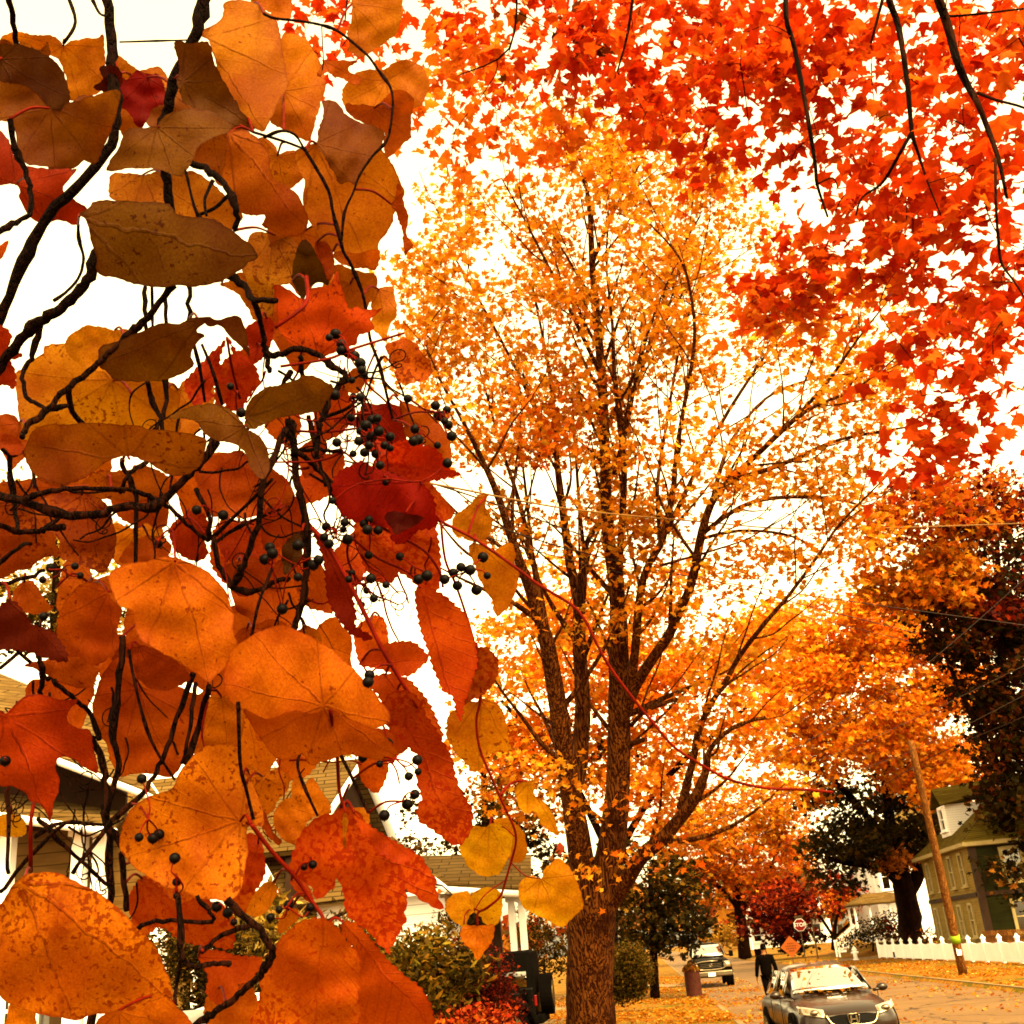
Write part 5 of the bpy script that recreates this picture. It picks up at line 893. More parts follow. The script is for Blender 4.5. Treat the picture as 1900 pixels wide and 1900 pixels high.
rm_c = [(640, 40, 110, 60, 8.5, .5, 1.5, RM), (820, 110, 60, 70, 8.1, .4, 1.1, RO+RM), (930, 40, 100, 50, 7.9, .4, 1.3, RM), (800, 10, 90, 30, 8.3, .4, 1.1, RM), (600, 100, 50, 60, 8.5, .4, .9, RM), (900, 120, 110, 60, 8, .5, 1.0, RO), (830, 210, 70, 50, 8, .5, .9, RO), (760, 180, 40, 70, 8.3, .3, .7, RO), (900, 280, 90, 60, 8, .5, .7, RO), (1000, 180, 90, 60, 7.8, .5, 1.1, RO+RM), (1020, 50, 130, 70, 7.7, .5, 1.8, RM+['8a3c10', '70340c']), (1160, 90, 120, 90, 7.4, .5, 2.2, RM), (1150, 200, 130, 50, 7.4, .4, 1.6, RM), (1060, 250, 60, 25, 7.6, .3, .8, RO), (1280, 70, 140, 90, 7.2, .6, 2.0, RM), (1300, 200, 130, 70, 7.1, .5, 2.0, RM), (1420, 110, 130, 120, 7, .6, 2.2, RM), (1440, 290, 110, 80, 6.9, .5, 1.6, RM), (1560, 130, 120, 120, 6.8, .6, 1.7, RM), (1580, 300, 110, 90, 6.7, .5, 1.7, RM), (1700, 130, 130, 130, 6.4, .6, 1.8, RM), (1830, 120, 110, 130, 6.1, .6, 1.6, RM), (1720, 330, 120, 100, 6.3, .5, 1.7, RM), (1850, 320, 90, 110, 6, .5, 1.8, RM), (1790, 460, 120, 80, 6.1, .5, 2.0, RM), (1650, 450, 100, 60, 6.4, .5, 1.5, RM), (1560, 430, 80, 40, 6.7, .4, 1.5, RM), (1460, 490, 90, 35, 6.9, .4, 1.7, RM), (1390, 560, 70, 35, 7, .3, 1.5, RM), (1540, 540, 110, 50, 6.7, .4, 1.8, RM+RO), (1720, 560, 110, 60, 6.3, .5, 1.7, RM), (1840, 580, 80, 80, 6, .5, 1.7, RM), (1770, 680, 100, 60, 6.1, .4, 1.4, RM), (1860, 700, 60, 70, 6, .4, 1.3, RM), (1720, 760, 50, 40, 6.2, .3, 1.0, RM), (1715, 845, 70, 50, 6.2, .3, 2.2, RM), (1850, 690, 80, 80, 6, .4, 1.2, RM), (1660, 560, 70, 60, 6.4, .4, 1.2, RM), (1820, 800, 60, 35, 6.1, .3, .8, RM), (1440, 580, 100, 20, 6.9, .3, .9, RO), (1330, 290, 60, 40, 7.1, .3, .9, RM), (1960, 300, 60, 300, 6, .5, 1.0, RM), (1500, -60, 400, 50, 7, .6, 1.2, RM)]
def red_tree():
    global rm_l
    rm_l = [[(x, y, z-.75, r) for x, y, z, r in l] for l in rm_l]
    L_w = [[(*q, r_) for q, r_ in zip([P(x, y, z) for x, y, z, r in l], [r*z/FOC for x, y, z, r in l])] for l in rm_l]
    return tree('red_overhanging_maple', 'red-orange maple whose boughs hang down across the top right of the view', 'tree', [], rm_c, 0.098, 12, 0.14, 'folred', 'bark_dark', 2, down=True, twig=(0.0022, 0.005), attach=-0.3, up=0.5, flat=.7, world_limbs=wls+L_w, knob=.02, dense=2.0, jit=0.09, gain=1.5)
red_tree()
# ------------------------------------------------------------------ the hanging vines in front
CR = {'A': (2.715, 0, 0), 'B': (3.8, 450, 0), 'C': (3.8, 450, 450), 'D': (3.8, 500, 880), 'E': (3.4545, 350, 1300), 'F': (3.8, 0, 400), 'G': (3.1667, 0, 700), 'H': (2.715, 0, 1200), 'J': (3.1667, 600, 1350), 'N': (1.0, 0, 0)}
def ep(b, s):
    k, ox, oy = CR[b]; return np.array([[float(v) for v in q.split(',')] for q in s.split()])/k+np.array([ox, oy])
LEAVES = [   # sheet, kind (h heart, c toothed creeper, m lobed), depth rank, colour (dark browns: olive-brown with underside shade painted in), spots, base, tip, outline
('A','h',3,'cf7f14',.1,'1025,185','1330,660','1130,10 1200,0 1280,15 1340,55 1392,95 1415,190 1430,290 1448,390 1440,450 1400,520 1370,590 1330,660 1290,650 1230,590 1160,500 1110,390 1070,260 1050,200 1020,190 1030,150 1090,115 1125,80 1125,40'),
('A','h',2.4,'6a3d08',.1,'920,410','1290,650','885,205 960,220 1040,205 1060,230 1085,330 1130,410 1180,500 1240,590 1290,650 1220,640 1150,620 1080,570 1000,550 940,530 905,470 890,400 905,330 885,270'),
('B','h',3.6,'dc8216',.1,'290,640','480,1000','280,250 350,235 430,260 480,310 510,370 550,440 580,520 585,600 570,680 540,770 510,880 490,960 480,1000 400,970 330,930 270,910 220,880 195,840 240,730 270,640 255,500 260,350'),
('A','h',4.2,'cf7d14',.2,'320,230','400,505','85,155 160,175 240,175 300,200 320,230 360,205 420,195 490,190 515,170 525,200 530,330 520,440 450,490 380,505 350,500 330,380 290,300 210,260 130,220 60,215 10,230 0,200 30,175'),
('A','h',4.4,'cf7d14',.2,'560,300','690,350','575,275 640,310 690,350 740,375 700,420 640,440 580,400'),
('A','h',2.1,'5c3206',.15,'0,300','350,500','-60,250 60,222 150,235 220,270 290,320 330,390 350,470 355,505 330,540 260,555 200,490 120,440 60,430 -60,440'),
('A','h',1.9,'83480a',.1,'250,545','480,830','-60,420 60,420 120,430 200,480 250,545 330,520 420,500 500,470 560,455 610,460 600,520 580,600 545,690 510,770 480,830 420,810 370,850 300,840 230,840 150,830 110,800 90,740 75,660 40,610 -60,600'),
('A','m',4,'8c0c06',.1,'740,390','690,635','590,380 640,400 690,355 760,375 800,375 830,450 830,520 770,545 745,600 720,635 690,635 660,590 640,560 600,530 590,470'),
('A','c',3,'4a0f06',.1,'590,340','470,440','500,345 540,330 590,340 615,380 605,440 530,460 470,440 520,400'),
('A','h',1.9,'7a4a0c',.2,'800,640','880,895','535,860 560,800 600,740 630,660 700,645 790,635 810,600 880,560 960,550 1060,560 1130,600 1180,640 1140,670 1080,690 1010,730 975,790 950,850 900,890 865,880 800,855 720,850 640,850 590,860'),
('A','h',2.1,'b9600c',.2,'1150,670','1545,1150','1150,665 1230,655 1290,690 1330,730 1360,790 1360,850 1380,900 1430,930 1490,970 1520,1020 1550,1090 1545,1150 1500,1190 1430,1190 1370,1160 1320,1140 1335,1085 1280,1085 1220,1075 1180,1030 1150,960 1120,900 1130,800 1140,730'),
('A','h',4.6,'c8801e',.5,'720,880','1170,1160','548,920 560,880 640,870 720,880 800,860 870,880 950,860 1010,880 1090,940 1150,1000 1215,1070 1220,1100 1170,1160 1050,1110 880,1090 760,1060 640,1030 560,1000'),
('A','h',.8,'6e430b',.3,'400,1090','1290,1300','395,1080 440,1050 480,1015 560,1008 660,1012 780,1020 860,1030 890,1080 960,1090 1050,1100 1110,1120 1180,1170 1250,1220 1285,1260 1295,1305 1250,1325 1200,1370 1130,1410 1060,1430 1000,1445 920,1440 840,1445 760,1445 680,1430 580,1400 490,1375 485,1290 460,1220 445,1140 430,1100'),
('A','m',2.9,'a3300a',.1,'80,930','440,1050','-60,640 40,700 80,800 160,840 250,850 330,850 390,850 350,900 320,960 380,1010 430,1040 440,1060 400,1100 380,1135 300,1110 200,1120 140,1080 100,1000 80,930 -60,910'),
('B','h',3.2,'c8710c',.2,'520,1010','890,1890','370,1060 430,1040 500,1010 600,980 800,1040 960,1040 1000,1080 1040,1130 1100,1250 1135,1330 1140,1380 1110,1440 1070,1500 1060,1560 1020,1640 960,1720 970,1800 940,1900 890,1890 700,1850 640,1780 560,1720 490,1600 430,1450 430,1350 435,1270 400,1200 365,1130'),
('B','h',2.4,'83440a',.1,'515,1010','790,1300','560,715 600,705 650,710 690,750 740,810 800,850 900,880 960,900 1000,940 990,1000 970,1040 900,1120 830,1240 790,1300 750,1280 690,1300 650,1230 590,1130 530,1030 525,990 540,900 570,800'),
('B','h',3,'cf7a10',.15,'780,20','840,400','780,-60 1000,-100 1120,-60 1130,0 1128,60 1115,160 1090,230 1040,280 960,330 890,380 840,405 800,395 770,370 740,360 750,300 740,230 765,140 770,40'),
('B','h',4.2,'c86a0c',.1,'80,20','330,100','60,-60 350,-60 350,0 340,130 300,130 240,125 180,80 80,35'),
('B','h',2.6,'d0640e',.2,'570,430','840,570','540,490 560,450 580,420 650,425 740,425 810,430 790,450 755,465 750,490 770,520 830,540 840,570 800,595 740,575 680,545 610,520 560,520 550,550 520,530'),
('B','h',3.9,'d47e14',.2,'1010,570','720,740','705,650 720,600 760,560 800,510 880,490 950,490 1000,490 1060,445 1140,420 1220,440 1270,480 1310,550 1315,620 1290,690 1250,750 1190,775 1130,830 1050,830 900,800 760,760 710,740'),
('B','h',3.5,'b4530a',.1,'930,760','1030,1115','730,730 790,740 850,735 930,750 1000,700 1050,640 1110,635 1170,655 1205,700 1205,760 1190,820 1190,920 1180,980 1120,1030 1030,1115 1000,1070 990,1000 1000,940 940,900 830,860 770,820 720,770'),
('B','h',2.9,'c65e0a',.1,'1050,1440','1150,1800','1075,1390 1090,1300 1115,1310 1130,1360 1135,1420 1150,1460 1170,1520 1165,1590 1155,1650 1180,1690 1205,1730 1190,1760 1160,1780 1145,1810 1135,1740 1130,1660 1110,1580 1075,1490 1050,1440'),
('C','h',4,'c07a18',.6,'230,-50','110,545','0,60 30,0 60,-60 130,-80 220,-60 300,-70 370,-20 400,60 420,200 380,260 330,290 240,330 200,520 100,545 60,470 10,400 0,300'),
('C','h',2.4,'553508',.2,'350,270','600,300','420,-20 470,0 520,80 560,160 600,260 600,300 540,280 480,310 430,400 400,370 350,270 350,200 370,90'),
('C','h',3,'b84a0a',.1,'520,0','600,290','510,0 600,0 640,90 650,160 630,240 600,290 570,200 530,100'),
('C','h',2.7,'cf660c',.1,'640,60','880,180','620,90 700,55 790,70 830,75 900,50 970,60 960,120 930,200 860,180 780,180 700,150'),
('C','m',2.2,'d84e0c',.3,'545,800','670,210','240,420 220,300 330,330 430,400 470,330 560,310 630,280 670,200 690,300 740,430 750,470 800,450 870,470 960,470 995,450 950,500 900,540 930,600 870,640 820,660 790,720 650,770 560,810 470,750 380,740 300,680 250,600 240,500'),
('C','h',3.2,'e08a14',.1,'960,330','1010,700','900,430 930,360 960,320 1020,308 1065,320 1075,380 1085,450 1090,520 1050,560 1030,620 1010,700 960,650 900,590 920,500'),
('C','h',3.5,'d07810',.2,'760,290','800,470','640,160 800,200 930,220 950,300 900,420 840,520 740,560 700,420'),
('C','h',2.2,'cc600e',.6,'1035,835','1320,900','1005,730 1050,700 1120,680 1180,690 1230,720 1280,790 1325,850 1330,910 1320,950 1280,970 1230,985 1205,950 1195,985 1150,1000 1100,980 1070,940 1065,910 1085,900 1050,880 1035,810'),
('C','h',1,'7a4c0e',.15,'20,1240','640,1010','20,1240 30,1150 90,1070 170,1020 280,1000 380,960 450,935 520,945 580,980 640,1010 620,1080 580,1140 550,1190 470,1200 380,1220 280,1230 180,1270 100,1310 40,1310'),
('C','h',4,'bc5a0c',.1,'720,930','780,1060','680,1030 720,950 800,880 880,920 870,980 820,1060 740,1050'),
('C','h',3.4,'b8560a',.1,'1100,1110','1460,1550','1100,1110 1160,1130 1230,1150 1290,1180 1340,1220 1390,1280 1430,1330 1460,1400 1475,1470 1460,1550 1420,1530 1350,1470 1280,1430 1200,1400 1140,1350 1130,1250'),
('C','c',1.9,'c8360c',.7,'980,1560','1535,1630','980,1550 1050,1450 1090,1410 1170,1400 1260,1430 1340,1450 1400,1500 1440,1580 1480,1610 1535,1630 1460,1650 1380,1670 1300,1680 1220,1690 1100,1650 1020,1610'),
('C','c',1.6,'a81a08',.3,'1250,1690','640,1720','640,1690 700,1610 780,1570 850,1545 920,1590 1000,1620 1080,1640 1200,1690 1280,1720 1330,1780 1360,1870 1350,1900 1380,1960 1340,2010 1250,2020 1200,2060 1130,2120 1060,2100 1030,2010 900,1990 780,1960 700,1900 650,1800'),
('D','c',1.3,'5e1206',.1,'960,270','890,425','810,300 870,260 960,280 1080,300 1040,350 960,390 890,425 860,380'),
('C','c',2.1,'d0520c',.5,'1230,1700','1490,1890','1230,1700 1300,1690 1340,1720 1400,1780 1450,1850 1490,1890 1480,1930 1440,1960 1380,1950 1330,1900 1290,1800'),
('C','m',3.3,'a02408',.2,'1040,1150','660,1260','870,1130 950,1140 1040,1130 1110,1160 1140,1200 1130,1290 1160,1380 1090,1420 980,1400 890,1360 800,1300 700,1280 640,1260 700,1230 760,1240 850,1200'),
('C','c',3.6,'c45008',.3,'430,1480','480,1600','380,1480 470,1400 560,1380 600,1440 560,1540 500,1620 440,1660 400,1560'),
('D','c',2.4,'d8560e',.8,'1100,290','830,770','600,400 620,300 700,290 800,310 880,420 960,400 1040,340 1110,300 1150,340 1180,420 1200,560 1205,680 1190,800 1150,830 1100,800 1050,790 1000,740 960,710 910,690 880,740 830,770 790,760 740,740 700,690 670,640 640,550 620,470'),
('D','c',2,'a02a08',.1,'300,380','710,1160','300,380 350,450 420,520 480,620 530,700 570,780 580,860 600,950 610,1010 595,1060 640,1100 700,1130 720,1150 690,1170 640,1150 570,1120 520,1060 480,1010 440,940 410,860 400,760 390,650 370,560'),
('D','c',1.6,'dc5a0e',.4,'1060,800','1340,1740','1030,870 1040,800 1100,790 1180,830 1250,870 1300,920 1370,980 1410,1070 1430,1150 1450,1230 1460,1330 1430,1430 1400,1530 1370,1600 1360,1680 1340,1740 1320,1660 1290,1560 1230,1530 1190,1440 1150,1350 1130,1270 1100,1180 1070,1100 1050,1000'),
('D','c',1.8,'b0500e',.9,'1470,1240','1380,1610','1440,1290 1470,1230 1530,1220 1570,1260 1605,1300 1610,1380 1590,1450 1550,1510 1490,1560 1420,1590 1370,1620 1400,1510 1420,1420'),
('D','h',2.1,'e8941a',.5,'1490,1580','1470,2100','1260,1700 1310,1660 1370,1600 1450,1600 1520,1580 1580,1600 1630,1650 1660,1720 1680,1800 1690,1880 1700,1960 1600,1950 1530,2010 1490,2080 1440,2100 1390,2050 1320,1970 1260,1880 1250,1790'),
('D','h',2.4,'cc7c16',.3,'1540,145','1300,400','1540,140 1530,180 1520,220 1550,270 1570,340 1560,410 1510,460 1450,480 1390,460 1310,430 1285,370 1290,320 1330,270 1390,230 1440,180 1480,135'),
('D','h',2.3,'d07c12',.1,'1450,480','1610,1000','1400,520 1440,480 1500,500 1570,540 1640,500 1700,480 1735,540 1730,620 1760,690 1755,780 1720,870 1690,930 1640,980 1610,1000 1580,950 1560,880 1510,800 1470,720 1440,620'),
('D','c',2.1,'e25e0e',.2,'635,1340','1120,1300','635,1340 690,1280 770,1220 860,1190 950,1180 1020,1190 1090,1250 1120,1300 1060,1360 1000,1410 920,1420 850,1395 760,1365 690,1355'),
('D','c',1.9,'d65e0e',.5,'820,1410','1220,1870','700,1490 740,1430 820,1410 900,1420 980,1450 1050,1520 1100,1580 1140,1650 1170,1710 1190,1760 1220,1850 1180,1900 1100,1900 1000,1820 900,1750 820,1680 790,1600 760,1540'),
('D','c',3,'d0540c',.2,'200,180','80,560','-40,190 170,160 210,220 260,300 300,400 200,470 120,560 60,500 -40,520'),
('D','c',3.1,'d25e0c',.2,'260,600','400,970','160,640 260,600 360,640 400,760 420,900 440,980 360,960 280,940 220,870 180,760 150,700'),
('D','h',1.7,'502c06',.1,'230,400','110,710','85,560 110,480 170,425 240,400 230,480 230,580 170,650 110,710 90,640'),
('D','h',2.4,'e07a10',.2,'260,1080','300,1220','210,1150 240,1060 320,1090 370,1160 330,1230 260,1230'),
('N','h',.5,'dc7210',.2,'600,1310','420,1270','415,1270 425,1215 465,1180 520,1160 565,1175 615,1205 655,1240 690,1280 725,1330 700,1352 650,1335 620,1315 580,1325 540,1320 500,1335 460,1318 430,1305'),
('N','h',1.3,'da6c0e',.2,'600,1310','730,1400','450,1310 520,1320 600,1310 640,1330 690,1350 720,1370 740,1400 700,1410 640,1400 580,1420 560,1400 520,1410 490,1380'),
('G','h',.7,'dc7410',.35,'1030,1080','1230,1790','650,1150 720,1100 800,1090 900,1070 980,1050 1080,1075 1160,1110 1240,1160 1300,1220 1350,1310 1370,1400 1370,1480 1400,1600 1380,1660 1340,1700 1260,1760 1230,1790 1180,1760 1100,1700 1030,1660 960,1620 850,1560 800,1500 785,1400 780,1370 700,1340 660,1260 640,1200'),
('G','h',1.5,'ce5e0c',.3,'640,1260','430,1650','330,1480 350,1380 400,1290 470,1220 540,1200 620,1240 650,1300 700,1340 720,1380 690,1480 700,1560 640,1640 560,1700 450,1640 380,1640 340,1560'),
('G','c',1.2,'661c06',.1,'60,1310','395,1665','-60,1420 60,1310 150,1400 200,1460 300,1490 350,1550 380,1600 395,1665 300,1655 200,1620 100,1600 -60,1580'),
('G','h',2.2,'c45e0c',.2,'140,1210','300,1370','70,1300 120,1210 200,1200 240,1270 290,1330 320,1350 250,1390 150,1380'),
('G','h',2.4,'b0540a',.9,'480,690','600,1150','200,760 300,690 430,680 540,690 620,740 660,830 680,920 680,1000 660,1080 600,1150 500,1110 400,1080 340,1050 350,980 320,920 240,880'),
('G','h',2.9,'b0500a',.6,'100,740','330,1050','-60,780 100,740 220,800 300,900 330,980 350,1050 250,1060 180,1120 100,1140 -60,1180'),
('G','h',2.8,'c25a0a',.2,'60,640','460,690','-60,660 60,620 200,600 330,640 480,620 560,660 480,690 300,690 200,760 100,800 -60,800'),
('G','h',.9,'a1580c',.35,'760,480','180,400','140,460 160,380 200,310 280,280 400,275 540,268 680,275 800,285 930,310 1050,320 1150,340 1215,365 1200,440 1190,500 1140,550 1070,580 1000,575 930,540 850,490 780,465 700,470 640,490 570,540 500,590 430,620 380,635 300,610 230,590 180,540'),
('G','h',.9,'79490d',.2,'1440,290','985,240','985,240 1040,205 1110,175 1200,155 1290,160 1350,190 1400,230 1450,300 1530,350 1570,420 1585,490 1575,570 1540,600 1480,550 1440,450 1390,400 1320,380 1240,360 1180,300 1150,260 1100,245 1030,245'),
('G','h',2.6,'c85808',.2,'1405,435','1300,820','1180,490 1260,460 1340,440 1410,430 1480,470 1560,520 1640,560 1700,620 1730,690 1700,740 1600,750 1540,800 1440,830 1330,820 1250,820 1190,740 1160,650 1150,560'),
('G','c',3,'d04a0a',.7,'1100,800','1150,1080','1000,880 1100,800 1180,790 1230,880 1200,950 1220,1040 1150,1080 1060,1040 1010,970'),
('G','h',3.3,'c0560a',.2,'800,560','920,890','640,600 700,560 800,560 900,560 990,580 1040,620 1000,700 990,800 980,870 920,890 860,860 800,870 720,840 670,780 650,700'),
('G','c',3.5,'cc4a0a',.5,'1400,850','1560,1090','1290,900 1400,850 1550,830 1680,800 1740,700 1760,770 1740,860 1650,940 1640,1040 1560,1090 1450,1050 1350,1080 1290,1000'),
('G','h',2.8,'d05c0c',.2,'1400,1080','1640,1260','1300,1130 1400,1080 1480,1050 1560,1090 1640,1130 1660,1200 1640,1260 1560,1250 1450,1290 1370,1260'),
('G','h',3.6,'d86c0e',.2,'870,930','840,1080','700,1080 760,980 860,930 950,940 1010,990 980,1060 900,1080 800,1090'),
('G','h',2.6,'d0600c',.2,'1450,1480','1700,1560','1380,1520 1450,1470 1560,1500 1640,1560 1600,1640 1480,1660 1400,1620'),
('F','h',3.8,'d48816',.35,'790,1165','160,1500','110,1110 160,1080 220,1030 300,970 310,920 400,905 500,905 600,960 700,1010 900,1060 1100,1100 1200,1220 1275,1260 1260,1340 1275,1430 1260,1520 1150,1540 900,1520 600,1530 300,1560 170,1580 140,1450 120,1320 110,1200'),
('F','h',3,'dc8a16',.15,'810,805','640,1080','455,920 480,860 550,800 630,772 720,785 800,805 900,805 940,850 900,930 850,1000 780,1080 700,1100 640,1080 560,1050 500,1000'),
('F','h',1.1,'76470b',.2,'1400,740','700,1050','690,1000 700,940 740,910 850,880 960,830 1070,780 1170,755 1270,765 1330,725 1400,713 1480,720 1550,735 1600,715 1680,710 1730,790 1740,850 1755,930 1760,1000 1700,920 1640,880 1580,800 1540,775 1470,790 1440,760 1380,815 1450,840 1400,880 1370,920 1350,990 1370,1050 1300,1110 1200,1150 1050,1170 900,1170 800,1150 740,1090 700,1080'),
('F','c',2.6,'c8400c',.8,'1600,855','1370,1330','1300,1190 1350,1120 1420,1050 1480,980 1540,930 1590,880 1600,860 1560,960 1545,1020 1555,1080 1560,1130 1610,1165 1540,1190 1480,1220 1500,1280 1420,1320 1370,1330 1330,1270'),
('F','c',2.5,'d2460c',.7,'1610,860','1640,1370','1610,860 1650,940 1720,990 1790,1050 1820,1130 1830,1180 1770,1250 1720,1330 1700,1390 1640,1370 1595,1370 1600,1280 1630,1200 1610,1140 1625,1050 1640,960'),
('F','c',3,'b8340a',.5,'1880,720','1790,1040','1730,800 1800,750 1880,720 1930,760 1910,900 1850,1000 1790,1040 1760,960 1745,880'),
('F','c',2.7,'d0480c',.7,'0,860','110,1200','-60,800 30,790 80,850 60,920 90,970 150,970 140,1000 70,1020 100,1080 110,1150 100,1220 40,1190 -60,1170'),
('F','c',2.5,'dc6410',.2,'-20,260','60,175','-50,220 0,210 60,175 35,260 0,310 -50,300'),
('F','h',2.2,'b4480a',.2,'0,1600','160,1620','-60,1545 60,1540 130,1570 160,1630 150,1680 80,1690 40,1640 -60,1650'),
('F','h',3.8,'cc720c',.2,'1560,490','1850,700','1540,480 1620,460 1680,400 1730,430 1760,560 1800,600 1850,700 1900,700 1900,740 1800,740 1750,660 1680,560 1600,510'),
('F','h',2.8,'c2620c',.3,'760,1840','900,1900','560,1900 700,1810 800,1800 920,1790 1000,1760 1100,1790 1180,1850 1150,1960 1000,2010 800,2000 640,1990'),
('H','m',1,'c0420a',.15,'30,345','255,885','-60,350 0,320 40,340 80,290 140,250 200,240 280,260 350,270 395,265 360,310 335,350 350,390 400,410 450,420 465,470 480,550 495,640 430,610 370,570 300,555 280,600 300,680 290,740 270,800 255,885 230,840 200,790 150,775 130,740 60,700 0,700 -60,600'),
('H','h',2,'d0600a',.25,'690,210','620,640','465,330 480,230 520,130 570,70 640,50 720,200 800,220 900,200 1000,240 1060,190 1040,330 1010,480 940,560 900,620 850,660 760,640 680,640 600,650 560,580 530,480 470,420'),
('H','h',2.7,'e4800f',.2,'1120,260','980,540','1000,280 1120,240 1190,290 1230,330 1220,430 1200,500 1120,490 1050,500 970,540 1010,420'),
('H','h',.8,'e07e14',.5,'1210,880','660,1060','960,560 1020,510 1100,490 1170,495 1200,540 1230,610 1270,680 1310,780 1330,900 1250,900 1245,1000 1240,1100 1220,1200 1180,1270 1100,1275 1000,1265 920,1230 850,1220 800,1190 700,1130 640,1070 605,1020 610,920 640,850 690,790 740,760 800,740 870,710 900,640'),
('H','h',.1,'e08014',1.0,'120,1180','860,1760','-60,1350 10,1290 50,1220 110,1160 200,1135 300,1145 400,1190 480,1230 540,1270 600,1320 660,1380 700,1430 760,1480 800,1540 830,1620 860,1690 870,1760 830,1830 760,1830 700,1870 640,1860 560,1850 480,1850 380,1880 200,1850 100,1820 0,1760 -60,1600'),
('H','h',-.8,'dc7410',.2,'600,1830','940,1930','480,1900 530,1850 600,1830 700,1830 740,1790 790,1740 830,1760 890,1810 950,1870 960,1940 700,1990 500,1970'),
('H','h',.9,'e4820f',.1,'60,1810','170,1940','30,1910 50,1800 110,1805 175,1830 180,1900 170,1960 30,1960'),
('H','c',2.4,'d8560e',1.0,'1300,990','1230,1230','1240,950 1310,970 1335,1100 1330,1150 1290,1220 1210,1240 1230,1100'),
('H','h',1.7,'e48610',.1,'1380,1190','1240,1340','1240,1340 1270,1260 1320,1200 1370,1180 1395,1220 1380,1280 1340,1340 1300,1360'),
('H','c',2.5,'dc640f',.7,'720,1170','1000,1500','650,1310 670,1230 720,1160 780,1200 830,1250 900,1300 1000,1270 1100,1300 1160,1340 1180,1440 1160,1520 1060,1500 1000,1500 900,1470 840,1420 780,1410 700,1390'),
('H','c',2.2,'dc600c',.2,'1000,1560','1320,1575','1000,1560 1060,1530 1130,1540 1200,1560 1320,1570 1290,1640 1250,1690 1200,1700 1180,1780 1100,1800 1040,1740 1050,1660'),
('H','h',2.3,'e67e10',.2,'1100,1720','1240,1910','1030,1780 1150,1720 1260,1700 1300,1790 1290,1870 1200,1960 1060,1960'),
('H','h',2.6,'e8a018',.1,'60,840','90,960','-60,880 60,840 120,870 135,930 80,960 -60,940'),
('H','h',1.9,'cc600c',.4,'300,20','330,190','120,90 250,60 340,0 480,0 540,50 500,120 480,180 430,210 330,190 250,150 180,110'),
('H','h',1.7,'c65a0a',.3,'700,0','820,220','560,70 620,-10 720,-10 870,60 960,150 900,200 820,220 720,190 640,50'),
('E','c',2.9,'e8760f',.25,'700,30','780,370','430,230 470,130 560,70 700,40 800,110 900,130 1000,140 1050,190 1020,240 960,240 920,210 880,260 830,200 790,270 760,300 780,370 740,370 680,350 620,330 560,290 480,260'),
('E','h',1.7,'e07c14',.2,'830,740','690,930','545,720 600,640 660,610 660,530 690,490 720,510 740,560 760,510 800,500 840,560 880,620 910,670 915,720 870,740 820,745 760,780 740,830 720,900 690,930 620,900 560,830 545,770'),
('E','c',1.4,'da580e',1.0,'990,680','1290,1610','985,690 1030,690 1100,730 1160,860 1250,900 1350,930 1440,970 1500,1020 1540,1090 1580,1140 1580,1200 1600,1270 1625,1320 1610,1340 1560,1310 1500,1280 1420,1220 1380,1210 1400,1290 1380,1350 1390,1410 1350,1470 1320,1540 1290,1580 1290,1620 1250,1580 1220,1560 1180,1500 1120,1450 1050,1400 1010,1340 1000,1250 980,1180 950,1130 920,1200 870,1240 820,1270 790,1190 720,1150 670,1110 650,1060 680,960 700,900 740,830 830,750 920,730'),
('E','c',1.2,'d8560a',.3,'1060,720','1430,1000','1060,720 1140,790 1200,830 1280,880 1360,930 1430,970 1430,1010 1350,1040 1260,990 1200,960 1160,880 1110,840'),
('E','c',1.4,'c44e0c',1.0,'1330,-50','1740,920','1240,60 1260,0 1300,-50 1400,-60 1480,0 1520,100 1590,200 1640,290 1690,380 1700,460 1730,550 1780,640 1815,700 1815,800 1790,860 1740,920 1680,910 1600,850 1530,800 1480,770 1470,690 1500,620 1470,540 1470,440 1490,380 1450,330 1350,250 1280,170'),
('E','c',2,'d85c0c',.2,'1100,180','1310,400','1060,210 1120,170 1200,180 1300,190 1380,250 1400,310 1340,350 1310,400 1250,380 1180,350 1130,290'),
('E','h',2.2,'e88c12',.1,'1050,690','1130,840','1045,690 1100,680 1150,710 1165,760 1150,810 1130,840 1080,800 1040,730'),
('E','h',1.1,'ec9816',.1,'1000,720','1000,960','990,730 1010,720 1020,780 1015,860 1000,960 985,850'),
('E','c',.6,'e67410',.6,'870,1400','800,2080','560,1600 590,1530 700,1430 790,1400 860,1400 900,1420 960,1470 1010,1540 1060,1600 1090,1660 1100,1760 1080,1900 1100,1980 1000,2100 440,2100 440,1960 470,1850 450,1780 490,1700'),
('E','c',.85,'cc560a',.3,'1000,1430','1500,2050','990,1430 1050,1420 1100,1460 1180,1550 1250,1640 1320,1710 1400,1780 1470,1830 1520,1900 1560,2000 1530,2100 1070,2100 1070,1900 1090,1760 1080,1640 1040,1550 990,1500'),
('E','h',2,'e07a12',.2,'660,1330','590,1480','570,1480 590,1380 650,1330 700,1340 700,1400 660,1440 600,1490'),
('E','c',1.2,'c24a0a',.2,'660,1150','800,1300','650,1160 700,1140 760,1180 790,1240 800,1300 770,1290 700,1230'),
('E','h',1.6,'d8680c',.2,'390,480','590,910','380,470 430,560 470,680 500,740 540,840 600,900 560,920 480,830 430,720 400,600'),
('J','h',2.2,'f2b418',.1,'980,575','960,870','800,700 830,600 870,575 950,585 990,560 1060,580 1110,620 1110,700 1090,770 1040,850 980,875 900,860 840,800'),
('J','h',2.6,'eca014',.15,'1100,545','1120,790','985,560 1040,530 1100,540 1160,590 1190,650 1200,710 1180,780 1120,790 1080,760 1090,650 1060,590'),
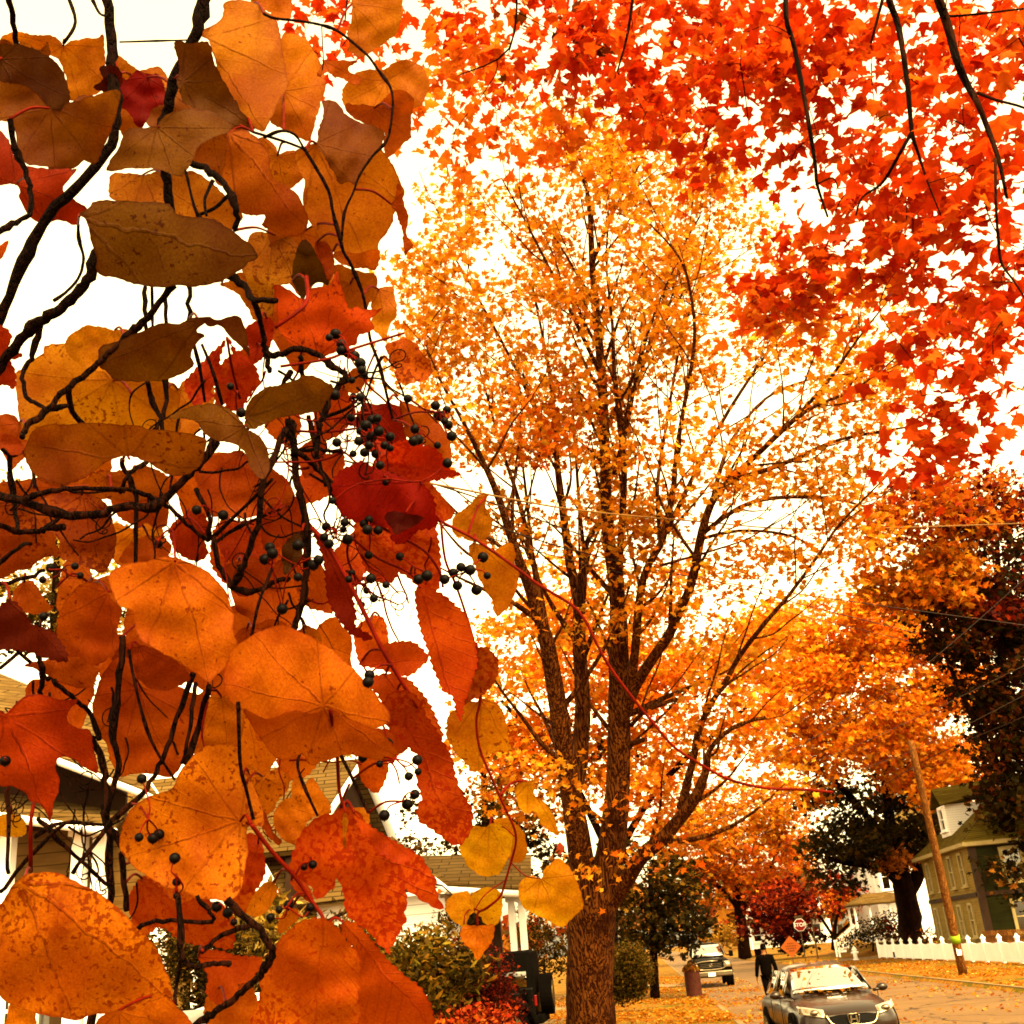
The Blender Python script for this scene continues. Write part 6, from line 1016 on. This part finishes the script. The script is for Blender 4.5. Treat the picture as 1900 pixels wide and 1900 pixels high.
('J','h',2.3,'eca41a',.15,'1210,320','1385,630','1125,390 1130,350 1160,325 1230,310 1240,340 1240,400 1300,440 1340,490 1370,560 1385,630 1350,625 1290,580 1255,520 1240,490 1190,510 1150,470'),
('J','h',2.1,'f2b61a',.1,'1275,885','1400,1175','1145,950 1170,890 1230,870 1285,890 1290,850 1330,800 1380,768 1430,800 1480,880 1510,960 1530,1040 1500,1090 1450,1130 1400,1175 1330,1140 1250,1100 1180,1060 1150,1000'),
('J','h',2.2,'eeaa16',.2,'870,1070','770,1140','715,1060 730,1010 780,970 850,965 880,1010 880,1080 850,1120 830,1175 780,1150 730,1100'),
('J','h',2.4,'eeac16',.2,'880,1060','1020,1160','870,1000 890,960 960,940 1020,950 1050,1000 1050,1080 1020,1160 960,1160 910,1100 870,1070'),
('J','h',1.9,'e08014',.1,'905,1165','905,1365','800,1220 830,1160 900,1165 960,1160 1005,1160 1000,1240 960,1300 905,1365 870,1310 820,1260'),
]
STEMS = [  # material, rank, radius px, points in the photograph
('twig',3,11,'195,-40 206,63 208,121 212,180 212,255 165,325 92,398 44,486 0,590 -30,660'),('twig',3.2,11,'392,-40 379,0 361,66 328,136 313,191 302,236 309,324 317,390 318,420'),
('twig',2.6,6,'12,-30 22,30 32,90'),('twig',1.5,6,'18,221 29,276 48,317 57,354 55,398 15,420 -20,440'),('twig',2.5,11,'190,455 168,505 147,542 105,579 68,600 39,629 0,682 -30,730'),
('twig',2.6,3.4,'145,416 147,447 155,479 147,513 126,539 100,558'),('twig',.9,7,'320,530 274,589 232,626 184,674 132,716 89,758 53,789 39,811'),('twig',2.2,5,'76,603 60,658 42,692 50,737 87,758 126,753'),('twig',2.2,6,'129,721 134,763 158,790 175,800'),
('twig',3.4,5,'268,534 270,600 280,640'),('twig',3.5,3.5,'282,534 283,605'),('twig',3.4,4.5,'308,534 308,600 309,700'),('twig',3.4,5,'350,530 352,590 356,640'),('twig',2.6,5,'275,705 280,740 298,775 302,800'),('twig',2.7,5,'306,700 308,740 300,780 285,800'),
('twig',1.7,7,'357,302 398,324 424,354 438,390 435,427'),('twig',2,7,'410,500 453,530 471,556 512,556'),('twig',2,6,'471,556 485,600 490,640 495,660 500,690'),('twig',1.8,6.5,'495,658 516,658 555,647 597,663 621,682 642,695 632,711 613,737 597,774 592,800 585,850'),
('redstem',1.7,3,'520,680 608,666 647,650 687,637 750,618'),('twig',2.2,3.6,'563,274 587,313 610,355 618,395 632,447 637,466 648,485 655,500 671,539 679,574 687,629 703,674 718,734 729,779'),
('twig',2.4,3,'490,26 510,34 555,39 595,46 621,55 645,71 682,103 703,132 724,161 729,189 726,224 718,260 692,289 668,324 655,358 639,395 634,447'),('twig',2.3,3,'470,245 529,263 563,276'),('twig',2.3,3,'490,255 521,243 547,250 563,274'),('twig',2.6,1.3,'597,50 598,75 600,110 598,130'),
('twig',1.6,9,'-20,915 41,930 95,949 142,957 189,953 221,942 284,940 309,921 341,889 373,858 404,817'),('twig',1.7,5,'44,927 95,911 158,907 237,908 284,924 316,943 347,971 385,1003'),('twig',1.8,6,'-20,965 38,987 79,984 120,978'),('twig',1.9,5,'80,984 120,955'),('twig',1.9,4.5,'-10,1052 32,1018 57,1006'),('twig',1.8,4.5,'-20,1088 47,1072 82,1058'),
('twig',1.8,5,'224,852 240,889 253,934 252,1047'),('twig',1.9,5,'275,855 240,880 225,910'),('twig',1.5,7,'530,795 505,852 486,896 483,953 467,1009 448,1057 433,1092'),('twig',1.8,8,'537,779 543,818 550,884 560,927 568,984 568,1079 556,1136 543,1174'),('twig',1.9,6,'395,994 404,1041 426,1085 467,1098 505,1082 537,1073'),
('twig',1.9,5,'363,908 388,962 385,1003'),('twig',2,4,'395,997 474,921 505,889'),('twig',1.6,6.5,'228,1180 221,1266 210,1362 221,1421 206,1480 199,1531 206,1660 204,1700'),('twig',1.7,3.2,'239,1207 254,1285 280,1373 324,1447'),('twig',1.5,5.5,'360,1245 320,1355 295,1421 265,1473 206,1524 136,1620'),
('twig',1.6,4.5,'365,1266 354,1347 339,1417'),('twig',1.5,6,'387,1274 365,1362 343,1417'),('twig',.6,4,'442,1303 446,1417 457,1465 470,1520'),('twig',1.6,3.2,'552,1305 562,1377 552,1417 564,1458 589,1513'),
('twig',1.8,7,'173,1366 192,1428 199,1480 195,1517 225,1568 228,1605 236,1690'),('twig',1.9,4.5,'0,1657 55,1590 121,1531 177,1531'),('twig',2,4,'63,1554 110,1528 195,1531'),('twig',2,4.5,'15,1465 16,1540 15,1623'),('twig',2.1,4.5,'70,1520 110,1561 158,1605 199,1642'),('redstem',1.9,4.5,'57,1617 57,1531 63,1487'),
('twig',.5,6,'328,1655 335,1716 339,1771 357,1793 398,1789 424,1787'),('twig',.6,4.5,'337,1775 324,1859'),('twig',.6,4.5,'258,1719 302,1708 387,1712 390,1694 365,1664'),('twig',.35,7,'420,1668 464,1708 494,1741 506,1767 490,1800 471,1822 435,1852 398,1878 361,1903 300,1955'),('twig',.4,5,'376,1764 405,1738 464,1716'),
('redstem',.7,4.5,'466,1529 503,1578 547,1627 579,1673 599,1702 605,1730'),('redstem',1.3,4,'613,1317 625,1395 629,1462 637,1497'),('twig',1.5,4,'590,1290 625,1384 654,1445 684,1508'),('redstem',1.5,5,'579,980 611,1017 647,1080 679,1143 705,1196 732,1243 758,1285 774,1312'),
('redstem',1.7,3.4,'790,930 805,948 818,967 882,1001 958,1054 1000,1085 1060,1122 1085,1150 1105,1190 1130,1235 1170,1290 1215,1345 1250,1385 1290,1412 1350,1445 1420,1462 1490,1465 1545,1470'),
('redstem',2,3,'818,969 826,1038 845,1083 868,1151 882,1206 892,1290 884,1335 890,1388 913,1445 935,1495 954,1536 957,1565 947,1603 938,1634 928,1663 903,1685 887,1694 886,1716'),('redstem',2,1.6,'890,1690 875,1686 863,1697 861,1715'),('redstem',2.1,1.5,'955,1552 935,1535 915,1528'),('redstem',2.1,1.4,'948,1600 975,1625 1003,1630'),('redstem',2.1,1.4,'935,1635 900,1660 880,1690'),
('redstem',1.5,4.5,'568,513 571,553 555,576 510,608'),('redstem',2.3,3,'540,802 555,800 600,802 647,797'),('twig',2.2,4.5,'550,838 590,836 634,837'),('twig',2.1,6,'545,835 582,863 608,892 618,913 625,935'),('twig',2.3,4.5,'571,771 582,818 597,871 605,900'),('twig',2.2,4,'600,775 640,760 660,745'),
('redstem',1.9,3.2,'690,965 720,985 785,1020 815,1060 822,1090'),('redstem',1.8,3,'655,1000 700,1035 755,1060 775,1080'),('twig',2.2,3.4,'360,640 372,690 380,745'),('twig',2.3,3.4,'375,640 395,690 412,750'),('redstem',2.3,3,'421,625 430,680 445,740'),('twig',2.3,1.6,'270,710 245,730 240,760 248,790'),('twig',1.9,4.5,'540,690 520,720 490,760 455,800'),('twig',2.1,5,'555,660 560,700 548,760'),
('twig',2.2,4,'0,830 20,845 45,840 60,870 65,905'),('twig',2.2,5,'18,840 20,900 30,960 35,990'),('redstem',2.4,2.6,'170,1085 140,1065 125,1070 105,1090'),('twig',1.7,4,'0,1240 30,1215 60,1190 75,1160'),('twig',1.8,4,'0,1170 35,1210 70,1240 90,1262'),('twig',1.8,5,'70,1215 78,1240 76,1290'),
('twig',2.0,3.5,'395,1010 430,985 470,965 520,945'),('redstem',2.1,2.8,'320,985 350,960 380,990'),('twig',1.2,3.4,'505,1055 480,1120 465,1190'),('twig',2.4,3,'575,880 630,905 700,890'),('redstem',2.2,2.4,'560,1105 600,1120 640,1090 690,1070'),('twig',2.1,3,'240,1299 300,1330 330,1400'),('twig',1.7,5,'100,1262 140,1300 165,1320 185,1370'),
('twig',1.9,4,'120,-20 140,40 118,80'),('twig',2.9,2,'222,78 290,76 358,74'),('twig',2.9,3,'172,0 185,25 200,30'),('twig',1.9,3,'330,280 345,320 365,395 400,420'),('twig',1.9,4,'425,360 400,385 365,400'),('twig',1.9,3.4,'395,335 380,370 383,400')]
BER = [('C','610,670 655,645 695,715 770,970 830,850 840,900 860,930 790,800 740,780 700,760'),('C','780,1085 830,1090 650,1075 765,1235'),('C','1165,1100 1360,1150 1440,1180 1385,1220 1425,1260 1450,1285 1475,1365'),('C','1215,1315 1205,1400 1240,1390 1375,1430'),
 ('C','665,1410 780,1490 860,1480 940,1490 1040,1370 1040,1450 910,1250 950,1240 830,1330 910,1370 960,1330 890,1430 970,1570 870,1290 1000,1430 820,1400'),('C','1445,1555 1010,1690 635,1820'),('D','400,370 530,340 520,390 385,445 420,490 550,460'),('D','700,320 690,390 665,350 765,395 700,570'),
 ('D','920,580 1110,715 1050,740'),('D','580,695 715,735 685,820 735,875 820,780 650,920 560,740'),('D','1235,740 1295,695 1350,655 1415,675 1505,585 1535,715 1325,785 1460,815'),('D','200,500 200,725 90,950 345,605 310,640 20,540'),('D','705,1415 695,1465'),
 ('E','1275,275 1115,365 1225,405 1465,380 1410,485 1470,455'),('E','1450,600 1400,665 1255,735'),('E','740,1065 795,1050'),('E','580,1340 640,1310 780,1325 525,1390'),('E','180,1320 250,1360 290,1420'),('H','715,665 700,960 770,965 800,945'),('H','880,1065 890,1185 890,1255'),('H','25,575'),('F','1625,1205 1700,1390'),
 ('G','300,1120 250,1190 440,1110 470,1165'),('G','930,980'),('G','255,1405'),('G','1155,780 1310,810'),('G','1585,1000 1600,1035 1555,1070 1660,1360')]
DEP = lambda k: 0.84+0.075*k
vg = P(60, 1900, 1.0)
vine = root('climbing_vine', 'woody climbing vine with large spotted orange and brown heart-shaped leaves filling the left side', 'vine', (vg[0]-0.15, vg[1]+0.1, 0.28))
crep = root('creeper_vine', 'red-stemmed creeper with toothed red leaves and dark berries tangled through the heart-leaved vine', 'vine', (vg[0]+0.1, vg[1]+0.15, 0.28))
SP = []; SD = []; SK = []
for mat, k, r, s in STEMS:
    a = ep('N', s); q = catmull(a, 5); n = len(q); ph = rng.uniform(0, 6)
    d = DEP(k)+0.02*np.sin(np.linspace(0, 3, n)+ph)
    w_ = np.array([P(x, y, z) for (x, y), z in zip(q, d)]); rad = .86*r*d/FOC*np.linspace(1.08, 0.9, n)
    if mat == 'twig': rad = rad*(1+0.45*np.abs(np.sin(np.linspace(0, n*0.16, n)+ph))**24+0.04*rng.normal(size=n)); w_ = w_+rng.normal(0, 0.0006, w_.shape)*(r > 4)
    t = Tubes(); t.add(w_, rad, 8 if r > 3 else 6, 0.07 if mat == 'twig' else 0.02)
    t.obj('stem', MT[mat], vine if mat == 'twig' else crep, True)
    SP.append(q); SD.append(d); SK += [mat]*n
SP = np.concatenate(SP); SD = np.concatenate(SD); SK = np.array(SK)
# main stems running on to the ground and up out of the view
t = Tubes(); e0 = P(-30, 730, DEP(2.5)); t.add(catmull([e0, e0+(-.12, .02, -.3), np.array([vg[0]-.2, vg[1]+.1, .7]), np.array([vg[0]-.15, vg[1]+.1, .2])], 6), np.linspace(.0055, .011, 19), 8, .06); t.obj('stem', MT['twig'], vine, True)
t = Tubes(); e0 = P(206, 1690, DEP(1.7)); t.add(catmull([e0, e0+(-.05, .03, -.4), np.array([vg[0]+.0, vg[1]+.12, .6]), np.array([vg[0]-.1, vg[1]+.1, .2])], 6), np.linspace(.003, .008, 19), 8, .06); t.obj('stem', MT['twig'], vine, True)
t = Tubes(); e0 = P(300, 1955, DEP(.35)); t.add(catmull([e0, e0+(-.1, .05, -.25), np.array([vg[0]+.1, vg[1]+.15, .2])], 6), np.linspace(.003, .008, 13), 8, .06); t.obj('stem', MT['redstem'], crep, True)
def make_leaf(rec, idx):
    b, kind, rank, colr, spots, base, tip, outl = rec
    r = np.random.default_rng(100+idx)
    o = ep(b, outl); bp = ep(b, base)[0]; tp_ = ep(b, tip)[0]; L = max(np.linalg.norm(tp_-bp), 0.6*np.ptp(o, axis=0).max())
    o = catmull(o, 4, True)
    seg = np.linalg.norm(np.roll(o, -1, 0)-o, axis=1); tot = seg.sum(); step = max(3.5, tot/160) if kind == 'c' else max(4.5, tot/120)
    cum = np.concatenate([[0], np.cumsum(seg)]); m = int(tot/step); s = np.linspace(0, tot, m, endpoint=False); oc = np.concatenate([o, o[:1]])
    o = np.stack([np.interp(s, cum, oc[:, 0]), np.interp(s, cum, oc[:, 1])], 1)
    tang = np.roll(o, -1, 0)-np.roll(o, 1, 0); tang /= np.linalg.norm(tang, axis=1)[:, None]+1e-9; nr = np.stack([tang[:, 1], -tang[:, 0]], 1)
    area = 0.5*np.sum(o[:, 0]*np.roll(o[:, 1], -1)-np.roll(o[:, 0], -1)*o[:, 1]); nr *= np.sign(area)
    if kind == 'c': o = o+nr*((np.arange(m) % 4)/3.0*min(4.5, L*.03)*(0.6+0.4*r.random(m)))[:, None]
    else: o = o+nr*(0.7*r.normal(size=m)+0.6*np.sin(np.arange(m)*.8+r.uniform(0, 6)))[:, None]
    lo, hi = o.min(0), o.max(0); g = max(6.0, max(hi-lo)/22)
    gx, gy = np.meshgrid(np.arange(lo[0], hi[0], g), np.arange(lo[1], hi[1], g)); q = np.stack([gx.ravel(), gy.ravel()], 1)+r.uniform(-.2, .2, (gx.size, 2))*g
    x, y = q[:, 0], q[:, 1]; ins = np.zeros(len(q), bool); j = m-1
    for i in range(m):
        c = ((o[i, 1] > y) != (o[j, 1] > y)) & (x < (o[j, 0]-o[i, 0])*(y-o[i, 1])/(o[j, 1]-o[i, 1]+1e-12)+o[i, 0]); ins ^= c; j = i
    dm = np.min(np.linalg.norm(q[:, None]-o[None], axis=2), axis=1); q = q[ins & (dm > g*.45)]
    allp = np.concatenate([o, q]); res = delaunay_2d_cdt([Vector(p) for p in allp], [], [list(range(m))], 1, 1e-4)
    p = np.array([tuple(v) for v in res[0]]); ev = np.min(np.linalg.norm(p[:, None]-o[None], axis=2), axis=1)/L*4; F = [tuple(f) for f in res[2]]
    ax = (tp_-bp)/np.linalg.norm(tp_-bp); d = (p-bp)/L; u = d@ax; v = d@np.array([-ax[1], ax[0]])
    d0 = DEP(rank); Lm = L*d0/FOC
    tu, tv = r.uniform(-.30, .30, 2); fold = r.uniform(.08, .38)*r.choice([-1, 1]); cup = r.uniform(-.35, .35); ph = r.uniform(0, 6, 4); side = r.uniform(-.3, .3)
    dz = tu*(u-.5)+tv*v+fold*np.sqrt(v*v+.0025)+cup*((u-.5)**2)+side*v*v+.03*np.sin(9*u+ph[0])*np.sin(8*v+ph[1])+.045*np.sin(3.2*v+ph[2])*np.sin(4*u+ph[3])+.018*np.sin(17*u+5*np.abs(v)+ph[1])
    edge = np.maximum(0, np.abs(v)-.32); dz += r.uniform(-.9, .9)*edge**1.4
    dz = np.clip(dz-dz.mean(), -.35, .35)*min(1, .085/Lm)
    V = np.array([P(a, c, d0+Lm*z) for (a, c), z in zip(p, dz)])
    par = crep if kind == 'c' else vine
    ob = meshobj('leaf', V, F, MT['heart' if kind in 'hm' else 'creep'], par, True, True, uv=np.stack([u, v], 1), col=np.stack([ev, ev, ev, np.ones(len(ev))], 1))
    c = srgb(colr); ob.color = (min(.97, c[0]*LEAFK), min(.97, c[1]*LEAFK*1.0), c[2]*LEAFK*.5, min(1, spots*1.25+.08))
    # leaf stalk to the nearest stem
    dd = np.linalg.norm(SP-bp, axis=1)+300*np.maximum(0, np.abs(SD-d0)-.12); k = int(np.argmin(dd))
    if 4 < dd[k] < 130:
        e = P(*SP[k], SD[k]); s0 = P(*bp, d0+0.002); mid = (s0+e)/2+np.array([0, 0, .006])
        t = Tubes(); t.add(catmull([s0, mid, e], 5), np.linspace(.0010, .0013, 11), 6); t.obj('stalk', MT['redstem'], ob); bpy.context.view_layer.update()
        st = [ch for ch in COL.objects if ch.parent == ob][-1] if False else bpy.data.objects[COL.objects[-1].name]
        st.matrix_parent_inverse = (Matrix.Translation(par.location)@ob.matrix_parent_inverse).inverted()
LEAFK = 1.42
HEART = [(0, .0), (.10, -.10), (.30, -.16), (.46, -.06), (.52, .14), (.46, .38), (.32, .62), (.16, .84), (0, 1.0)]
LEAFLET = [(0, 0), (.14, .10), (.27, .30), (.31, .50), (.24, .72), (.11, .90), (0, 1.0)]
def auto_leaf(cx, cy, R, ang, colr, spots, rank, kind):
    h = HEART if kind == 'h' else LEAFLET; r_ = np.random.default_rng(int(cx*7+cy)); wx = r_.uniform(.85, 1.15)
    pl = h+[(-x, y) for x, y in reversed(h[1:-1])]; a_ = math.radians(ang); ca, sa = math.cos(a_), math.sin(a_)
    f_ = lambda x, y: (cx+R*(x*wx*ca-(y-.42)*sa), cy+R*(x*wx*sa+(y-.42)*ca))
    pp = [f_(x*r_.uniform(.88, 1.12), y+r_.uniform(-.03, .03)) for x, y in pl]
    return ('N', kind, rank, colr, spots, '%f,%f' % f_(0, .02), '%f,%f' % f_(0, 1), ' '.join('%f,%f' % q for q in pp))
FILL = [(245, 190, 120, 5, 'b4640c', .3, 4.7, 'h'), (330, 215, 120, -20, '8e4e0a', .2, 4.5, 'h'), (425, 215, 110, 15, 'b8680c', .3, 4.4, 'h'), (400, 275, 120, -10, 'ac5a0a', .3, 3.6, 'h'), (120, 250, 140, 10, '84440a', .2, 3.5, 'h'), (500, 330, 110, 20, 'c0680c', .3, 4.4, 'h'), (40, 130, 110, -10, 'a8600e', .3, 4.2, 'h'), (560, 480, 120, 0, 'c0660c', .3, 4.3, 'h'), (640, 560, 110, 15, 'd0700e', .3, 4.2, 'h'), (120, 870, 130, 30, 'c8620c', .4, 4.0, 'h'), (265, 1030, 120, -20, 'dc8010', .4, 4.2, 'h'), (370, 905, 130, 10, 'd0600c', .4, 4.0, 'h'), (430, 1020, 150, -15, 'd2540c', .6, 4.1, 'c'), (520, 1010, 150, 20, 'd8600e', .6, 4.2, 'c'), (510, 1120, 140, -10, 'd8640e', .3, 4.0, 'h'),
 (290, 1190, 140, 15, 'd6660c', .4, 3.8, 'h'), (420, 1230, 160, -25, 'dc6c0e', .3, 3.9, 'h'), (250, 1270, 150, 10, 'd6640c', .3, 4.0, 'h'), (560, 1385, 130, 30, 'e8780f', .3, 4.2, 'c'), (470, 1370, 140, -10, 'e47a10', .3, 4.1, 'h'), (610, 1225, 110, -40, 'de6c0e', .2, 3.9, 'h'), (285, 1665, 130, 20, 'e0700f', .8, 3.6, 'c'),
 (430, 1610, 150, -15, 'e06c0e', .8, 3.7, 'c'), (650, 1040, 120, 15, 'd8580c', .6, 4.0, 'c'), (700, 800, 130, -30, 'b83408', .4, 4.2, 'c'), (620, 760, 110, 25, 'c0480a', .3, 4.2, 'c'), (120, 1310, 110, -20, 'cc5c0c', .3, 3.8, 'h'), (560, 620, 130, 5, 'cc600c', .4, 4.0, 'h'), (150, 1120, 120, 25, 'c8600c', .4, 3.9, 'h'),
 (600, 880, 120, 40, 'cc500a', .4, 4.1, 'c'), (330, 770, 120, 0, 'd07c14', .3, 4.4, 'h'), (60, 960, 130, -10, 'c05a0c', .4, 4.2, 'h'), (510, 1230, 130, 30, 'dc680e', .3, 4.0, 'h'), (690, 1180, 100, 20, 'd65a0c', .4, 4.0, 'c'), (330, 1640, 110, -30, 'e27410', .6, 3.9, 'c'), (520, 770, 110, -20, 'c8580c', .4, 4.3, 'c'),
 (440, 690, 120, 30, 'c44c0a', .7, 3.9, 'c'), (480, 1480, 100, 10, 'e27e12', .3, 3.2, 'h'), (385, 1570, 90, 40, 'dc6c0e', .5, 3.0, 'c'), (740, 880, 120, -60, 'b8340a', .4, 3.6, 'c'), (30, 820, 90, 10, 'c05c0c', .4, 4.2, 'h'), (600, 1330, 120, 15, 'e0700e', .3, 3.4, 'c'), (690, 1420, 90, -10, 'de640e', .4, 3.4, 'c')]
for i, rec in enumerate(LEAVES+[auto_leaf(*f) for f in FILL]): make_leaf(rec, i)
# thin tangled stems, tendrils and bare twigs
for mat_, par_, boxes in (('twig', vine, [(330, 640, 620, 1180, 46), (0, 1180, 260, 1700, 30), (0, 830, 330, 1080, 12), (560, 600, 740, 900, 14)]), ('redstem', crep, [(420, 620, 700, 1120, 22), (380, 1280, 720, 1560, 10), (640, 980, 900, 1120, 10)])):
    t = Tubes()
    for x0, y0, x1, y1, n in boxes:
        for _ in range(n):
            a = math.radians(rng.normal(90, 38)); p_ = np.array([rng.uniform(x0, x1), rng.uniform(y0, y1-60)]); k_ = rng.uniform(1.5, 3.2); L_ = rng.uniform(60, 190); pp = [p_]
            for j in range(6):
                a += rng.normal(0, .28); pp.append(pp[-1]+L_/6*np.array([math.cos(a), math.sin(a)]))
            d_ = DEP(k_)+np.linspace(0, rng.uniform(-.03, .03), 7); r_ = rng.uniform(1.1, 2.9)*DEP(k_)/FOC
            w_ = catmull(np.array([P(*q, z) for q, z in zip(pp, d_)]), 3); t.add(w_, np.linspace(r_, r_*.6, len(w_)), 5, .06)
            if rng.random() < .3:             # a curled tendril
                e = w_[-1]; th_ = np.linspace(0, rng.uniform(6, 14), 26); rr_ = np.linspace(.009, .002, 26); t.add(e+np.stack([rr_*np.sin(th_), .0006*th_, -.0012*th_-rr_*np.cos(th_)+.009], 1), .0006, 4)
    o_ = t.obj('stem_tangle', MT[mat_], par_, True); o_['kind'] = 'stuff'
FRONT = {('H', '715'): .35, ('H', '880'): .35, ('H', '25,'): .5, ('E', '180'): .3, ('E', '580'): .8, ('E', '740'): .9, ('C', '144'): 1.1, ('G', '255'): .8, ('E', '145'): 1.1, ('E', '127'): 1.1, ('D', '705'): .35}
for b, s in BER:
    pts = ep(b, s); c0 = pts.mean(0)+(0, -6); k = FRONT.get((b, s[:3]), rng.uniform(1.1, 1.5))
    dd = np.linalg.norm(SP-c0, axis=1)+(SK == 'twig')*0; i = int(np.argmin(dd)); hub_ = P(*c0, DEP(k)); t = Tubes()
    bs = []
    if dd[i] < 220: t.add(catmull([P(*SP[i], SD[i]), (P(*SP[i], SD[i])+hub_)/2+(0, 0, .004), hub_], 4), np.linspace(.0011, .0008, 9), 6)
    for x, y in pts:
        e = P(x, y, DEP(k)+rng.uniform(-.02, .03)); bs.append(e); m_ = (hub_+e)/2+rng.normal(0, .003, 3)
        t.add(catmull([hub_, m_, e], 4), np.linspace(.0008, .00055, 9), 5)
    cl = t.obj('berry_cluster', MT['redstem'], crep, True)
    for e in bs:
        rb = rng.choice([7.2, 8.5, 9.3, 10, 10.8])*DEP(k)/FOC
        bb = B(); bb.ball(e, rb, (1, 1, .94), 12).ball(e+np.array([0, 0, -rb*.93]), rb*.16, n=6); o = bb.obj('berry', MT['berry'], cl, True)
        o.matrix_parent_inverse = Matrix.Translation(-crep.location)@Matrix.Identity(4)
        o.matrix_parent_inverse = (Matrix.Translation(crep.location)@cl.matrix_parent_inverse).inverted()
